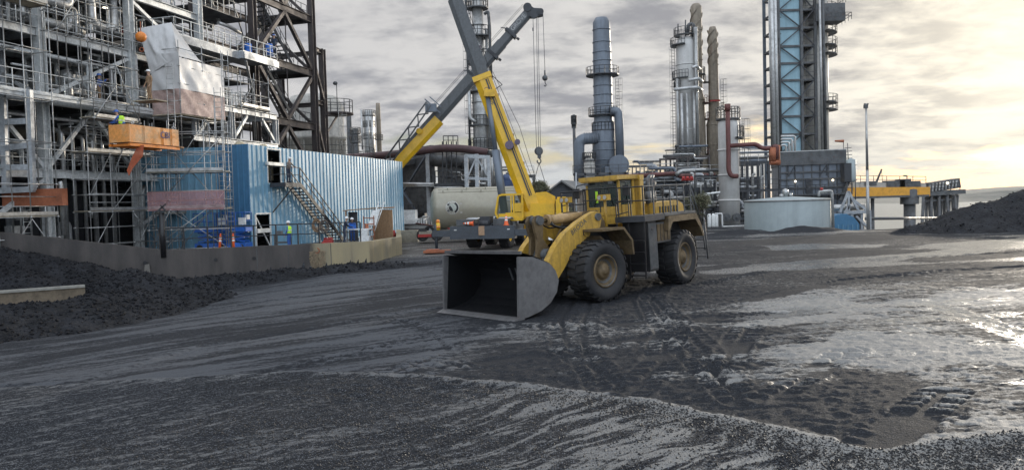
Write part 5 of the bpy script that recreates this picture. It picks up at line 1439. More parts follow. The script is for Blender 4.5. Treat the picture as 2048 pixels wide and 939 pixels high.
# E: upper storey tubes to the right of the sheeted tower
scaffold('scaffold', 'small tube scaffold above the blue wall left of the stair tower', Q(13.8, -2.9, 0), U, V, [0, 1.6, 3.4], [0, 1.4], [10.9, 11.9, 13.0], (10.9,), ((0, 0, 10.9, 1, 0, 13.0),), z0=8.6, over=.5)
# F: top left under the balcony walkway: guard rails and long tubes
FT = thing('scaffold_ladder', 'long aluminium ladder tied up the corner of the scaffolds above the blue wall', 'ladder', P(447, 490, 47.5))
mb = MB(); mb.ladder(P(452, 488, 47.5), P(434, 175, 47.5), .42, .025, side=(1, 0, 0)); mb.tube(P(436, 488, 47.6), P(428, 200, 47.6), .03, 6); part('ladder', mb, K['scaf'], FT, world=True)

# orange skip
o_ = Vector((-20.96, 41.5, 0))
SK = thing('work_basket', 'worn orange steel work skip with blue lettering, up on the scaffold', 'work basket', o_+UP*7.2)
zb, zt_ = 7.3, 8.28
mb = MB()
a_, b_, c_, d2 = o_, o_+U*3.9, o_+U*3.9-N*1.3, o_-N*1.3
for (p, q) in ((a_, b_), (b_, c_), (c_, d2), (d2, a_)):
    nn = Vector(((q-p).y, -(q-p).x, 0)).normalized()*.02
    mb.bar(p+UP*(zb+zt_)/2, q+UP*(zb+zt_)/2, .05, zt_-zb)
mb.slab([d2+UP*zb, c_+UP*zb, b_+UP*zb, a_+UP*zb], .06)
part('body', mb, K['worn_orange'], SK, world=True)
for k in (0.02, 1.15, 2.6, 3.3): 
    mb = MB(); mb.bar(o_+U*k+N*.05+UP*zb, o_+U*k+N*.05+UP*zt_, .08, .05); part('rib', mb, K['worn_orange'], SK, world=True)
mb = MB(); mb.bar(a_+UP*(zb-.14)+N*.02, b_+UP*(zb-.14)+N*.02, .14, .16); mb.bar(d2+UP*(zb-.14), c_+UP*(zb-.14), .14, .16); mb.bar(a_+UP*(zb-.14)-N*.12+U*.2, d2+UP*(zb-.14)+N*.1+U*.2, .14, .14); part('skid', mb, K['orange'], SK, world=True)
for k in (.35, 3.5):
    mb = MB(); mb.lathe([(.07, -.02), (.1, 0), (.07, .02), (.04, 0), (.07, -.02)], 12, Matrix.Translation(o_+U*k+UP*(zt_+.1)) @ Matrix.Rotation(R(90), 4, 'X')); part('lifting_eye', mb, K['silver'], SK, world=True)
TMx = Matrix((( U.x, 0, N.x, 0), (U.y, 0, N.y, 0), (0, 1, 0, 0), (0, 0, 0, 1)))
TMx.translation = o_+U*2.72+N*.09+UP*7.86
text_part('CBI', .52, paint('blue_lettering', (.05, .09, .25), .6), SK, TMx, .006)
# red netting hanging below it
mb = MB(); t0 = P(272, 287, 42.2); pts = [P(276, 290, 42.2), P(288, 290, 42.2), P(286, 312, 42.2), P(266, 336, 42.2), P(258, 352, 42.2), P(254, 340, 42.2), P(264, 315, 42.2)]
mb.slab(pts, .02); single('debris_net', mb, paint('orange_net', (.50, .12, .05), .8, alpha=.7), 'torn red-orange net hanging below the orange skip', 'net')
for k, (px, py) in enumerate(((282, 74),)):
    c = P(px, py, 45); mb = MB(); mb.sphere(c, .31, 18, 12); OB_ = thing('buoy_ball', 'round orange ball hung on the handrail of the upper storey', 'ball', c-UP*.3); part('ball', mb, K['orange'], OB_, world=True)
    mb = MB(); mb.tube(c, c+UP*.9, .03, 6); mb.lathe([(.12, -.03), (.16, 0), (.12, .03), (.08, 0), (.12, -.03)], 14, Matrix.Translation(c-UP*.75) @ Matrix.Rotation(R(90), 4, 'X')); part('rope', mb, K['rustor'], OB_, world=True)
# ------------------------------------------------------------------ rough terrain crane
def obj_tyre(mb, c, r, w, axis_v, n=32, lugs=18):
    Mx = Matrix.Translation(c) @ Vector(axis_v).to_track_quat('Z', 'Y').to_matrix().to_4x4()
    mb.lathe([(r*.55, -w*.42), (r*.7, -w*.5), (r*.88, -w*.5), (r*.96, -w*.42), (r*.96, w*.42), (r*.88, w*.5), (r*.7, w*.5), (r*.55, w*.42)], n, Mx)
    for i in range(lugs):
        for s in (-1, 1):
            t = 2*math.pi*(i+.5*(s > 0))/lugs; vs = []
            for (yy, aa, rr) in ((.02*w, 0, r), (.46*w, .3, r), (.5*w, .32, r*.9), (.02*w, 0, r*.95)):
                for da in (0, .45): q = t+2*math.pi/lugs*(aa+da); vs.append(Mx @ Vector((math.cos(q)*rr, math.sin(q)*rr, s*yy)))
            mb.add(vs, [(0, 1, 3, 2), (2, 3, 5, 4), (0, 2, 4, 6), (3, 1, 7, 5), (1, 0, 6, 7)])
    return mb
def obj_rim(mb, c, r, w, axis_v):
    Mx = Matrix.Translation(c) @ Vector(axis_v).to_track_quat('Z', 'Y').to_matrix().to_4x4()
    mb.lathe([(r*.56, -w*.4), (r*.56, w*.38), (r*.5, w*.40), (r*.46, w*.2), (r*.3, w*.12), (r*.2, w*.3), (0, w*.32)], 24, Mx); return mb
cf = Vector((-.26, -.966, 0)).normalized(); cl = Vector((-cf.y, cf.x, 0))      # forward, left
c0 = P(996, 470, 53.6); c0.z = 0; gzc = .33
CM = Matrix((cf, cl, UP)).transposed().to_4x4(); CM.translation = c0+UP*gzc
CR = thing('mobile_crane', 'yellow rough-terrain crane with outriggers out and its long boom leaning left across the other boom', 'crane', M4=CM)
def cp(name, mb, mats, parent=None): return part(name, mb, mats, CR, parent)
for x in (1.9, -2.2):
    for s in (1, -1):
        mb = MB(); obj_tyre(mb, Vector((x, s*1.15, .95)), .94, .72, (0, s, 0)); w_ = cp('wheel', mb, K['rubber'])
        mb = MB(); obj_rim(mb, Vector((x, s*1.15, .95)), .94, .72, (0, s, 0)); cp('rim', mb, K['yellow'], w_)
mb = MB(); mb.box((-.1, 0, 1.35), (7.0, 1.15, .6)); mb.box((-.1, 0, 1.72), (6.6, 2.2, .12)); cp('chassis', mb, K['dark'])
for s in (1, -1):
    for x in (1.9, -2.2):
        mb = MB(); Mx = Matrix.Translation((x, s*1.15, .97)) @ Matrix.Rotation(R(90), 4, 'X')
        vs_ = []; k = 12
        for i in range(k+1):
            t = math.pi*i/k
            for rr in (1.12, 1.16):
                for yy in (-.42, .42): vs_.append(Mx @ Vector((math.cos(t)*rr, math.sin(t)*rr, yy)))
        f = []
        for i in range(k):
            a = i*4; f += [(a, a+1, a+5, a+4), (a+3, a+2, a+6, a+7), (a+1, a+3, a+7, a+5), (a+2, a, a+4, a+6)]
        mb.add(vs_, f, True); cp('fender', mb, K['grey'])
slt = paint('slate_outrigger', (.055, .065, .078), .5, 0, .3)
for x, nm in ((3.55, 'front'), (-3.75, 'rear')):
    mb = MB(); mb.box((x, 0, 1.12), (.5, 7.1, .42)); mb.prism([(-3.3, 1.3), (-2.0, 1.3), (-1.2, 1.75), (1.2, 1.75), (2.0, 1.3), (3.3, 1.3), (1.9, .86), (-1.9, .86)], x-.29, x+.29, Matrix.Rotation(R(90), 4, 'Z') @ Matrix.Scale(1, 4)) if False else None
    # widened centre box
    mb.box((x, 0, 1.16), (.64, 4.5, .86)); ob = cp('outrigger_beam', mb, slt)
    for s in (-1, 1):
        mb = MB(); mb.tube((x, s*3.35, .12), (x, s*3.35, 1.5), .10, 12); mb.tube((x, s*3.35, 1.0), (x, s*3.35, 1.75), .14, 12); cp('jack', mb, slt, ob)
        mb = MB(); mb.tube((x, s*3.35, .02), (x, s*3.35, .12), .38, 18, r2=.22); cp('outrigger_pad', mb, slt, ob)
        mb = MB(); mb.box((x+.335, s*1.85, 1.35), (.02, .18, .06)); cp('marker_lamp', mb, K['white'], ob)
for (y0, y1) in ((-1.9, -.6), (.7, 1.6)):
    mb = MB(); mb.box((3.0, (y0+y1)/2, 1.82), (1.0, y1-y0, .42)); cp('bumper_box', mb, K['mach'])
mb = MB(); mb.box((3.0, .1, 1.95), (.9, .7, .5)); mb.tube((3.46, -.25, 1.75), (3.46, .4, 1.75), .2, 14); cp('winch', mb, K['dark'])
for i in range(14):
    pass
# superstructure: turned so that its front points camera-left
a_s = R(90-15)
# superstructure axes in the crane frame: sx points to where the boom leans (camera left), measured in crane coords
wl = Vector((-1, .08, 0)).normalized(); sx = Vector((wl.dot(cf), wl.dot(cl), 0)).normalized(); sy = UP.cross(sx)
SM = Matrix((sx, sy, UP)).transposed().to_4x4(); SM.translation = Vector((-.4, .9, 1.85))
piv = P(1085, 398, 53.2); pc = CM.inverted() @ piv
SM.translation = Vector((pc.x, pc.y, 1.85))+sx*1.0
def cs(name, mb, mats, parent=None): return cp(name, xf(mb, SM), mats, parent)
mb = MB(); mb.tube((0, 0, -.25), (0, 0, .12), .75, 24); cs('slewing_ring', mb, K['dark'])
mb = MB(); mb.box((-.2, 0, .22), (3.4, 1.5, .26)); mb.prism([(-1.9, .3), (-1.9, 1.6), (-1.3, 1.95), (-.6, 1.9), (.5, .8), (1.4, .5), (1.4, .3)], -.62, -.5); mb.prism([(-1.9, .3), (-1.9, 1.6), (-1.3, 1.95), (-.6, 1.9), (.5, .8), (1.4, .5), (1.4, .3)], .5, .62); mb.box((-1.4, 0, .8), (.7, .95, .8)); tt = cs('turntable', mb, K['yellow'])
mb = MB(); mb.box((-2.35, 0, .85), (.8, 2.3, 1.1)); mb.box((-2.35, 0, 1.48), (.6, 1.9, .14)); cs('counterweight', mb, K['yellow'])
mb = MB(); mb.tube((-1.75, -.4, 1.0), (-1.75, .4, 1.0), .36, 18); cs('hoist_drum', mb, K['dark'])
mb = MB(); mb.box((-1.0, .80, .75), (1.7, .35, .8)); mb.box((-.3, .82, .4), (1.6, .3, .35)); cs('tool_box', mb, K['yellow'])
# cab: on the camera side of the boom
cy = 1.05
mb = MB(); prof = [(.35, .05), (2.0, .05), (2.22, .55), (2.0, 1.72), (1.75, 1.80), (.35, 1.80)]
for y in (cy-.40, cy+.40):
    for (p, q) in zip(prof, prof[1:]+prof[:1]): mb.bar((p[0], y, p[1]), (q[0], y, q[1]), .13, .13)
mb.box((.95, cy, .30), (1.15, .86, .5)); mb.box((1.05, cy, 1.80), (1.55, .92, .09)); mb.box((1.12, cy+.41, .95), (.09, .08, 1.6)); mb.box((.6, cy, .9), (.55, .88, .6)); mb.box((1.55, cy+.40, .28), (.9, .09, .42)); mb.box((.95, cy, 1.0), (.12, .9, 1.6))
cb = cs('cab', mb, K['yellow'])
mb = MB(); mb.add([(2.19, cy-.36, .6), (2.19, cy+.36, .6), (2.0, cy+.36, 1.66), (2.0, cy-.36, 1.66)], [(0, 1, 2, 3)]); mb.add([(2.02, cy-.36, .12), (2.02, cy+.36, .12), (2.2, cy+.36, .55), (2.2, cy-.36, .55)], [(0, 1, 2, 3)]); cs('windscreen', mb, K['glass'], cb)
mb = MB(); mb.add([(1.18, cy+.41, .2), (1.95, cy+.41, .2), (2.13, cy+.41, .55), (1.95, cy+.41, 1.68), (1.18, cy+.41, 1.68)], [(0, 1, 2, 3, 4)]); mb.add([(.45, cy+.41, 1.15), (1.08, cy+.41, 1.15), (1.08, cy+.41, 1.7), (.45, cy+.41, 1.7)], [(0, 1, 2, 3)]); cs('side_window', mb, K['glass'], cb)
mb = MB(); mb.box((.95, cy, .65), (.5, .45, .15)); mb.box((.75, cy, 1.05), (.12, .45, .7)); cs('seat', mb, K['black'], cb)
# boom (laid out in world coordinates between surveyed points)
def boomseg(root, name, a, b, w, h, mat, up, parent=None, rib=None):
    mb = MB(); a = Vector(a); b = Vector(b); x, y, z = frame_of(a, b, Vector(up))
    # octagonal lower corners: flat top, chamfered belly
    pr = [(-w/2, h/2), (w/2, h/2), (w/2, -h*.2), (w*.28, -h/2), (-w*.28, -h/2), (-w/2, -h*.2)]
    vs_ = [p+x*u_+y*v_ for p in (a, b) for u_, v_ in pr]; n = 6
    mb.add(vs_, [list(range(n))[::-1], list(range(n, 2*n))]+[(i, (i+1) % n, n+(i+1) % n, n+i) for i in range(n)])
    if rib: 
        for s_ in rib: mb.bar(a+z*s_-z*.09, a+z*s_+z*.09, w+.14, h+.14, up=y)
    return part(name, mb, mat, root, parent, world=True)
B0 = P(1066, 425, 53.0); B1 = P(963, 152, 53.4); B2 = P(910, 0, 53.6); B3 = P(842, -190, 54)
bd = (B1-B0).normalized()
upb = Vector((.0, 0, 1)) ; nb = Vector((0, -1, .0))
perp = bd.cross(Vector((0, 1, 0))).normalized()   # lies in the vertical plane of the boom
b1 = boomseg(CR, 'boom', B0, B1, 1.02, 1.22, K['yellow'], -perp if perp.z < 0 else perp)
b2 = boomseg(CR, 'boom_section', B1-bd*1.5, B2, .82, 1.02, K['boom'], -perp if perp.z < 0 else perp)
b3 = boomseg(CR, 'boom_section', B2-bd*.5, B3, .70, .92, K['boom'], -perp if perp.z < 0 else perp)
mb = MB(); mb.bar(B1-bd*.35, B1+bd*.02, 1.14, 1.36, up=perp); part('boom_collar', mb, K['yellow'], CR, b1, world=True)
topn = perp if perp.z > 0 else -perp
fr = Vector((0, -1, 0))
# rails and hose trunking along the side seen
mb = MB(); mb.bar(B0+bd*1.2+topn*.20+fr*.53, B1-bd*.4+topn*.20+fr*.53, .05, .10, up=topn); mb.bar(B0+bd*1.2+topn*.34+fr*.53, B1-bd*.4+topn*.34+fr*.53, .04, .05, up=topn); part('trunking', mb, K['dark'], CR, b1, world=True)
mb = MB(); 
for s_ in (3.5, 5.6, 8.6, 12.2): mb.box(B0+bd*s_+topn*.52+fr*.30, (.28, .2, .22))
part('rope_guide', mb, paint('purple_brown', (.10, .06, .09), .6), CR, b1, world=True)
for (s_, nm) in ((5.0, 'hose_reel'), ):
    c = B0+bd*s_+fr*.62+topn*.1; mb = MB(); mb.tube(c, c+fr*.18, .30, 18); mb.tube(c+topn*.6, c+topn*.6+fr*.18, .2, 16); part(nm, mb, paint('reel', (.13, .10, .15), .5), CR, b1, world=True)
mb = MB(); lugp = P(975, 190, 52.9); mb.box(lugp+Vector((.15, 0, .1)), (.75, .7, .5)); mb.tube(lugp+fr*.4, lugp-fr*.4, .16, 12); part('cylinder_lug', mb, K['yellow'], CR, b1, world=True)
lc0 = P(1009, 425, 52.6); lc1 = P(991, 300, 52.7); 
mb = MB(); mb.tube(lc0, lc1, .28, 16); lcc = part('lift_cylinder', mb, K['slate'], CR, world=True)
mb = MB(); mb.tube(lc1, lugp, .17, 14); part('piston_rod', mb, K['slate'], CR, lcc, world=True)
mb = MB()
mb.pipe([B0+bd*.2+topn*.9, B0+bd*6+topn*1.25, B1+topn*.85], .018, 5); mb.pipe([B0+bd*.2+topn*.8, B1+topn*.72], .018, 5); mb.tube(B1+topn*.7, B3+topn*.6, .018, 5); part('hoist_rope', mb, K['dark'], CR, b1, world=True)
mb = MB(); mb.bar(B1+topn*.6, B1+topn*1.15-bd*1.1, .05); mb.bar(B1+topn*1.15-bd*1.1, B1+topn*.62-bd*1.2, .05); part('rope_arm', mb, K['dark'], CR, b1, world=True)
xdir = bd*-1
TMb = Matrix((( xdir.x, topn.x, fr.x, 0), (xdir.y, topn.y, fr.y, 0), (xdir.z, topn.z, fr.z, 0), (0, 0, 0, 1))); TMb.translation = B1-bd*1.6+fr*.515-topn*.02
text_part('GROVE', .42, K['mach'], CR, TMb, .006)
mb = MB(); mb.box(P(945, 455, 48.8), (.55, .06, .62)); 
# traffic cones and a card on the outrigger beam
def cone(loc, lab, lying=False):
    T_ = thing('traffic_cone', lab, 'traffic cone', loc, group='traffic cones on the outrigger beam')
    if lying: T_.rotation_euler = (0, R(-88), 0)
    mb = MB(); mb.lathe([(.15, .03), (.032, .70), (.0, .70)], 16); mb.lathe([(.0, .03), (.15, .03)], 16); c_ = part('cone_body', mb, K['cone'], T_)
    for (z0_, z1_) in ((.30, .42), (.50, .58)):
        r0, r1 = .15-.118*(z0_-.03)/.67+.004, .15-.118*(z1_-.03)/.67+.004; mb = MB(); mb.lathe([(r0, z0_), (r1, z1_)], 16); part('reflective_band', mb, K['white'], T_, c_)
    mb = MB(); mb.box((0, 0, .015), (.38, .38, .03)); part('base', mb, K['cone'], T_); return T_
def on_crane(x, y, z): return CM @ Vector((x, y, z))
cone(on_crane(3.55, 1.62, 1.60), 'upright orange traffic cone standing on the crane outrigger beam')
cone(on_crane(3.60, -.65, 1.76), 'orange traffic cone lying on its side on the crane outrigger beam', True)
mb = MB(); c = on_crane(3.92, .05, 1.28); mb.box(c, (.50, .05, .62), R(14)); single('cardboard_sheet', mb, paint('cardboard', (.36, .23, .14), .9, 0, .2), 'brown cardboard sheet hung on the front of the crane outrigger beam', 'cardboard')
q = on_crane(3.55, -3.2, 1.35); mb = MB(); mb.tube(q, q+UP*.5, .14, 12); DR = thing('warning_light_post', 'small yellow and orange barrier post at the left end of the outrigger beam', 'marker post', q); part('post', mb, K['yellow'], DR, world=True)
mb = MB(); mb.sphere(q+UP*.6, .14, 12, 8); mb.tube(q+UP*.15, q+UP*.28, .147, 12); part('lamp_head', mb, K['orange'], DR, world=True)
# crane mats
q = P(893, 507, 49.0); q.z = .3
mb = MB(); mb.box(q-Vector((.6, 0, -.07)), (1.7, 1.2, .14)); mb.box(q-Vector((.9, -.1, -.17)), (.8, .9, .06)); single('crane_mat', mb, K['rustor'], 'flat orange-red steel mat on the ground under the left outrigger pad', 'mat')

# ------------------------------------------------------------------ second crane (behind the blue wall)
D2 = 76
A0_, A1_ = P(748, 372, D2), P(874, 236, D2); A2, A3 = P(948, 152, D2), P(1061, 22, D2)
cc0 = P(742, 470, D2+1); cc0.z = .3
CR2 = thing('mobile_crane', 'second crane behind the blue wall, its dark boom raised to the right with hook ropes', 'crane', cc0)
mb = MB(); mb.box(cc0+UP*1.3, (8, 2.6, 1.0)); part('chassis', mb, K['dark'], CR2, world=True)
for dx_ in (-3, -1.4, 1.4, 3):
    for dy_ in (-1.15, 1.15):
        mb = MB(); obj_tyre(mb, cc0+Vector((dx_, dy_, .72)), .72, .5, (0, 1 if dy_ > 0 else -1, 0), 20, 12); part('wheel', mb, K['rubber'], CR2, world=True)
mb = MB(); mb.box(cc0+Vector((-.5, 0, 3.0)), (4.2, 2.2, 2.2)); mb.bar(cc0+Vector((-1, 0, 3.2)), A0_, 1.2, 1.4); part('turntable', mb, K['yellow'], CR2, world=True)
d2_ = (A3-A0_).normalized(); t2 = d2_.cross(Vector((0, 1, 0))).normalized(); t2 = t2 if t2.z > 0 else -t2
bb = boomseg(CR2, 'boom', A0_-t2*.3, A1_-t2*.3, 1.0, 1.1, K['yellow'], t2)
boomseg(CR2, 'boom_section', A1_-d2_*5, A2, .9, 1.2, K['boom'], t2, rib=None)
boomseg(CR2, 'boom_section', A2-d2_*.5, A2.lerp(A3, .5), .8, 1.05, K['boom'], t2)
boomseg(CR2, 'boom_section', A2.lerp(A3, .48), A3, .7, .94, K['boom'], t2)
for q in (A2, A2.lerp(A3, .34), A2.lerp(A3, .66)):
    mb = MB(); mb.bar(q-d2_*.2, q+d2_*.08, 1.0, 1.35, up=t2); mb.tube(q-t2*.78+fr*.2, q-t2*1.05+fr*.2, .13, 8); mb.bar(q+t2*.7, q+t2*1.15-d2_*.3, .08); part('boom_collar', mb, K['dark'], CR2, bb, world=True)
# stowed lattice jib alongside
ja, jb = P(760, 352, D2-1.2), P(862, 212, D2-1.2)
mb = MB(); jd = (jb-ja).normalized(); jt = t2
cor = [(0, .55), (0, -.25), (-.6, .55), (-.6, -.25)]
for (a1, b1_) in cor: mb.tube(ja+fr*(-a1)*.8+jt*b1_, jb+fr*(-a1)*.5+jt*(b1_*.7+.2), .055, 6)
kk = 11
for i in range(kk):
    p = ja.lerp(jb, i/kk); q = ja.lerp(jb, (i+1)/kk)
    for a1 in (0, .45): mb.tube(p+fr*a1+jt*(.55 if i % 2 else -.25), q+fr*a1+jt*(-.2 if i % 2 else .5), .035, 5, caps=False)
part('lattice_jib', mb, K['boom'], CR2, world=True)
mb = MB(); jj = P(862, 216, D2-1.2); mb.box(jj, (1.1, .5, .8)); mb.bar(jj+Vector((-.6, 0, .9)), jj+Vector((.9, 0, -.5)), .12); mb.bar(jj+Vector((-.1, 0, 1.1)), jj+Vector((1.0, 0, .1)), .1); part('jib_bracket', mb, K['slate'], CR2, world=True)
mb = MB(); mb.tube(P(838, 262, D2-.9), P(838, 262, D2+.9), .30, 14); mb.bar(A0_-t2*.9, P(858, 252, D2)-t2*.5, .5, .3); part('boom_foot_lug', mb, K['yellow'], CR2, world=True)
# head and sheaves
hd_ = P(1062, 20, D2); hd2 = P(1083, 24, D2)
mb = MB(); mb.slab([P(1050, 12, D2-.4), P(1056, 8, D2-.4), P(1068, 16, D2-.4), P(1084, 17, D2-.4), P(1086, 30, D2-.4), P(1068, 34, D2-.4), P(1056, 34, D2-.4)], .8, nrm=(0, -1, 0)); part('boom_head', mb, K['dark'], CR2, bb, world=True)
for (px, py, r_) in ((1055, 14, .42), (1068, 28, .42), (1081, 23, .32)):
    mb = MB(); q = P(px, py, D2-.5); mb.tube(q, q+Vector((0, .35, 0)), r_, 18); part('sheave', mb, K['dark'], CR2, bb, world=True)
mb = MB(); 
for k_ in (0, .14): mb.tube(A1_+t2*(1.05+k_), A3+t2*(.85+k_), .02, 5)
part('hoist_rope', mb, K['dark'], CR2, bb, world=True)
xd = d2_; TM2 = Matrix(((xd.x, t2.x, fr.x, 0), (xd.y, t2.y, fr.y, 0), (xd.z, t2.z, fr.z, 0), (0, 0, 0, 1))); TM2.translation = A2.lerp(A3, .80)+fr*.365+t2*.12
text_part('GROVE', .62, paint('pale_lettering', (.42, .42, .42), .6), CR2, TM2, .008)
mb = MB(); hb = P(1078, 296, D2-.5)
mb.tube(P(1066, 36, D2-.5), P(1073, 297, D2-.5), .028, 5); mb.tube(P(1073, 36, D2-.5), P(1077, 297, D2-.5), .028, 5); mb.tube(P(1076, 36, D2-.5), P(1081, 297, D2-.5), .028, 5); mb.tube(P(1086, 28, D2-.5), P(1090, 143, D2-.5), .028, 5)
mb.tube(P(1066, 36, D2-.5), P(1067, 58, D2-.5), .02, 5); mb.box(P(1066, 59, D2-.5), (.14, .14, .3))
part('load_rope', mb, K['mach'], CR2, world=True)
HB = thing('hook_block', 'heavy dark hook block hanging on three ropes over the crane yard', 'hook block', hb-UP*1.5)
mb = MB(); q = P(1078, 304, D2-.5); mb.lathe([(0, -.2), (.40, -.2), (.44, 0), (.40, .2), (0, .2)], 20, Matrix.Translation(q+Vector((-.02, 0, .1))) @ Matrix.Rotation(R(90), 4, 'X')); mb.box(q+Vector((0, 0, .05)), (.5, .5, .6)); mb.box(q+Vector((.02, 0, -.4)), (.36, .4, .4)); part('block', mb, K['mach'], HB, world=True)
hk = P(1078, 321, D2-.5); pts = [hk+UP*.45, hk+UP*.25, hk+Vector((.18, 0, .1)), hk+Vector((.2, 0, -.15)), hk+Vector((0, 0, -.32)), hk+Vector((-.2, 0, -.12)), hk+Vector((-.15, 0, .05))]
mb = MB(); mb.pipe(pts, .065, 8, bend=.12); part('hook', mb, K['mach'], HB, world=True)
mb = MB(); 
for px in (1058, 1101): mb.tube(hk-UP*.25, P(px, 398, D2-.5), .035, 5)
part('chain_sling', mb, K['mach'], HB, world=True)
BH = thing('ball_hook', 'small ball hook hanging on a single rope near the far crane tip', 'ball hook', P(1090, 168, D2-.5))
mb = MB(); q = P(1090, 156, D2-.5); mb.sphere(q, .29, 16, 10); part('ball', mb, K['mach'], BH, world=True)
mb = MB(); mb.tube(q+UP*.25, q+UP*.75, .08, 8); mb.pipe([q-UP*.2, q-UP*.5, q+Vector((.12, 0, -.7)), q+Vector((0, 0, -.85)), q+Vector((-.12, 0, -.7))], .05, 6, bend=.08); part('hook', mb, K['mach'], BH, world=True)

# ------------------------------------------------------------------ silo lying on a trailer
ds = 64.0; r_s = 1.76
sa = P(872, 417, ds); sb = sa+Vector((7.4, .9, 0)); sdv = (sb-sa).normalized()
SI = thing('storage_silo', 'beige silo tank lying on its side on a flatbed trailer, round black and white emblem', 'silo', sa+sdv*5-UP*r_s)
Ms = Matrix.Translation(sa) @ sdv.to_track_quat('Z', 'Y').to_matrix().to_4x4(); Ls = (sb-sa).length
mb = MB(); mb.lathe([(0, -.5), (r_s*.5, -.46), (r_s*.8, -.32), (r_s*.95, -.14), (r_s, .1), (r_s, Ls), (0, Ls+.4)], 48, Ms); part('shell', mb, K['beige'], SI, world=True)
sn = Vector((sdv.y, -sdv.x, 0)); 
for th in (62, 50):
    mb = MB(); v_ = sn*math.cos(R(th))+UP*math.sin(R(th)); mb.bar(sa+v_*(r_s+.01)+sdv*.2, sb+v_*(r_s+.01), .05, .05)
    for k in range(5): mb.box(sa+v_*(r_s+.05)+sdv*(.6+1.6*k+(.4 if th > 60 else 0)), (.1, .12, .22))
    part('seam_rail', mb, K['beige'], SI, world=True)
mb = MB(); v_ = sn*math.cos(R(18))+UP*math.sin(R(18)); v2 = sn*math.cos(R(-24))+UP*math.sin(R(-24))
for vv in (v_, v2): mb.bar(sa+vv*(r_s+.03)+sdv*5.3, sa+vv*(r_s+.03)+sdv*7.2, .08, .05)
part('ladder_bracket', mb, K['light'], SI, world=True)
for dz_ in (.12, -.2): mb = MB(); mb.box(sa+sn*(r_s+.01)+sdv*5.35+UP*dz_, (.2, .03, .24)); part('label_plate', mb, K['white'], SI, world=True)
# emblem: ring, letters, split disc
def curve_pt(u, v, off):   # u along the tank, v up along the curved face
    th = v/r_s; return sa+sdv*u+(sn*math.cos(th)+UP*math.sin(th))*(r_s+off)
def disc(name, cu_, cv__, r0, r1, a0, a1, off, mat, k=40, th_=.006):
    mb = MB(); vs_ = []
    for i in range(k+1):
        t = a0+(a1-a0)*i/k
        for rr in (r0, r1): vs_.append(curve_pt(cu_+math.cos(t)*rr, cv__+math.sin(t)*rr, off))
    mb.add(vs_, [(2*i, 2*i+1, 2*i+3, 2*i+2) for i in range(k)], True); return part(name, mb, mat, SI, world=True)
eu, ev = 1.32, .05
EB = disc('emblem_ring', eu, ev, .34, .50, R(-62), R(62), .014, K['black']); 
disc('emblem_ring', eu, ev, .34, .50, R(122), R(152), .014, K['black'], 10); disc('emblem_ring', eu, ev, .34, .50, R(206), R(232), .014, K['black'], 10)
disc('emblem_rim', eu, ev, .505, .56, 0, 2*math.pi, .012, paint('emblem_pale', (.55, .53, .48), .6)); disc('emblem_disc', eu, ev, 0.0, .335, 0, 2*math.pi, .012, paint('emblem_centre', (.46, .48, .43), .6))
disc('emblem_hill', eu-.02, ev-.02, .02, .27, R(130), R(290), .016, K['black'], 20)
def arc_text(txt, mid_a, rad, size, step):
    n_ = len(txt)
    for i, ch in enumerate(txt):
        a_ = mid_a-step*(i-(n_-1)/2); p = curve_pt(eu+math.cos(a_)*rad, ev+math.sin(a_)*rad, .02)
        vx = sdv; th = (ev+math.sin(a_)*rad)/r_s; vn = sn*math.cos(th)+UP*math.sin(th); vu = vn.cross(vx).normalized()
        if vu.z < 0: vu = -vu
        tang = vx*math.sin(a_)-vu*math.cos(a_); rad_v = vx*math.cos(a_)+vu*math.sin(a_)
        M_ = Matrix(((tang.x, rad_v.x, vn.x, 0), (tang.y, rad_v.y, vn.y, 0), (tang.z, rad_v.z, vn.z, 0), (0, 0, 0, 1))); M_.translation = p
        text_part(ch, size, K['white'], SI, M_, .004)
arc_text('RAIN', R(258), .425, .19, R(19)); arc_text('FOR', R(180), .425, .19, R(19)); arc_text('RENT', R(98), .425, .19, R(19))
mb = MB(); 
mb.slab([curve_pt(1.98, -.42, .02), curve_pt(2.14, -.42, .02), curve_pt(2.14, .42, .02), curve_pt(1.98, .42, .02)], .01, nrm=sn); part('label_strip', mb, paint('strip', (.50, .47, .43), .6), SI, world=True)
TRL = thing('flatbed_trailer', 'red flatbed trailer with dual rear axles under the beige silo', 'trailer', Vector((sa.x+4, sa.y, .4)))
ztr = 1.12
mb = MB(); cmid = sa+sdv*5.4; cmid.z = ztr; mb.box(cmid, (13.8, 2.5, .22), math.atan2(sdv.y, sdv.x)); part('deck', mb, K['conc'], TRL, world=True)
mb = MB(); 
for s_ in (-1.2, 1.2): q1_ = cmid-sdv*7.0-sn*s_-UP*.22; mb.bar(q1_, q1_+sdv*13.8, .12, .24)
mb.bar(cmid-sdv*6.85+sn*1.2-UP*.05, cmid-sdv*6.85-sn*1.2-UP*.05, .12, .3); part('frame', mb, K['red'], TRL, world=True)
gz_ = .42
for px in (845, 874, ):
    for s_ in (1.05, -1.05):
        c = P(px, 468, 0+ds-1.0); c = Vector((c.x, c.y, gz_+.5))+sn*(s_-1.05)
        mb = MB(); obj_tyre(mb, c, .5, .55, sn if s_ > 0 else -sn, 24, 20); w_ = part('wheel', mb, K['rubber'], TRL, world=True)
        mb = MB(); obj_rim(mb, c, .5, .55, sn if s_ > 0 else -sn); part('rim', mb, K['mach'], TRL, w_, world=True)
for k in (1.2, 3.2, 9.5):
    q1_ = sa+sdv*k; mb = MB(); mb.slab([q1_-sn*1.1+UP*(ztr+.1-q1_.z), q1_+sn*1.1+UP*(ztr+.1-q1_.z), q1_+sn*.8+UP*-1.35, q1_-sn*.8+UP*-1.35], .18); part('cradle', mb, K['light'], TRL, world=True)
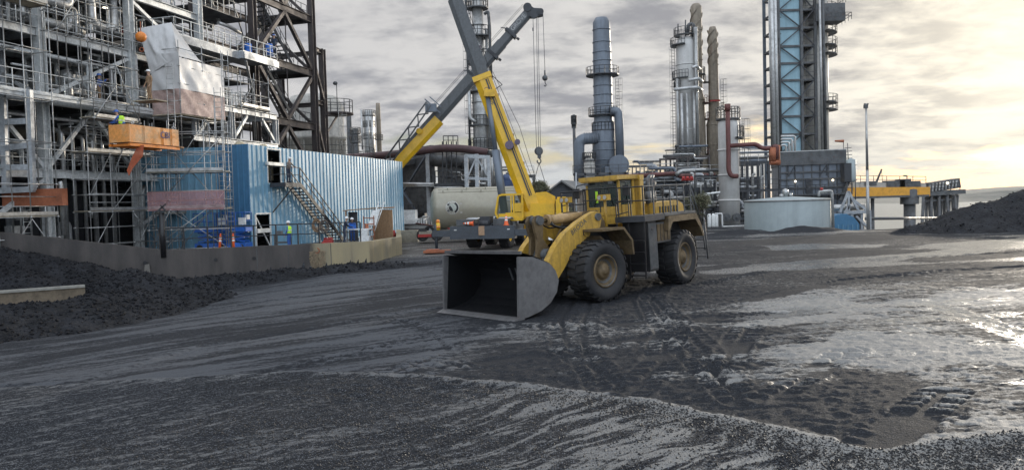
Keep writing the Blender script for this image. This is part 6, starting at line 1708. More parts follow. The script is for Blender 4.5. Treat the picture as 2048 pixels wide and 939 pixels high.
mb = MB(); a_ = P(895, 456, 61.5); mb.pipe([a_, P(915, 461, 61.5), P(960, 463, 61.5), P(1000, 455, 61.5)], .05, 6, bend=.8); part('strap', mb, K['red'], TRL, world=True)
# pale service machine between blue wall and trailer
SV = thing('pump_truck', 'white and grey service machine parked between the blue wall end and the silo trailer', 'service truck', P(830, 478, 76))
c = P(831, 462, 76); c.z = .4
mb = MB(); mb.box(c+Vector((-.2, 0, 1.5)), (2.6, 2.2, .5)); mb.box(c+Vector((-.6, 0, 2.2)), (1.5, 1.8, .9)); part('body', mb, K['white'], SV, world=True)
mb = MB(); mb.box(c+UP*.95, (4.4, 1.4, .35)); 
for k in range(6): mb.pipe([c+Vector((.4+.25*k, -1.1, 1.1)), c+Vector((.4+.25*k, -1.1, 1.6+.2*(k % 3))), c+Vector((1.0+.25*k, -.9, 1.9))], .06, 6)
part('pump', mb, K['pale'], SV, world=True)
for dx_ in (-1.3, 1.5):
    for dy_ in (-1, 1): mb = MB(); obj_tyre(mb, c+Vector((dx_, dy_, .5)), .5, .35, (0, dy_, 0), 20, 10); part('wheel', mb, K['rubber'], SV, world=True)
mb = MB(); mb.pipe([c+Vector((.2, -1.2, 1.3)), c+Vector((1.9, -1.2, 1.0)), c+Vector((2.9, -1.2, 1.3)), c+Vector((3.4, -1.2, 2.4))], .07, 6); part('hose', mb, K['rust'], SV, world=True)
# ------------------------------------------------------------------ background plant
random.seed(21)
def G0(px, d, z=None):
    q = P(px, 420, d); q.z = gz(q.x, q.y) if z is None else z; return q
def ht(px, py, d): return P(px, py, d).z
def deck_ring(root, c, z, r0, r1, rail=True, m='mach', a0=0, a1=2*math.pi, n=20, parent=None):
    """an annular platform, or a sector of one, with its handrail"""
    mb = MB(); vs_ = []
    for i in range(n+1):
        t = a0+(a1-a0)*i/n
        for rr, zz in ((r0, z), (r1, z), (r1, z+.14), (r0, z+.14)): vs_.append(c+Vector((math.cos(t)*rr, math.sin(t)*rr, zz-c.z)))
    f = []
    for i in range(n):
        a = 4*i
        for k in range(4): f.append((a+k, a+(k+1) % 4, a+4+(k+1) % 4, a+4+k))
    mb.add(vs_, f)
    o = part('platform', mb, K[m], root, parent, world=True)
    if rail:
        pts = [c+Vector((math.cos(a0+(a1-a0)*i/n)*(r1-.05), math.sin(a0+(a1-a0)*i/n)*(r1-.05), z+.14-c.z)) for i in range(n+1)]
        mb = MB(); mb.rail(pts, 1.15, 1.3, .045, n=4); part('handrail', mb, K[m], root, o, world=True)
    return o
def tower(name, lab, cat, px, d, prof, mat, decks=(), rings=(), pipes=(), ladder=None, n=26, lean=0, group=None, m2='mach', z0=None):
    """prof: list of (half width px, py) from the bottom up, turned into metres at distance d"""
    c = G0(px, d, z0); s = d/FOC
    T_ = thing(name, lab, cat, c, group=group)
    pr = [(0, c.z)] + [(w_*s, ht(px, py, d)) for w_, py in prof]
    pr[1] = (pr[1][0], c.z)
    pr.append((0, pr[-1][1]))
    mb = MB(); mb.lathe([(r_, z) for r_, z in pr], n, Matrix.Translation((c.x, c.y, 0))); part('shell', mb, K[mat], T_, world=True)
    for py in rings:
        z = ht(px, py, d); r_ = np.interp(z, [q[1] for q in pr[1:-1]], [q[0] for q in pr[1:-1]])
        mb = MB(); mb.lathe([(r_, z-.07), (r_+.09, z-.07), (r_+.09, z+.07), (r_, z+.07)], n, Matrix.Translation((c.x, c.y, 0))); part('band', mb, K[mat], T_, world=True)
    for dk in decks:
        py, w_ = dk[0], dk[1]; z = ht(px, py, d); r_ = np.interp(z, [q[1] for q in pr[1:-1]], [q[0] for q in pr[1:-1]])
        a0, a1 = (dk[2], dk[3]) if len(dk) > 3 else (0, 2*math.pi); mm = dk[4] if len(dk) > 4 else m2
        deck_ring(T_, c, z, r_*.98, w_*s, True, mm, a0, a1, 20 if a1-a0 > 6 else 10)
    for (dx_, dy_, y0, y1, r_, mm) in pipes:
        a_ = Vector((c.x+dx_*s, c.y+dy_, ht(px, y0, d))); b_ = Vector((c.x+dx_*s, c.y+dy_, ht(px, y1, d)))
        mb = MB(); mb.tube(a_, b_, r_*s, 10); part('pipe', mb, K[mm], T_, world=True)
    if ladder:
        dx_, y0, y1 = ladder; mb = MB(); mb.ladder(Vector((c.x+dx_*s, c.y-pr[1][0]*.5, ht(px, y0, d))), Vector((c.x+dx_*s, c.y-pr[1][0]*.5, ht(px, y1, d))), .5, .04, sp=.5, cage=True, out=(.6 if dx_ > 0 else -.6, -.6, 0)); part('ladder', mb, K[m2], T_, world=True)
    return T_, c, s
# 1 slender column left of the booms
T1, c, s = tower('distillation_column', 'tall slim grey column with ladders and side pipes standing behind the crossed booms', 'column', 966, 96, [(15, 420), (15, 160), (11, 150), (11, -60)], 'pale',
      decks=((18, 22), (75, 26), (128, 24), (185, 27), (252, 24), (298, 26)), rings=(280, 230, 205, 100, 50), pipes=((-22, -.5, 300, -60, 2.2, 'mach'), (17, -.6, 300, 60, 3, 'pale'), (22, .2, 420, 120, 2, 'pale')), ladder=(-18, 300, -60))
mb = MB(); mb.pipe([Vector((c.x-20*s, c.y-1.3, ht(966, y, 96))) for y in (150, 238)]+[Vector((c.x-8*s, c.y-1.3, ht(966, 246, 96)))], 3.4*s, 8); part('pipe', mb, K['pale'], T1, world=True)
mb = MB(); mb.pipe([Vector((c.x+14*s, c.y-1.3, ht(966, 34, 96))), Vector((c.x+22*s, c.y-1.3, ht(966, 28, 96))), Vector((c.x+24*s, c.y-1.3, ht(966, 60, 96))), Vector((c.x+24*s, c.y-1.3, ht(966, 180, 96)))], 3*s, 8); part('pipe', mb, K['mach'], T1, world=True)
# 2 blue grey stack
T2, c, s = tower('exhaust_stack', 'big blue-grey cylindrical exhaust stack with a ring platform two thirds up', 'chimney', 1211, 118, [(24, 420), (23, 250), (19, 240), (18.5, 130), (17, 60), (17, 45), (12, 36)], 'slate', decks=((152, 33), (232, 30), (262, 24)), rings=(60, 85, 105, 122, 172, 190, 208, 224, 284, 300, 320), ladder=(27, 345, 160), m2='dark', n=32)
mb = MB(); q = lambda x, y, dd=117: P(x, y, dd)
mb.pipe([q(1160, 372), q(1158, 310), q(1158, 285), q(1166, 278), q(1196, 276)], 11*s, 16, bend=1.8); part('duct', mb, K['slate'], T2, world=True)
for k in range(6): 
    c1_ = q(1168+5*k, 277-.2*k); mb = MB(); mb.tube(c1_, c1_+Vector((.12, 0, 0)), 11.6*s, 16); part('duct_rib', mb, K['slate'], T2, world=True)
mb = MB(); mb.pipe([q(1220, 222, 116.4), q(1236, 222, 116.4), q(1238, 240, 116.4), q(1240, 322, 116.4)], 8.5*s, 16, bend=1.4); part('duct', mb, K['slate'], T2, world=True)
mb = MB(); c1_ = q(1236, 330, 115.5); mb.tube(c1_-Vector((0, 1.4, 0)), c1_+Vector((0, 1.4, 0)), 19*s, 24); mb.box(q(1228, 345, 115.5), (3.0, 2.6, 1.8)); part('fan_housing', mb, K['slate'], T2, world=True)
mb = MB(); mb.pipe([q(1166, 372), q(1168, 320), q(1172, 314), q(1178, 314), q(1180, 330)], 3.4*s, 8); part('vent_pipe', mb, K['mach'], T2, world=True)
tower('small_vessel', 'small rusty white vessel at the foot of the blue-grey stack', 'vessel', 1181, 115, [(11, 380), (11, 322), (7, 316)], 'offwhite', rings=(350, 335), decks=((322, 14),))
tower('vent_mast', 'thin vent mast left of the blue-grey stack', 'mast', 1152, 117, [(3, 330), (3, 230), (2, 229)], 'mach', decks=((248, 6), (256, 5)))
mb = MB(); 
FR_ = thing('pipe_rack', 'low steel rack with a handrail around the foot of the blue-grey stack', 'pipe rack', G0(1190, 113))
for px in (1150, 1170, 1195, 1220, 1250): mb = MB(); mb.bar(G0(px, 113), P(px, 345, 113), .25); part('column', mb, K['mach'], FR_, world=True)
for py in (348, 366): mb = MB(); mb.bar(P(1146, py+1, 113), P(1256, py-2, 113), .25, .35); part('beam', mb, K['mach'], FR_, world=True)
mb = MB(); mb.rail([P(1146, 347, 113), P(1256, 344, 113)], 1.2, 1.3, .05); part('handrail', mb, K['mach'], FR_, world=True)
# 3 tall pair: grey column and brown stack
T3, c, s = tower('distillation_column', 'tall pale grey column with pipes and side platforms, right of the stack with the ring platform', 'column', 1378, 128, [(20, 420), (20, 100), (19, 84), (14, 76)], 'whitecol', decks=((92, 31, 2.2, 4.4), (72, 24), (158, 28, 2.4, 4.6), (178, 26, 2.4, 4.0), (305, 26)), rings=(130, 200, 260), pipes=((-23, -1.6, 330, 160, 3, 'pale'), (-16, -2.0, 330, 190, 3, 'silver'), (-6, -2.2, 330, 190, 2.5, 'silver'), (7, -2.3, 330, 180, 3, 'pale'), (14, -1.8, 330, 60, 4, 'pale')), ladder=(-28, 330, 90))
for (ya, x0_, x1_) in ((182, -34, 22), (165, -6, 24), (141, 2, 20)):
    mb = MB(); mb.pipe([Vector((c.x+x0_*s, c.y-3.2, ht(1378, ya+2, 128))), Vector((c.x+(x1_-10)*s, c.y-3.2, ht(1378, ya-2, 128))), Vector((c.x+x1_*s, c.y-2.2, ht(1378, ya+3, 128)))], 3.4*s, 10); part('pipe', mb, K['silver'], T3, world=True)
mb = MB(); mb.pipe([Vector((c.x+2*s, c.y-.5, ht(1378, 72, 128))), Vector((c.x+4*s, c.y-.5, ht(1378, 50, 128))), Vector((c.x+14*s, c.y-.5, ht(1378, 50, 128))), Vector((c.x+14*s, c.y-1.8, ht(1378, 90, 128)))], 3.6*s, 8); part('pipe', mb, K['mach'], T3, world=True)
mb = MB()
for (px, y0) in ((1356, 48), (1371, 40), (1385, 45)): mb.tube(P(px, 74, 127), P(px, y0, 127), .12, 5)
part('vent_pipe', mb, K['mach'], T3, world=True)
def strake(T_, c, r, z0, z1, mat, turns=1.1, starts=3, h=.20):
    for k in range(starts):
        mb = MB(); vs_ = []; n = 60
        for i in range(n+1):
            t = 2*math.pi*(turns*i/n+k/starts); z = z0+(z1-z0)*i/n
            for rr, dz_ in ((r*.98, -.06), (r+h, -.05), (r+h, .05), (r*.98, .06)): vs_.append(Vector((c.x+math.cos(t)*rr, c.y+math.sin(t)*rr, z+dz_)))
        f = []
        for i in range(n):
            a = 4*i
            for q_ in range(4): f.append((a+q_, a+(q_+1) % 4, a+4+(q_+1) % 4, a+4+q_))
        mb.add(vs_, f); part('strake', mb, K[mat], T_, world=True)
T4, c, s = tower('flue_stack', 'tall rust-brown flue stack with spiral fins, tallest of the pair', 'chimney', 1399, 134, [(26, 420), (15, 300), (14, 200), (10, 185), (10.5, 30), (11, 14), (7, 8)], 'stack', decks=((208, 24, -1.2, 1.6, 'rust'), (240, 22, -.8, 1.9, 'rust'), (310, 22, -.8, 1.9, 'rust'), (150, 16)), rings=(60, 120, 200))
strake(T4, c, 10.3*s, ht(1399, 110, 134), ht(1399, 18, 134), 'stack')
T5, c, s = tower('flue_stack', 'plain grey-brown flue stack with spiral fins on its upper part, the lower one', 'chimney', 1431, 134, [(15, 420), (15, 248), (10.5, 232), (9.5, 130), (8.5, 62), (6, 54)], 'stack', decks=((165, 20, 2.4, 3.6), (220, 20, -.6, .8)), rings=(250, 290, 200), ladder=(15, 230, 160))
strake(T5, c, 8.9*s, ht(1431, 130, 134), ht(1431, 60, 134), 'stack')
mb = MB(); mb.box(Vector((c.x-1*s, c.y-1.2, ht(1431, 203, 134))), (1.8, .3, .25), 0); part('red_marker', mb, K['red'], T5, world=True)
# 4 white vessel with red-brown pipe
T6, c, s = tower('absorber_column', 'stout white rounded column with a red-brown pipe running down its front', 'column', 1459, 80, [(20, 450), (20, 250), (19, 243), (13, 237)], 'whitecol', decks=((240, 24), (278, 30, -1.2, 1.0)), rings=(300, 350, 400), ladder=(24, 380, 240), n=30)
mb = MB(); q = lambda x, y, dd=78.3: P(x, y, dd)
mb.pipe([q(1455, 212), q(1457, 300), q(1457, 340), q(1462, 352), q(1476, 352)], 4.6*s, 10, bend=.6); mb.tube(q(1455, 208), q(1455, 222), 6*s, 10); part('pipe', mb, K['rust'], T6, world=True)
mb = MB(); mb.pipe([q(1454, 292), q(1512, 288), q(1524, 297), q(1545, 296)], 4.3*s, 10, bend=.5); mb.pipe([q(1545, 296), q(1553, 292), q(1552, 318)], 5.5*s, 10, bend=.3); part('pipe', mb, K['rust'], T6, world=True)
mb = MB(); mb.tube(q(1545, 295), q(1545, 322), 7*s, 12); mb.tube(q(1556, 290), q(1556, 330), 4*s, 12); mb.tube(q(1540, 325), q(1560, 324), 5*s, 12); part('valve_station', mb, K['rustor'], T6, world=True)
# 5 huge braced tower with blue panels
D5 = 118
def Wb(px, py, dd=D5): return P(px, py, dd)
T7 = thing('coker_tower', 'huge braced steel tower clad with pale blue panels, taller than the picture', 'tower', G0(1600, D5))
xl, xr = G0(1562, D5, 0), G0(1634, D5, 0); zb_ = 6.0; zt_ = 46.0; Wd = xr.x-xl.x; Dd = 6.0
def WW(fx_, fy_, z): return Vector((xl.x+Wd*fx_, xl.y+Dd*fy_, z))
lv = [ht(1600, y, D5) for y in (340, 306, 268, 232, 196, 160, 126, 92, 56, 20, -16, -52)]
for fx_, fy_ in ((-.04, 0), (1.0, 0), (-.04, 1), (1.0, 1), (.62, 0)):
    mb = MB(); mb.bar(WW(fx_, fy_, .3), WW(fx_, fy_, lv[-1]), .42 if fx_ != .5 else .25); part('column', mb, K['slate'] if fx_ < .4 else K['mach'], T7, world=True)
for i, z in enumerate(lv):
    for fy_ in (0, 1): mb = MB(); mb.bar(WW(-.02, fy_, z), WW(.98, fy_, z), .22, .3); part('beam', mb, K['mach'], T7, world=True)
    for fx_ in (-.04, 1): mb = MB(); mb.bar(WW(fx_, .03, z), WW(fx_, .97, z), .2, .28); part('beam', mb, K['mach'], T7, world=True)
    mb = MB(); mb.box(WW(.78, .5, z+.1), (Wd*.42, Dd*.96, .08)); part('floor', mb, K['dark'], T7, world=True)
    if i < len(lv)-1:
        z1 = lv[i+1]; a_, b_ = (0.0, .6) if i % 2 else (.6, 0.0)
        mb = MB(); mb.bar(WW(a_, -.03, z), WW(b_, -.03, z1), .16); part('brace', mb, K['dark'], T7, world=True)
        mb = MB(); mb.bar(WW(1-a_ if False else (.96 if i % 2 == 0 else .54), -.03, z1 if i % 2 == 0 else z1), WW(.54 if i % 2 == 0 else .96, -.03, z), .16); part('brace', mb, K['dark'], T7, world=True)
        mb = MB(); mb.box(WW(.30, .04, (z+z1)/2), (Wd*.60, .15, z1-z-.26)); part('cladding_panel', mb, K['panel'], T7, world=True)
        mb = MB(); mb.rail([WW(.54, .04, z+.15), WW(.98, .04, z+.15)], 1.1, 1.2, .04); part('handrail', mb, K['mach'], T7, world=True)
        mb = MB(); mb.bar(WW(.6, .4, z+.2), WW(.92, .4, z1), .9, .12); part('stair_flight', mb, K['mach'], T7, world=True)
# drums behind, tall round vessel at its right side, pipes at its left
mb = MB(); cc_ = Vector((P(1627, 200, 123).x, 123, 0)); mb.lathe([(0, 2), (2.3, 2), (2.3, lv[-1]), (0, lv[-1])], 24, Matrix.Translation(cc_)); part('drum', mb, K['offwhite'], T7, world=True)
for k, py in enumerate((28, 68, 95, 112, 208, 222)):
    deck_ring(T7, Vector((cc_.x, cc_.y, 0)), ht(1600, py, D5+4), 2.28, 3.7, True, 'mach', -1.3, 1.3, 10)
mb = MB(); q0_ = P(1668, 26, D5+1); mb.box(q0_+Vector((-1.2, 0, -.2)), (4.6, 3, 2.7)); part('top_platform', mb, K['mach'], T7, world=True)
mb = MB(); mb.rail([q0_+Vector((-3.2, -1.5, 1.2)), q0_+Vector((1.2, -1.5, 1.2)), q0_+Vector((1.2, 1.5, 1.2))], 1.1, 1, .05); mb.rail([q0_+Vector((-2, -1.9, -1.5)), q0_+Vector((1.9, -1.9, -1.5)), q0_+Vector((1.9, 1.5, -1.5))], 1.1, 1, .05); part('handrail', mb, K['mach'], T7, world=True)
for (px, r_, m_, dd_) in ((1546, .28, 'silver', 116), (1552, .34, 'silver', 116.5), (1559, .22, 'mach', 117), (1541, .16, 'pale', 117), (1648, .25, 'mach', 117), (1642, .2, 'pale', 116.5)):
    mb = MB(); mb.tube(P(px+3, 310, dd_), P(px-4, -70, dd_), r_, 10); part('pipe', mb, K[m_], T7, world=True)
for k in range(9):
    z = lv[min(k+1, 10)]; mb = MB(); mb.bar(P(1541, 300-33*k, 117), P(1562, 299-33*k, 117.6), .12); part('pipe_bracket', mb, K['mach'], T7, world=True)
for k in range(5):
    x0_ = 1560+6*k; mb = MB(); mb.pipe([P(x0_+2, 318, 108), P(x0_, 284+6*k, 108) if False else P(x0_+1, 312, 108), P(1589-5*k+0, 272+5*k, 108) if False else P(x0_+1, 300, 108)], .1, 6)
for k in range(4):
    xr_ = 1590-6*k; y_ = 272+6*k; mb = MB(); mb.pipe([P(xr_, 316, 107), P(xr_, y_, 107), P(1562, y_+.5, 107)], .16, 7, bend=.3); part('pipe', mb, K['silver'], T7, world=True)
# 6 grey boxy building in front of it
D6 = 100
BX = thing('plant_building', 'grey metal-clad plant building with a dark fascia below the blue-panelled tower', 'building', G0(1620, D6))
a_, b_ = P(1557, 388, D6), P(1692, 388, D6-2); 
def F6(u, z, o=0): 
    p = a_.lerp(b_, u); n_ = Vector(((b_-a_).y, -(b_-a_).x, 0)).normalized(); return Vector((p.x, p.y, 0))+n_*o+UP*z
zB, zT = .2, ht(1620, 308, D6)
mb = MB(); nn_ = F6(0, 0, 1)-F6(0, 0, 0)
mb.slab([F6(0, zB), F6(1, zB), F6(1, zT), F6(0, zT)], 9, nrm=nn_); part('wall', mb, K['slate'], BX, world=True)
zf = ht(1620, 330, D6); mb = MB(); mb.slab([F6(-.01, zf, .3), F6(1.005, zf, .3), F6(1.005, zT+.3, .3), F6(-.01, zT+.3, .3)], 9.5, nrm=nn_); part('fascia', mb, K['mach'], BX, world=True)
mb = MB(); mb.bar(F6(-.01, zT+.36, .1), F6(1.01, zT+.36, .1), .5, .12); part('roof_edge', mb, K['pale'], BX, world=True)
for k in range(9): mb = MB(); mb.bar(F6(k/8*.99+.005, zB, .04), F6(k/8*.99+.005, zf, .04), .12, .12); part('stanchion', mb, K['mach'], BX, world=True)
for py in (344, 358, 375): mb = MB(); z = ht(1620, py, D6); mb.bar(F6(0, z, .12), F6(1, z, .12), .14, .2); part('rail_band', mb, K['mach'], BX, world=True)
for k, u_ in enumerate((.15, .62)):
    z = ht(1620, 352, D6); mb = MB(); mb.bar(F6(u_, z, .2), F6(u_+.1, z+1.4, .2), .1); mb.bar(F6(u_, z, .2), F6(u_, z+1.4, .2), .1); mb.bar(F6(u_+.1, z, .2), F6(u_+.1, z+1.4, .2), .1); part('wall_frame', mb, K['dark'], BX, world=True)
for u_ in (.25, .80):
    z = ht(1620, 362, D6); mb = MB(); mb.sphere(F6(u_, z, .5), .14, 10, 6); part('lamp', mb, K['lamp'], BX, world=True)
z = ht(1620, 386, D6); mb = MB(); mb.box(F6(.5, z-.2, .9), (9.4, 1.5, .15), math.atan2((b_-a_).y, (b_-a_).x)); part('gallery', mb, K['mach'], BX, world=True)
mb = MB(); mb.rail([F6(0, z-.1, 1.6), F6(1.06, z-.1, 1.6)], 1.15, 1.1, .045); part('handrail', mb, K['dark'], BX, world=True)
mb = MB(); mb.box(F6(.46, z+.9, .12), (.9, .1, 2.0)); part('door', mb, K['dark'], BX, world=True)
# pale green tank box on its right corner with an antenna mast
GTb = thing('hopper_tank', 'pale green tall tank hung at the right corner of the grey plant building', 'tank', P(1705, 345, 97))
c = P(1702, 340, 97); mb = MB(); mb.lathe([(0, -1.6), (.55, -1.5), (.6, -1.2), (.6, 1.3), (0, 1.55)], 16, Matrix.Translation(c)); part('shell', mb, K['tank'], GTb, world=True)
mb = MB(); mb.box(P(1692, 345, 97), (.9, 1.2, 2.4)); part('bracket', mb, K['dark'], GTb, world=True)
for py in (360, 330): mb = MB(); mb.bar(P(1694, py, 96.5), P(1714, py, 96.5), .08); part('frame', mb, K['mach'], GTb, world=True)
mb = MB(); 
for px in (1694, 1703, 1711): mb.tube(P(px, 360, 96.5), P(px, 400, 96.5), .06, 5)
mb.bar(P(1697, 362, 97), P(1680, 400, 97), .35); part('leg', mb, K['mach'], GTb, world=True)
AM = thing('antenna_mast', 'thin mast with short cross bars on the corner of the grey plant building', 'mast', P(1697, 330, 98))
mb = MB(); mb.tube(P(1697, 332, 98), P(1695, 286, 98), .06, 6); part('pole', mb, K['mach'], AM, world=True)
for k in range(5): mb = MB(); mb.bar(P(1689+k*.5, 296+7*k, 98), P(1703+k*.5, 295+7*k, 98), .08); part('cross_bar', mb, K['mach'], AM, world=True)
WS = thing('windsock', 'orange windsock on a thin pole above the grey plant building', 'windsock', P(1686, 315, 103))
mb = MB(); mb.tube(P(1687, 312, 103), P(1687, 281, 103), .05, 6); part('pole', mb, K['mach'], WS, world=True)
mb = MB(); a2 = P(1687, 282, 103); b2 = P(1670, 282, 103); mb.tube(a2, b2, .2, 10, r2=.12); part('sock', mb, K['rustor'], WS, world=True)
# 7 low round tank
D7 = 64
tk = P(1573, 440, D7); rt = 81.5*D7/FOC; c = Vector((tk.x, tk.y+rt*.6, 0)); zt7 = ht(1573, 400, D7)
TK = thing('storage_tank', 'low wide grey-green cylindrical storage tank at the edge of the yard', 'tank', c+UP*.2)
rt = 3.62; c = Vector((P(1574, 440, 66.5).x, 66.5, 0))
mb = MB(); mb.lathe([(rt, -1.2), (rt, zt7), (rt*.99, zt7+.06), (0, zt7+.35)], 64, Matrix.Translation(c)); part('shell', mb, K['tank'], TK, world=True)
mb = MB(); mb.lathe([(rt+.002, zt7-.08), (rt+.06, zt7-.08), (rt+.06, zt7+.03), (rt, zt7+.04)], 64, Matrix.Translation(c)); part('rim', mb, K['pale'], TK, world=True)
for (px, s_, h_) in ((1571, .3, .85), (1563, .22, .45), (1581, .2, .5)):
    q = P(px, 392, 66); q.z = zt7+.05; mb = MB(); mb.lathe([(s_*.7, 0), (s_*.7, h_*.5), (s_, h_*.55), (s_*.9, h_), (0, h_*1.15)], 12, Matrix.Translation(q)); part('vent', mb, K['pale'], TK, world=True)
mb = MB(); mb.pipe([P(1638, 393, 64.5), P(1638, 383, 64.5), P(1664, 381, 64.5), P(1667, 478, 64.5)], .13, 8, bend=.3); part('filler_pipe', mb, K['pale'], TK, world=True)
q = P(1643, 378, 64.5); mb = MB(); mb.sphere(q, .14, 10, 6); mb.tube(q, q+UP*-.25, .07, 8); part('beacon', mb, K['red'], TK, world=True)
# blue shed behind the tank
SH = thing('blue_shed', 'small blue barrel-roofed shed just right of the round tank', 'shed', P(1672, 470, 72))
c = P(1672, 452, 72); mb = MB(); pr = [(-1.5, -2.5), (-1.5, .2), (-1.2, .75), (-.5, 1.15), (.3, 1.2), (1.0, .85), (1.5, .2), (1.5, -2.5)]; mb.prism(pr, -1.6, 2.5, Matrix.Translation(c)); part('body', mb, K['blue2'], SH, world=True)
for k in range(7): mb = MB(); x_p = -1.4+k*.45; mb.box(c+Vector((x_p, -1.63, -.9)), (.06, .06, 2.2)); part('rib', mb, K['blue'], SH, world=True)
mb = MB(); mb.box(c+Vector((-.3, -1.63, -1.2)), (.8, .04, 1.8)); part('door', mb, K['dark'], SH, world=True)
# trestle with struts right of the tank
TSx = thing('pipe_trestle', 'grey braced steel trestle carrying a thick pipe at the edge of the bluff', 'trestle', P(1712, 480, 72))
TD = 72
for (a_, b_, w_) in (((1689, 424), (1690, 500), .35), ((1738, 420), (1739, 500), .32), ((1703, 424), (1705, 500), .25), ((1723, 424), (1724, 500), .22)):
    mb = MB(); mb.bar(P(*a_, TD), P(*b_, TD), w_); part('leg', mb, K['grey'], TSx, world=True)
mb = MB(); mb.tube(P(1711, 424, TD+1), P(1713, 500, TD+1), .75, 14); part('pier', mb, K['mach'], TSx, world=True)
for (a_, b_, w_) in (((1686, 425), (1741, 423), .3), ((1690, 462), (1738, 460), .22), ((1712, 432), (1737, 456), .2), ((1737, 464), (1712, 476), .2), ((1697, 382), (1718, 424), .2), ((1697, 382), (1680, 424), .2), ((1705, 398), (1738, 424), .2), ((1697, 382), (1697, 424), .2), ((1690, 424), (1700, 410), .2)):
    mb = MB(); mb.bar(P(*a_, TD-.1), P(*b_, TD-.1), w_); part('member', mb, K['grey'], TSx, world=True)
mb = MB(); mb.tube(P(1655, 416, TD+.6), P(1728, 413, TD+.6), .32, 14); part('pipe', mb, K['pale'], TSx, world=True)
mb = MB(); mb.tube(P(1715, 437, TD+1.5), P(1885, 436, TD+24), .16, 10); part('pipe', mb, K['mach'], TSx, world=True)
# light mast
LMt = thing('light_mast', 'tall thin lamp mast standing alone against the sky at the right', 'lamp post', P(1737, 478, 62))
mb = MB(); mb.tube(P(1737, 482, 62), P(1734.5, 340, 62), .15, 10, r2=.11); mb.tube(P(1734.5, 340, 62), P(1732, 207, 62), .11, 10, r2=.07); part('pole', mb, K['pale'], LMt, world=True)
mb = MB(); mb.box(P(1731.5, 213, 62), (.28, .25, .3)); mb.bar(P(1728, 208, 62), P(1737, 208, 62), .09); part('lamp_head', mb, K['mach'], LMt, world=True)
# conveyor bridge and loading jetty far right
JD = 150
CJ = thing('conveyor_bridge', 'orange-yellow conveyor girder with machinery on top, running out to the jetty', 'conveyor', P(1770, 385, JD))
mb = MB(); mb.bar(P(1680, 384, JD), P(1852, 383, JD), 3, 1.8); part('girder', mb, paint('amber_girder', (.72, .34, .03), .5, 0, .25), CJ, world=True)
mb = MB(); mb.bar(P(1680, 396, JD), P(1850, 391, JD), 3.2, .4); part('lower_chord', mb, K['mach'], CJ, world=True)
mb = MB(); mb.bar(P(1700, 370, JD+.2), P(1845, 372, JD+.2), 2.6, 1.2); part('housing', mb, K['offwhite'], CJ, world=True)
mb = MB(); mb.rail([P(1695, 366, JD-1.5), P(1852, 368, JD-1.5)], 1.5, 2.6, .06); part('handrail', mb, K['mach'], CJ, world=True)
for (px, py, sx_, sz_) in ((1737, 367, 2.3, .9), (1787, 369, 3.6, 1.6), (1806, 367, 2.2, 1.8), (1822, 370, 2.8, 1.6)):
    mb = MB(); mb.box(P(px, py, JD-.3), (sx_, 2, sz_)); part('machine_house', mb, K['mach'], CJ, world=True)
mb = MB(); mb.tube(P(1751, 366, JD), P(1763, 338, JD), .12, 5); mb.tube(P(1753, 367, JD), P(1764, 338, JD), .12, 5); 
for k in range(6): mb.tube(P(1751+2*k, 366-4.6*k, JD), P(1754.5+1.6*k, 362-4.6*k, JD), .07, 4)
mb.tube(P(1763, 338, JD), P(1765, 362, JD), .05, 4); part('jib', mb, K['mach'], CJ, world=True)
mb = MB(); mb.tube(P(1814, 364, JD), P(1814, 351, JD), .1, 5); mb.tube(P(1807, 351, JD), P(1814, 351, JD), .12, 5); part('lamp_arm', mb, K['mach'], CJ, world=True)
mb = MB(); mb.lathe([(1.7, .8), (1.7, 3.6), (1.2, 4.2), (1.2, 5)], 16, Matrix.Translation(P(1819, 404, JD)-UP*1.2)); part('pylon_head', mb, K['mach'], CJ, world=True)
for px in (1700, 1745, 1819):
    q = P(px, 396, JD); mb = MB(); mb.tube(q, Vector((q.x, q.y, -27)), .35 if px < 1800 else 1.1, 10); part('pylon', mb, K['mach'], CJ, world=True)
JT = thing('jetty', 'grey steel jetty platform on many raking legs at the far end of the conveyor', 'jetty', P(1880, 390, 175))
JDd = 175
mb = MB(); mb.bar(P(1842, 388, JDd), P(1916, 383, JDd), 6, 1.0); part('deck', mb, K['mach'], JT, world=True)
mb = MB(); mb.bar(P(1856, 375, JDd), P(1912, 366, JDd), 3.5, 2.2); part('house', mb, K['mach'], JT, world=True)
for k in range(9): mb = MB(); px = 1858+6.6*k; mb.bar(P(px, 383-k, JDd-2), P(px+2, 368-k, JDd-2), .35); part('rib', mb, K['pale'], JT, world=True)
mb = MB(); mb.rail([P(1844, 386, JDd-3.1), P(1920, 380, JDd-3.1)], 1.7, 2.2, .09); part('handrail', mb, K['dark'], JT, world=True)
for k in range(14):
    px = 1847+5.2*k; a_ = P(px, 389, JDd-2.5+(k % 3)*2.5); b_ = Vector((a_.x+random.choice((-1.6, 0, 1.8)), a_.y, -27)); mb = MB(); mb.tube(a_, b_, .35, 7); part('pile', mb, K['mach'], JT, world=True)
mb = MB(); mb.tube(P(1914, 384, JDd), P(1905, 440, JDd), .25, 6); mb.bar(P(1846, 402, JDd-2), P(1908, 398, JDd-2), .4); part('brace', mb, K['mach'], JT, world=True)
mb = MB(); mb.sphere(P(1895, 366, JDd-3.6), .3, 8, 6); part('lamp', mb, K['lamp'], JT, world=True)
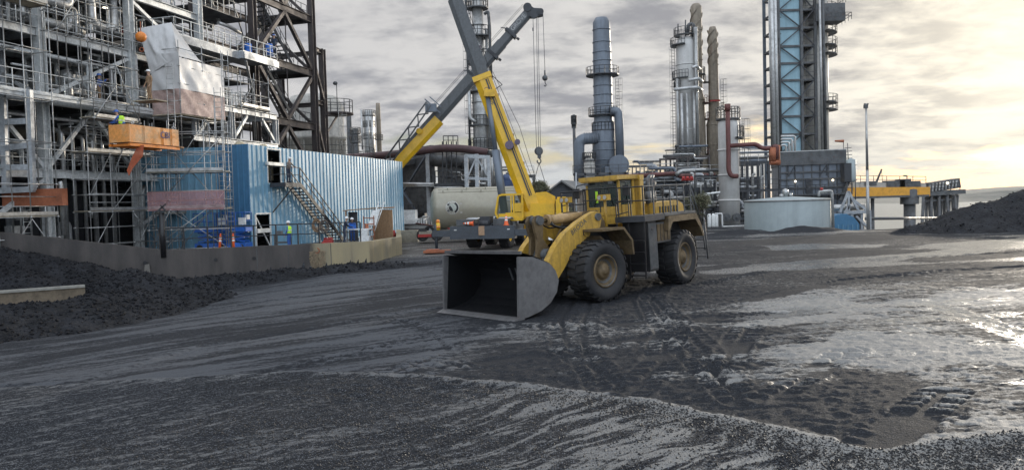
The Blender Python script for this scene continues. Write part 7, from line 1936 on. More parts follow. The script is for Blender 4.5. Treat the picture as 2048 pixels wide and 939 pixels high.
# 8 pipe racks and process blocks in the middle right
def rack(name, lab, px0, px1, d, y0, y1, nx_, levels, m='mach', pipes=14, dep=4.0, seed=1, boxes=4):
    random.seed(seed); g0 = G0((px0+px1)/2, d)
    T_ = thing(name, lab, 'pipe rack', g0)
    a_ = G0(px0, d, 0); b_ = G0(px1, d, 0); zT_ = ht((px0+px1)/2, y0, d); zB_ = g0.z
    W_ = lambda u, v, z: Vector((a_.x+(b_.x-a_.x)*u, d+v, z)); L_ = b_.x-a_.x
    for i in range(nx_):
        for v in (0, dep): mb = MB(); mb.bar(W_(i/(nx_-1), v, zB_), W_(i/(nx_-1), v, zT_), .26); part('column', mb, K[m], T_, world=True)
    zl = [zB_+(zT_-zB_)*(k+1)/levels for k in range(levels)]
    for z in zl:
        for v in (0, dep): mb = MB(); mb.bar(W_(0, v, z-.15), W_(1, v, z-.15), .22, .3); part('beam', mb, K[m], T_, world=True)
    for k in range(pipes):
        z = random.choice(zl)+random.uniform(.05, (zT_-zB_)/levels*.6); v = random.uniform(-.5, dep*.7); u0 = random.uniform(-.05, .4); u1 = random.uniform(.55, 1.05); r_ = random.choice((.07, .1, .14, .2, .28)); um = random.uniform(u0+.1, u1-.05); z2 = z-random.choice((0, 0, .8, 1.5))
        mb = MB(); mb.pipe([W_(u0, v, z), W_(um, v, z), W_(um, v, z2), W_(u1, v, z2)], r_, 7); part('pipe', mb, K[random.choice(('pale', 'mach', 'silver', 'mach', 'slate', 'grey'))], T_, world=True)
    for k in range(pipes//2):
        u = random.uniform(0, 1); v = random.uniform(-.6, dep); z0_ = zB_; z1_ = zB_+(zT_-zB_)*random.uniform(.4, 1.0); mb = MB(); mb.pipe([W_(u, v, z0_), W_(u, v, z1_), W_(u+.06, v, z1_+.1)], random.choice((.06, .1, .16)), 6); part('riser', mb, K[random.choice(('pale', 'mach', 'silver'))], T_, world=True)
    for k in range(3):
        u = (k+.5)/3; z1_ = (zT_-zB_)*random.uniform(.72, .95); mb = MB(); mb.box(W_(u, dep+.5, zB_+z1_/2), (L_/3-.15, .8, z1_)); mb.box(W_(u, dep-.02, zB_+z1_*.7), (L_/3*.7, .3, z1_*.22)); part('enclosure', mb, K['dark'], T_, world=True)
    for k in range(boxes):
        u = (k+.5)/boxes+random.uniform(-.05, .05); s_ = random.uniform(1.4, 2.8); z = zB_+random.choice((s_/2, (zT_-zB_)*.55)); mb = MB(); mb.box(W_(u, dep*.6, z), (L_/boxes*random.uniform(.5, .9), 2.2, s_)); part('filler_housing', mb, K[random.choice(('dark', 'dark', 'mach', 'slate'))], T_, world=True)
    for z in zl[-2:]:
        mb = MB(); mb.rail([W_(0, -.2, z), W_(1, -.2, z)], 1.1, 1.4, .035); part('handrail', mb, K[random.choice(('pale', 'mach'))], T_, world=True)
    return T_, W_, zl
rack('pipe_rack', 'tangled grey pipe rack behind the wheel loader handrail', 1282, 1400, 92, 345, 460, 6, 4, 'mach', 34, 5, 3, 5)
rack('pipe_rack', 'dark pipe rack with galvanised rails between the loader and the white column', 1392, 1450, 82, 350, 470, 4, 4, 'dark', 26, 5, 5, 4)
rack('pipe_rack', 'dark steel rack crowded with pipes between the white column and the round tank', 1474, 1560, 88, 322, 465, 5, 5, 'dark', 34, 6, 8, 6)
rack('pipe_rack', 'open steel frame at the foot of the tall pale grey column', 1334, 1420, 124, 312, 380, 5, 3, 'brown', 22, 5, 9, 3)
rack('pipe_rack', 'distant pipework tower block seen low between the blue-grey stack and the tall column', 1258, 1322, 190, 330, 400, 5, 4, 'mach', 22, 6, 10, 5)
DP = thing('transfer_pipe', 'long dark red-brown pipe running level behind the loader cab', 'pipe', P(1330, 350, 90)); mb = MB(); mb.pipe([P(1240, 353, 90), P(1350, 347, 90), P(1358, 352, 90), P(1430, 350, 90)], .27, 10, bend=.6); part('pipe', mb, K['rust'], DP, world=True)
mb = MB(); mb.pipe([P(1352, 350, 88), P(1362, 342, 88), P(1418, 340, 88), P(1424, 350, 88)], .26, 10, bend=.6); part('pipe', mb, K['pale'], DP, world=True)
for k in range(3):
    q = P(1367+8*k, 359, 80); q2 = q-UP*.25; mb = MB(); mb.tube(q, q+UP*.35, .17, 10); mb.tube(q-Vector((.2, 0, 0)), q+Vector((.2, 0, 0)), .13, 8); single('valve', mb, K['red'], ('left one of the three red valves on the galvanised rack', 'middle one of the three red valves on the galvanised rack', 'right one of the three red valves on the galvanised rack')[k], 'valve', group='red valves on the pipe rack')
for k in range(3):
    q = G0(1417+10*k if k else 1415, 74); q = Vector((P((1419, 1427, 1433)[k], 460, 74).x, 74, g_ := gz(P((1419, 1427, 1433)[k], 460, 74).x, 74)))
    mb = MB(); mb.lathe([(0, 0), (.17, 0), (.19, .1), (.19, 1.15), (.1, 1.35), (0, 1.36)], 14, Matrix.Translation(q)); single('bollard', mb, K['white'], ('left one of the three short white bollards', 'middle one of the three short white bollards', 'right one of the three short white bollards')[k], 'bollard', group='white bollards by the yard edge')
PF = thing('pipe_barrier', 'bent white pipe barrier on the ground in front of the white column', 'barrier', P(1450, 468, 72))
mb = MB(); mb.pipe([P(1430, 427, 72), P(1444, 427, 72), P(1445, 453, 72), P(1492, 451, 72)], .08, 6, bend=.1); mb.pipe([P(1408, 388, 74), P(1440, 384, 74)], .1, 6); mb.pipe([P(1408, 388, 74), P(1409, 462, 74)], .08, 6); part('pipe', mb, K['white'], PF, world=True)
for px in (1451, 1472): 
    q = P(px, 434, 78); mb = MB(); mb.tube(q, q-Vector((0, .4, 0)), .42, 16); mb.tube(q-Vector((0, .4, 0)), q-Vector((0, .6, 0)), .14, 8); single('pump', mb, K['mach'], ('round dark pump flange at the foot of the white column, left', 'round dark pump flange at the foot of the white column, right')[px > 1460], 'pump')
# 9 furnace building and frames behind the trailer
FB = thing('furnace_building', 'large dark grey corrugated furnace building behind the beige silo', 'building', P(800, 470, 92))
D9 = 84
cA = P(862, 290, D9); cB = P(690, 303, 104); cC = P(968, 302, 96)
zt9 = cA.z
mb = MB(); A_, B_, C_ = [Vector((q.x, q.y, 0)) for q in (cA, cB, cC)]
dAB = (B_-A_); dAC = (C_-A_)
nL = Vector((dAB.y, -dAB.x, 0)).normalized(); nL = nL if nL.y < 0 else -nL
mb.slab([A_+UP*2.6, B_+UP*2.6, B_+UP*zt9, A_+UP*zt9], .4, nrm=nL)
mb.slab([A_+UP*zt9, B_+UP*zt9, B_+dAC+UP*zt9, C_+UP*zt9], .3, nrm=UP)
mb.slab([A_+dAC*.02+UP*(zt9-1.2), C_+UP*(zt9-1.2), C_+UP*zt9, A_+dAC*.02+UP*zt9], .3, nrm=Vector((0, -1, 0)))
mb.slab([A_*1.05+UP*.5+dAC*.1, C_*1.05+UP*.5, C_*1.05+UP*(zt9-.3), A_*1.05+dAC*.1+UP*(zt9-.3)], .3, nrm=Vector((0, -1, 0)))
part('wall', mb, K['mach'], FB, world=True)
for k in range(13): mb = MB(); z = 2.9+k*.55; mb.bar(A_+nL*.05+UP*z, B_+nL*.05+UP*z, .08, .12); part('siding_rib', mb, K['mach'], FB, world=True)
for (a_, b_) in (((A_+UP*.3), (A_+UP*(zt9-.4))), ((A_.lerp(B_, .42)+UP*.3), (A_.lerp(B_, .42)+UP*(zt9-.4)))):
    mb = MB(); mb.bar(a_+nL*.5, b_+nL*.5, .42); part('column', mb, K['grey'], FB, world=True)
mb = MB(); mb.bar(A_+nL*.55+UP*(zt9-1), A_.lerp(B_, .42)+nL*.55+UP*2.4, .2); part('brace', mb, K['slate'], FB, world=True)
mb = MB(); mb.bar(A_.lerp(B_, .42)+nL*.58+UP*(zt9-1.6), A_.lerp(B_, .1)+nL*.58+UP*2.4, .2); part('brace', mb, K['slate'], FB, world=True)
mb = MB(); mb.box(A_.lerp(B_, .5)+UP*1.6+Vector((0, .5, 0)), (10, 3, 2.4)); part('undercroft', mb, K['dark'], FB, world=True)
mb = MB(); mb.rail([A_+nL*1.2+UP*2.5, A_.lerp(B_, .45)+nL*1.2+UP*2.5], 1.1, 1.2, .05); part('handrail', mb, K['dark'], FB, world=True)
for py in (370, 373.5): 
    mb = MB(); mb.tube(P(800, py-2, 80), P(868, py-2, 80), .18 if py < 372 else .12, 8); part('pipe', mb, K['pale'], FB, world=True)
RPp = thing('overhead_pipe', 'thick dark maroon overhead pipe crossing in front of the furnace building', 'pipe', P(830, 300, 82))
mb = MB(); mb.pipe([P(672, 316, 90), P(760, 311, 86), P(838, 303, 82), P(880, 296, 82), P(930, 297, 82), P(975, 305, 82)], .42, 12, bend=2.5); part('pipe', mb, paint('maroon_pipe', (.085, .045, .048), .55, .2, .3), RPp, world=True)
mb = MB(); mb.tube(P(975, 305, 82.2), P(986, 309, 82.2), .34, 12); part('end_joint', mb, K['mach'], RPp, world=True)
EQ = thing('process_deck', 'dark equipment deck with burners and handrails right of the furnace building corner', 'platform', P(900, 375, 82))
for (px, py, w_, h_) in ((882, 322, 2.4, 1.3), (915, 322, 2.0, 1.4), (943, 327, 2.2, 1.4)):
    q = P(px, py, 84); mb = MB(); mb.tube(q-Vector((w_/2, 0, -.1)), q+Vector((w_/2, 0, -.15)), h_*.5, 14); part('burner_drum', mb, K['mach'], EQ, world=True)
mb = MB(); mb.box(P(905, 369, 83), (5.6, 2.6, .3)); part('deck', mb, K['dark'], EQ, world=True)
mb = MB(); mb.rail([P(871, 365, 81.6), P(956, 363, 81.6)], 1.25, .9, .05); part('handrail', mb, K['dark'], EQ, world=True); mb = MB(); mb.rail([P(887, 290, 82.5), P(916, 290, 82.5)], 1.0, .6, .05); part('handrail', mb, K['dark'], EQ, world=True)
for px in (885, 893, 903, 913): mb = MB(); mb.bar(P(px, 368, 82.6), P(px, 283, 82.6), .12); part('post', mb, K['dark'], EQ, world=True)
for k, (px, py) in enumerate(((878, 340), (900, 345), (925, 340), (935, 352), (890, 355), (915, 352))):
    mb = MB(); q = P(px, py, 83.6); mb.pipe([q, q+Vector((1.2, 0, 0)), q+Vector((1.2, 0, -.9)), q+Vector((2, 0, -.9))], .15, 7); part('pipe', mb, K['pale' if k % 2 else 'mach'], EQ, world=True)
mb = MB(); mb.tube(P(868, 377, 81), P(925, 376, 81), .22, 10); part('pipe', mb, K['pale'], EQ, world=True)
FR2 = thing('steel_portal_frame', 'pale concrete-grey portal frame with braces at the foot of the slim column', 'steel frame', P(955, 378, 80))
for (a_, b_, w_) in (((932, 310), (934, 380), .42), ((953, 308), (955, 380), .42), ((977, 312), (979, 380), .36), ((930, 312), (980, 314), .35), ((934, 356), (978, 358), .28), ((955, 318), (976, 352), .16), ((950, 320), (936, 352), .16)):
    mb = MB(); mb.bar(P(*a_, 80), P(*b_, 80), w_); part('member', mb, K['grey'], FR2, world=True)
for px in (962, 970, 984, 992, 1001):
    mb = MB(); q = P(px, 380, 90); mb.tube(q, P(px, 300, 90), .3 if px < 980 else .2, 10); part('riser', mb, K['pale'], FR2, world=True)
rack('pipe_rack', 'small pipe rack between the booms behind the yellow crane cab', 985, 1070, 98, 350, 400, 4, 2, 'mach', 12, 3, 14, 3)
q = P(1012, 357, 88); mb = MB(); mb.sphere(q, .55, 14, 10); mb.box(q+Vector((.5, 0, -.6)), (1.6, 1, .9)); single('pump_motor', mb, paint('navy_pump', (.04, .07, .16), .5), 'dark blue pump motor seen past the yellow crane boom', 'pump')
# roof block above blue wall right, low grey roof
GRf = thing('grey_roof_block', 'long low dark grey roof just above the right half of the blue wall', 'building', P(740, 330, 96)); mb = MB(); mb.slab([P(676, 321, 92), P(800, 322, 86), P(862, 312, 88), P(760, 303, 96)], .6); part('roof', mb, K['mach'], GRf, world=True)
# distant columns left of the boom
T8, c, s = tower('distillation_column', 'distant pale column wrapped in pipes, left of the raised dark boom', 'column', 744, 175, [(11, 400), (11, 228), (8, 220)], 'pale', decks=((232, 14), (254, 13), (278, 14)), rings=(250, 270), pipes=((-12, -1.5, 300, 220, 2, 'silver'), (9, -1.8, 300, 240, 1.6, 'silver'), (2, -2, 300, 235, 1.3, 'pale')))
tower('flue_stack', 'distant slim grey stack right beside the pipe-wrapped column', 'chimney', 763, 178, [(5, 400), (4.5, 215), (4, 206)], 'stack', rings=(240, 265), decks=((280, 8),))
tower('flue_stack', 'distant slim grey stack partly hidden by the round pale deck', 'chimney', 704, 170, [(5, 400), (5, 235), (4, 227)], 'mach')
tower('small_vessel', 'distant small vessel with handrails left of the pipe-wrapped column', 'vessel', 716, 150, [(7, 400), (7, 262), (5, 256)], 'mach', decks=((268, 11), (285, 12)))
# gabled house behind the crane
HS = thing('gabled_house', 'small building with a grey pitched roof and dark gable behind the yellow crane', 'building', G0(1140, 96))
D10 = 96; q0_ = P(1096, 392, D10); q1_ = P(1152, 392, D10); ap = P(1121, 361, D10); zev = P(1100, 380, D10).z
gl = Vector((P(1096, 380, D10).x, D10, 0)); gr = Vector((P(1150, 380, D10).x, D10, 0)); ga = Vector((P(1122, 360, D10).x, D10, 0)); zr_ = P(1122, 360, D10).z; bk = Vector((3.6, 9, 0))
z0_ = G0(1120, D10).z
mb = MB(); mb.add([gl+UP*z0_, gr+UP*z0_, gr+UP*zev, ga+UP*(zr_-.25), gl+UP*zev, gl+bk+UP*z0_, gr+bk+UP*z0_, gr+bk+UP*zev, ga+bk+UP*(zr_-.25), gl+bk+UP*zev], [(0, 1, 2, 3, 4), (1, 6, 7, 2), (9, 8, 7, 6, 5), (5, 0, 4, 9)]); part('wall', mb, K['dark'], HS, world=True)
ov = Vector((0, -.7, 0)); rs_ = 1.14
for (e, sg) in ((gl, -1), (gr, 1)):
    ed = ga+(e-ga)*rs_; ze = zr_+(zev-zr_)*rs_; mb = MB(); mb.slab([ga+ov+UP*zr_, ed+ov+UP*ze, ed+bk+UP*ze, ga+bk+UP*zr_], .22, nrm=UP); part('roof', mb, paint('grey_roof', (.17, .17, .165), .8, 0, .3), HS, world=True)
# mobile lamp column, van, bushes
LMq = thing('lamp_column', 'thin grey pole standing in front of the gabled house', 'lamp post', G0(1152, 70)); mb = MB(); mb.tube(G0(1152, 70), P(1152, 345, 70), .09, 8, r2=.06); part('pole', mb, K['grey'], LMq, world=True)
VN = thing('white_van', 'white van parked behind the yellow crane, partly hidden by the loader', 'van', G0(1146, 66)); c = G0(1146, 66)
mb = MB(); pr = [(-2.3, .4), (-2.3, 1.9), (-2.1, 2.1), (1.0, 2.15), (1.8, 1.3), (2.4, 1.1), (2.5, .4)]; mb.prism(pr, -.9, .9, Matrix.Translation(c)); part('body', mb, K['white'], VN, world=True)
mb = MB(); mb.prism([(1.05, 1.4), (1.05, 1.95), (1.65, 1.4)], -.92, .92, Matrix.Translation(c)); part('window', mb, K['dark'], VN, world=True)
for dx_ in (-1.5, 1.6):
    for s_ in (-1, 1): mb = MB(); obj_tyre(mb, c+Vector((dx_, s_*.82, .35)), .35, .22, (0, s_, 0), 18, 8); part('wheel', mb, K['rubber'], VN, world=True)
# tree and bushes
lfm, g = material('winter_foliage'); co = g.n('ShaderNodeTexCoord').outputs['Object']; nn = g.noise(co, 2.5, 4, .6)
bs = g.n('ShaderNodeBsdfPrincipled', {'Base Color': g.mix(g.ramp(nn, .35, .65), (.045, .055, .025), (.12, .11, .06)), 'Roughness': .8}); g.n('ShaderNodeOutputMaterial', {'Surface': bs.outputs[0]}); K['leaf'] = lfm
K['bark'] = paint('bark', (.07, .055, .045), .9)
def shrub(name, lab, cat, base, h, w_, nl, seed, trunk=True, ls=.09):
    random.seed(seed); T_ = thing(name, lab, cat, base); mb = MB(); tips = []
    def grow(p, d_, L_, r_, k):
        q = p+d_*L_; mb.tube(p, q, r_, 5, r2=r_*.7, caps=False)
        if k == 0 or r_ < .008: tips.append(q); return
        tips.append(p.lerp(q, .7))
        for _ in range(random.choice((2, 3, 3))):
            v = (d_+Vector((random.uniform(-.75, .75)*w_/h, random.uniform(-.75, .75)*w_/h, random.uniform(-.1, .45)))).normalized(); grow(q, v, L_*random.uniform(.6, .85), r_*.62, k-1)
    for _ in range(1 if trunk else 5):
        b = base+Vector((0, 0, 0)) if trunk else base+Vector((random.uniform(-w_, w_)*.3, random.uniform(-.5, .5), 0)); grow(b, Vector((random.uniform(-.15, .15), 0, 1)).normalized(), h*.32, .09 if trunk else .05, 4)
    part('trunk', mb, K['bark'], T_, world=True)
    mb = MB()
    for _ in range(nl):
        t_ = random.choice(tips)+Vector((random.gauss(0, .16), random.gauss(0, .16), random.gauss(0, .14))); a = Vector((random.uniform(-1, 1), random.uniform(-1, 1), random.uniform(-1, 1))).normalized(); b = a.orthogonal().normalized(); s_ = ls*random.uniform(.6, 1.4)
        mb.add([t_-a*s_, t_+b*s_*.5, t_+a*s_, t_-b*s_*.5], [(0, 1, 2, 3)])
    part('crown', mb, K['leaf'], T_, world=True); return T_
shrub('small_tree', 'thin-leaved young tree between the yellow boom and the hanging hook', 'tree', G0(1082, 72), 5.6, 3.4, 2600, 4)
shrub('roadside_bush', 'straggly olive-brown bush behind the loader rear wheel', 'bush', G0(1402, 66), 3.2, 2.6, 2200, 6, False)
shrub('roadside_bush', 'low bush in front of the gabled house beside the yellow crane', 'bush', G0(1128, 78), 2.6, 2.4, 1400, 8, False)
# ------------------------------------------------------------------ people
def person(lab, loc, face, cols, pose='stand', helmet='helmet', vest=None, scale=1.0, crouch=0.0):
    """loc: feet; face: heading in radians (0 = +Y). cols: (top, trousers)"""
    T_ = thing('person', lab, 'person', loc, rz=face)
    V_ = []; E_ = []; Rr = []; Tg = []
    def v(p, r, tag): V_.append(Vector(p)*scale); Rr.append(r*scale); Tg.append(tag); return len(V_)-1
    def e(a, b): E_.append((a, b))
    lean = {'stand': .02, 'bend': .30, 'rail': .10, 'work': .14}.get(pose, .02)
    hipz = .93-crouch
    pel = v((0, 0, hipz), .135, 't'); wa = v((0, lean*.35, hipz+.17), .13, 's'); ch = v((0, lean*.8, hipz+.38), .155, 's'); ne = v((0, lean*1.1, hipz+.54), .065, 'k')
    hd1 = v((0, lean*1.2+.01, hipz+.60), .062, 'k'); hd2 = v((0, lean*1.3+.025, hipz+.70), .092, 'k'); hd3 = v((0, lean*1.3+.01, hipz+.79), .075, 'k')
    nose = v((0, lean*1.3+.125, hipz+.69), .016, 'k'); e(hd2, nose)
    for a, b in ((pel, wa), (wa, ch), (ch, ne), (ne, hd1), (hd1, hd2), (hd2, hd3)): e(a, b)
    for s_ in (-1, 1):
        ear = v((s_*.098, lean*1.3+.01, hipz+.70), .018, 'k'); e(hd2, ear)
        st = .10 if pose != 'stride' else .1
        kn = v((s_*st, .04+crouch*.7, hipz*.52), .068, 't'); an = v((s_*st*1.1, -.02, .09), .046, 't'); toe = v((s_*st*1.25, .15, .045), .042, 'b'); hp = v((s_*.095, 0, hipz-.06), .092, 't'); heel = v((s_*st*1.1, -.06, .045), .045, 'b')
        e(pel, hp); e(hp, kn); e(kn, an); e(an, toe); e(an, heel)
        sh = v((s_*.185, lean*.9, hipz+.46), .062, 's'); e(ch, sh)
        if pose == 'rail': el, wr = (s_*.30, lean+.12, hipz+.24), (s_*.20, lean+.38, hipz+.16)
        elif pose in ('work', 'bend'): el, wr = (s_*.26, lean+.14, hipz+.20), (s_*.12, lean+.40, hipz+.12)
        elif pose == 'reach': el, wr = (s_*.28, lean+.16, hipz+.34), (s_*.22, lean+.38, hipz+.48)
        else: el, wr = (s_*.27, lean-.01, hipz+.19), (s_*.25, lean+.12, hipz-.03) 
        el = v(el, .046, 's'); wr_i = v(wr, .032, 's'); e(sh, el); e(el, wr_i)
        d_ = (V_[wr_i]-V_[el]).normalized()/1.0; sd_ = Vector((1, 0, 0)); pl = v(Vector(wr)+d_*.07, .034, 'k'); e(wr_i, pl)
        pb = Vector(wr)+d_*.10
        for k, (o_, l_) in enumerate(((-.03, .065), (-.01, .08), (.011, .075), (.031, .055))):
            f1 = v(pb+sd_*o_+Vector((0, 0, -.004)), .0095, 'k'); f2 = v(pb+sd_*o_*1.15+d_*l_*.6+Vector((0, 0, -.012)), .0085, 'k'); f3 = v(pb+sd_*o_*1.1+d_*l_*.9+Vector((0, 0, -.035)), .008, 'k'); e(pl, f1); e(f1, f2); e(f2, f3)
        t1 = v(Vector(wr)+d_*.05-sd_*s_*.042, .0105, 'k'); t2 = v(Vector(wr)+d_*.09-sd_*s_*.055+Vector((0, 0, -.01)), .009, 'k'); e(pl, t1); e(t1, t2)
    me = bpy.data.meshes.new('sk'); me.from_pydata(V_, E_, []); o = bpy.data.objects.new('sk', me); COL.objects.link(o)
    md = o.modifiers.new('s', 'SKIN'); sk = me.skin_vertices[0].data
    for i, r_ in enumerate(Rr): sk[i].radius = (r_, r_)
    sk[0].use_root = True; md.use_smooth_shade = True
    o.modifiers.new('u', 'SUBSURF').levels = 1
    dg = bpy.context.evaluated_depsgraph_get(); m2 = bpy.data.meshes.new_from_object(o.evaluated_get(dg)); bpy.data.objects.remove(o)
    m2.materials.clear()
    mats = [K['skin'], K[cols[0]], K[cols[1]], K['black']]; [m2.materials.append(q) for q in mats]
    idx = {'k': 0, 's': 1, 't': 2, 'b': 3}; sp = np.array([list(q) for q in V_])
    for pg in m2.polygons:
        c = np.array(pg.center); j = int(np.argmin(np.linalg.norm(sp-c, axis=1)-np.array(Rr))); pg.material_index = idx[Tg[j]]
    b = bpy.data.objects.new('body', m2); COL.objects.link(b); b.parent = T_
    hz_ = (hipz+.735)*scale; hy = (lean*1.3+.012)*scale
    if helmet:
        mb = MB(); mb.lathe([(.150*scale, 0), (.125*scale, .012*scale), (.120*scale, .06*scale), (.095*scale, .105*scale), (.05*scale, .13*scale), (0, .138*scale)], 16, Matrix.Translation((0, hy, hz_))); mb.box((0, hy+.15*scale, hz_+.006), (.16*scale, .09*scale, .012)); part('helmet', mb, K[helmet], T_)
    for s_ in (-1, 1):
        mb = MB(); mb.sphere((s_*.034*scale, hy+.092*scale, hz_-.02*scale), .011*scale, 8, 6); part('eye', mb, K['black'], T_)
    mb = MB(); mb.box((0, hy+.088*scale, hz_-.092*scale), (.045*scale, .012*scale, .008*scale)); part('mouth', mb, K['rust'], T_)
    if vest:
        ly = lean*.5*scale; mb = MB(); mb.lathe([(.165, hipz+.06), (.178, hipz+.2), (.192, hipz+.38), (.17, hipz+.47), (.11, hipz+.52)], 18, Matrix.Translation((0, ly, 0)) @ Matrix.Diagonal((1.12*scale, .88*scale, scale, 1))); part('vest', mb, K[vest], T_)
        mb = MB(); mb.lathe([(.187, hipz+.22), (.191, hipz+.27)], 18, Matrix.Translation((0, ly, 0)) @ Matrix.Diagonal((1.13*scale, .89*scale, scale, 1))); part('reflective_band', mb, K['white'], T_)
    return T_
qd = SP(3.35, .75, LZ-.01)
person('person in grey-brown jacket and white helmet leaning on the stair landing rail', qd, R(-115), ('greycloth', 'navy'), 'rail')
q = P(579, 488, 47.6); q.z = PAD+.01
person('person in a lime hi-vis vest and blue work clothes by the blue wall doorway', q, R(80), ('bluecloth', 'bluecloth'), 'stand', vest='hivis')
q = P(689, 487, 54); q.z = PAD+.01
person('person in dark navy coveralls at the work table by the stair foot', q, R(-70), ('navy', 'navy'), 'work', scale=1.06)
q = P(706, 487, 56); q.z = PAD+.01
person('person in bright blue coveralls behind the white work table', q, R(-170), ('bluecloth', 'bluecloth'), 'bend')
q = Q(5.0, -2.15, 9.98) ; q = P(301, 216, 44.8); 
person('person in tan coveralls and harness standing on the scaffold beside the sheeted enclosure', Vector((q.x, q.y, 10.05)), R(150), ('tan', 'tan'), 'stand', helmet='helmet')
mb = MB(); mb.box(Vector((q.x, q.y, 9.97)), (1.6, 1.0, .06), ry); single('standing_platform', mb, K['board'], 'small boarded standing platform under the person in tan coveralls', 'platform')
q = P(249, 250, 42.6)
person('person in lime vest and blue helmet working inside the orange skip', Vector((q.x, q.y, 7.42)), R(100), ('bluecloth', 'navy'), 'bend', helmet='bluehelmet', vest='hivis')
q = Q(3.4, -.55, 9.96)
person('person in blue jacket and blue helmet on the walkway above the orange skip', q, R(-60), ('bluecloth', 'tan'), 'reach', helmet='bluehelmet')
q = P(538, 103, 61.3)
person('person in dark jacket standing on the stair tower behind the blue drum', Vector((q.x+.2, q.y+.8, 15.95)), R(170), ('navy', 'navy'), 'stand', helmet='bluehelmet')

# ------------------------------------------------------------------ things on the pad behind the wall
def lift(lab, loc, rz):
    T_ = thing('scissor_lift', lab, 'scissor lift', loc, rz=rz, group='blue lifts on the pad')
    B = K['bright_blue']
    mb = MB(); mb.box((0, 0, .32), (1.9, .95, .32)); part('chassis', mb, B, T_)
    for x in (-.65, .65):
        for y in (-.42, .42): mb = MB(); mb.tube((x, y-.08, .2), (x, y+.08, .2), .2, 14); part('wheel', mb, K['rubber'], T_)
    mb = MB()
    for y in (-.3, .3):
        for k in range(2): z = .55+.32*k; mb.bar((-.8, y, z), (.8, y, z+.28), .06, .09); mb.bar((.8, y+.07, z), (-.8, y+.07, z+.28), .06, .09)
    part('scissor_arms', mb, B, T_)
    mb = MB(); mb.box((0, 0, 1.25), (2.0, .9, .12)); part('platform', mb, B, T_)
    mb = MB(); mb.rail([(-.98, -.43, 1.3), (.98, -.43, 1.3), (.98, .43, 1.3), (-.98, .43, 1.3), (-.98, -.43, 1.3)], 1.1, .65, .03, toe=.15); part('guard_rail', mb, B, T_)
    mb = MB(); mb.box((.95, -.1, 2.1), (.2, .35, .3)); mb.box((.8, -.47, 1.85), (.5, .04, .45)); part('control_box', mb, K['white'], T_)
    return T_
for (lab, px, d_, rz) in (('blue scissor lift nearest the scaffold, behind the left delineator post', 424, 48.6, .1), ('blue scissor lift at the corner of the shaded blue wall, behind the right delineator post', 470, 48.2, -.15), ('blue lift parked against the sunlit blue wall behind the worker in the lime vest', 598, 56.0, 1.25)):
    q = P(px, 480, d_); q.z = PAD; lift(lab, q, rz)
for lab, px, tilt in (('left one of two orange delineator posts, leaning a little', 438, .10), ('right one of two orange delineator posts, standing straight', 467, 0)):
    q = P(px, 490, 44.3); q.z = PAD; T_ = thing('delineator_post', lab, 'delineator post', q, group='orange delineator posts'); T_.rotation_euler = (0, tilt, 0)
    mb = MB(); mb.lathe([(0, .04), (.09, .04), (.06, 1.05), (.03, 1.12), (.06, 1.16), (.0, 1.2)], 14); p_ = part('tube', mb, K['cone'], T_)
    for z_ in (.72, .9): mb = MB(); mb.lathe([(.075-.0*z_, z_), (.073, z_+.1)], 14); part('reflective_band', mb, K['white'], T_, p_)
    mb = MB(); mb.tube((0, 0, 0), (0, 0, .05), .2, 10); part('base', mb, K['black'], T_)
random.seed(3)
# loose timber and drums on the pad
for (lab, a_, b_, m_, w_) in (('long timber plank lying in front of the blue lifts', (430, 483), (488, 492), 'wood', .25), ('white pipe lying by the corner of the blue wall', (480, 490), (507, 488), 'white', .14), ('pale metal channel lying under the scaffold', (410, 484), (452, 492), 'pale', .12), ('blue hose reel box beside the plank', (470, 486), (476, 486), 'bright_blue', .35)):
    p0, p1 = P(*a_, 45.2), P(*b_, 45.5); p0.z = p1.z = PAD+w_/2+.01; mb = MB()
    if m_ == 'wood': mb.bar(p0, p1, w_, .06); mb.bar(p0+Vector((0, .3, .07)), p1+Vector((-.4, .3, .07)), w_*.6, .05)
    elif m_ == 'white': mb.pipe([p0, p0.lerp(p1, .8), p1+Vector((0, 0, .05))], w_, 10)
    elif m_ == 'pale': mb.bar(p0, p1, .2, .03); mb.bar(p0+Vector((0, .1, .07)), p1+Vector((0, .1, .07)), .03, .14); mb.bar(p0+Vector((0, -.1, .07)), p1+Vector((0, -.1, .07)), .03, .14)
    else: mb.tube(p0-Vector((0, .15, 0)), p0+Vector((0, .15, 0)), .3, 16); mb.tube(p0-Vector((0, .18, 0)), p0-Vector((0, .15, 0)), .4, 16); mb.tube(p0+Vector((0, .15, 0)), p0+Vector((0, .18, 0)), .4, 16)
    nm = {'wood': 'timber_plank', 'white': 'loose_pipe', 'pale': 'metal_channel', 'bright_blue': 'hose_reel'}[m_]
    single(nm, mb, K[m_], lab, nm.replace('_', ' '))
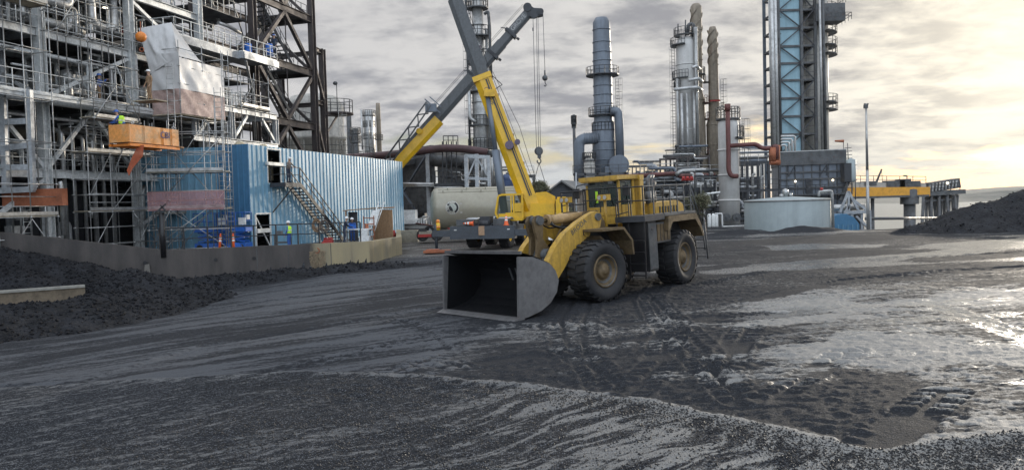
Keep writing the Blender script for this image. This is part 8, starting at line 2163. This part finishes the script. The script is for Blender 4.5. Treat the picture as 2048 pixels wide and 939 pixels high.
# work table
q = P(716, 486, 54.8); q.z = PAD
TB = thing('work_table', 'white-topped work table with tools between the two workers and the plywood shelter', 'table', q)
mb = MB(); mb.box(q+UP*.95, (2.0, .8, .07)); part('table_top', mb, K['white'], TB, world=True)
for dx_ in (-.9, .9):
    for dy_ in (-.35, .35): mb = MB(); mb.bar(q+Vector((dx_, dy_, 0)), q+Vector((dx_, dy_, .92)), .06); part('leg', mb, K['grey'], TB, world=True)
mb = MB(); mb.box(q+Vector((-.4, .1, 1.12)), (.5, .35, .26)); mb.box(q+Vector((-.4, .1, 1.28)), (.3, .08, .06)); single('tool_case', mb, K['bright_blue'], 'blue tool case standing on the white work table', 'tool case')
q = P(733, 488, 53.0); q.z = PAD
for k, (dx_, dy_) in enumerate(((0, 0),)):
    mb = MB(); mb.lathe([(0, 0), (.30, 0), (.38, .42), (.40, .42), (.40, .46), (.0, .48)], 4, Matrix.Translation(q+Vector((-.1, 0, .5))) @ Matrix.Rotation(R(45), 4, 'Z'), smooth=False); mb.box(q+Vector((-.1, 0, .25)), (.7, .5, .5)); single('white_tub', mb, K['white'], 'white plastic tubs stacked near the corner of the concrete wall', 'tub')
# plywood shelter
q = P(745, 487, 57); q.z = PAD
PS = thing('plywood_shelter', 'open plywood shelter with a flat board roof against the blue wall', 'shelter', q)
mb = MB(); mb.slab([q+Vector((.1, .2, 0)), q+Vector((1.7, -.9, 0)), q+Vector((1.7, -.9, 2.3)), q+Vector((.1, .2, 2.35))], .06); part('side_panel', mb, K['wood'], PS, world=True)
mb = MB(); mb.slab([q+Vector((-2.1, -.3, 2.28)), q+Vector((.2, -.3, 2.42)), q+Vector((1.7, -.9, 2.40)), q+Vector((1.6, 1.2, 2.45)), q+Vector((-2.0, 1.2, 2.32))], .07); part('roof', mb, K['wood'], PS, world=True)
for dx_ in (-1.9, .15): mb = MB(); mb.bar(q+Vector((dx_, -.2, 0)), q+Vector((dx_, -.2, 2.3)), .1); part('post', mb, K['wood'], PS, world=True)
mb = MB(); mb.slab([q+Vector((-1.9, .6, 0)), q+Vector((-1.2, .6, 0)), q+Vector((-1.2, .6, 2.2)), q+Vector((-1.9, .6, 2.2))], .05); part('back_panel', mb, K['dark'], PS, world=True)
q = P(750, 487, 55.2); q.z = PAD
SL = thing('step_ladder', 'pale aluminium step ladder leaning in front of the plywood shelter', 'ladder', q)
mb = MB(); mb.ladder(q+Vector((-.5, 0, 0)), q+Vector((.5, .6, 2.9)), .42, .035); part('front_frame', mb, K['white'], SL, world=True)
mb = MB(); mb.slab([q+Vector((-.4, -.2, 1.2)), q+Vector((.15, -.2, 1.2)), q+Vector((.45, 0, 2.3)), q+Vector((-.1, 0, 2.3))], .03); single('loose_board', mb, K['white'], 'white panel propped against the step ladder', 'panel')
q = P(737, 487, 55.0); q.z = PAD; mb = MB()
for k in range(4): mb.bar(q+Vector((-.3, 0, .4+.45*k)), q+Vector((.45, 0, .4+.45*k)), .06)
for x in (-.3, .45): mb.bar(q+Vector((x, 0, 0)), q+Vector((x, 0, 1.9)), .06)
mb.tube(q+Vector((-.1, .1, .1)), q+Vector((-.1, .1, 1.3)), .14, 10); single('gas_bottle_rack', mb, K['rustor'], 'rust-red bottle rack left of the plywood shelter', 'rack')
q = P(772, 484, 58.5); q.z = PAD
mb = MB(); mb.box(q+UP*.3, (.5, .4, .6)); mb.pipe([q+Vector((-.2, 0, .6)), q+Vector((-.2, 0, 1.2)), q+Vector((.2, 0, 1.5)), q+Vector((.25, 0, .9))], .06, 6); mb.sphere(q+Vector((0, 0, 1.3)), .18, 10, 6); single('welding_set', mb, K['tan'], 'small brown welding set right of the plywood shelter', 'welding set')
q = P(788, 480, 61); q.z = PAD; mb = MB(); mb.lathe([(0, 0), (.2, 0), (.22, .3), (.12, .5), (.12, .62), (0, .63)], 12, Matrix.Translation(q)); mb.box(q+Vector((-.6, 0, .12)), (.9, .4, .24)); single('red_container', mb, K['red'], 'red container at the end of the concrete wall by the blue wall', 'container')
# coil of hoses hanging under the stair
for (px, py, lab) in ((633, 447, 'tangle of tan hoses hanging from the stair, left coil'), (649, 449, 'tangle of dark hoses hanging from the stair, right coil')):
    q = P(px, py, 54); mb = MB(); random.seed(px)
    for k in range(7):
        r1 = random.uniform(.2, .36); pts = [q+Vector((math.cos(t)*r1, random.uniform(-.1, .1), math.sin(t)*r1*1.4-.1*k*.3)) for t in [2*math.pi*j/9 for j in range(10)]]; mb.pipe(pts, .03, 5, bend=.05)
    mb.tube(q+UP*.3, q+UP*1.2, .02, 5); single('hose_coil', mb, K['tan'] if px < 640 else K['greycloth'], lab, 'hose')
q = P(657, 487, 51.5); q.z = PAD; mb = MB(); mb.box(q+UP*.2, (.6, .4, .36)); mb.tube(q+Vector((-.3, 0, .45)), q+Vector((.3, 0, .45)), .05, 8); mb.tube(q+Vector((-.32, -.24, .12)), q+Vector((-.32, .24, .12)), .13, 12); single('portable_compressor', mb, K['red'], 'small red compressor on the pad under the stair', 'compressor')
q = P(566, 487, 48.3); q.z = PAD; mb = MB(); mb.box(q+UP*.9, (1.0, .6, .1)); [mb.bar(q+Vector((x, y, 0)), q+Vector((x, y, .88)), .08) for x in (-.45, .45) for y in (-.25, .25)]; mb.box(q+UP*.4, (.95, .55, .1)); mb.box(q+Vector((-.2, 0, 1.05)), (.35, .3, .2)); single('tool_cart', mb, K['mach'], 'grey tool cart in front of the worker in the lime vest', 'cart')
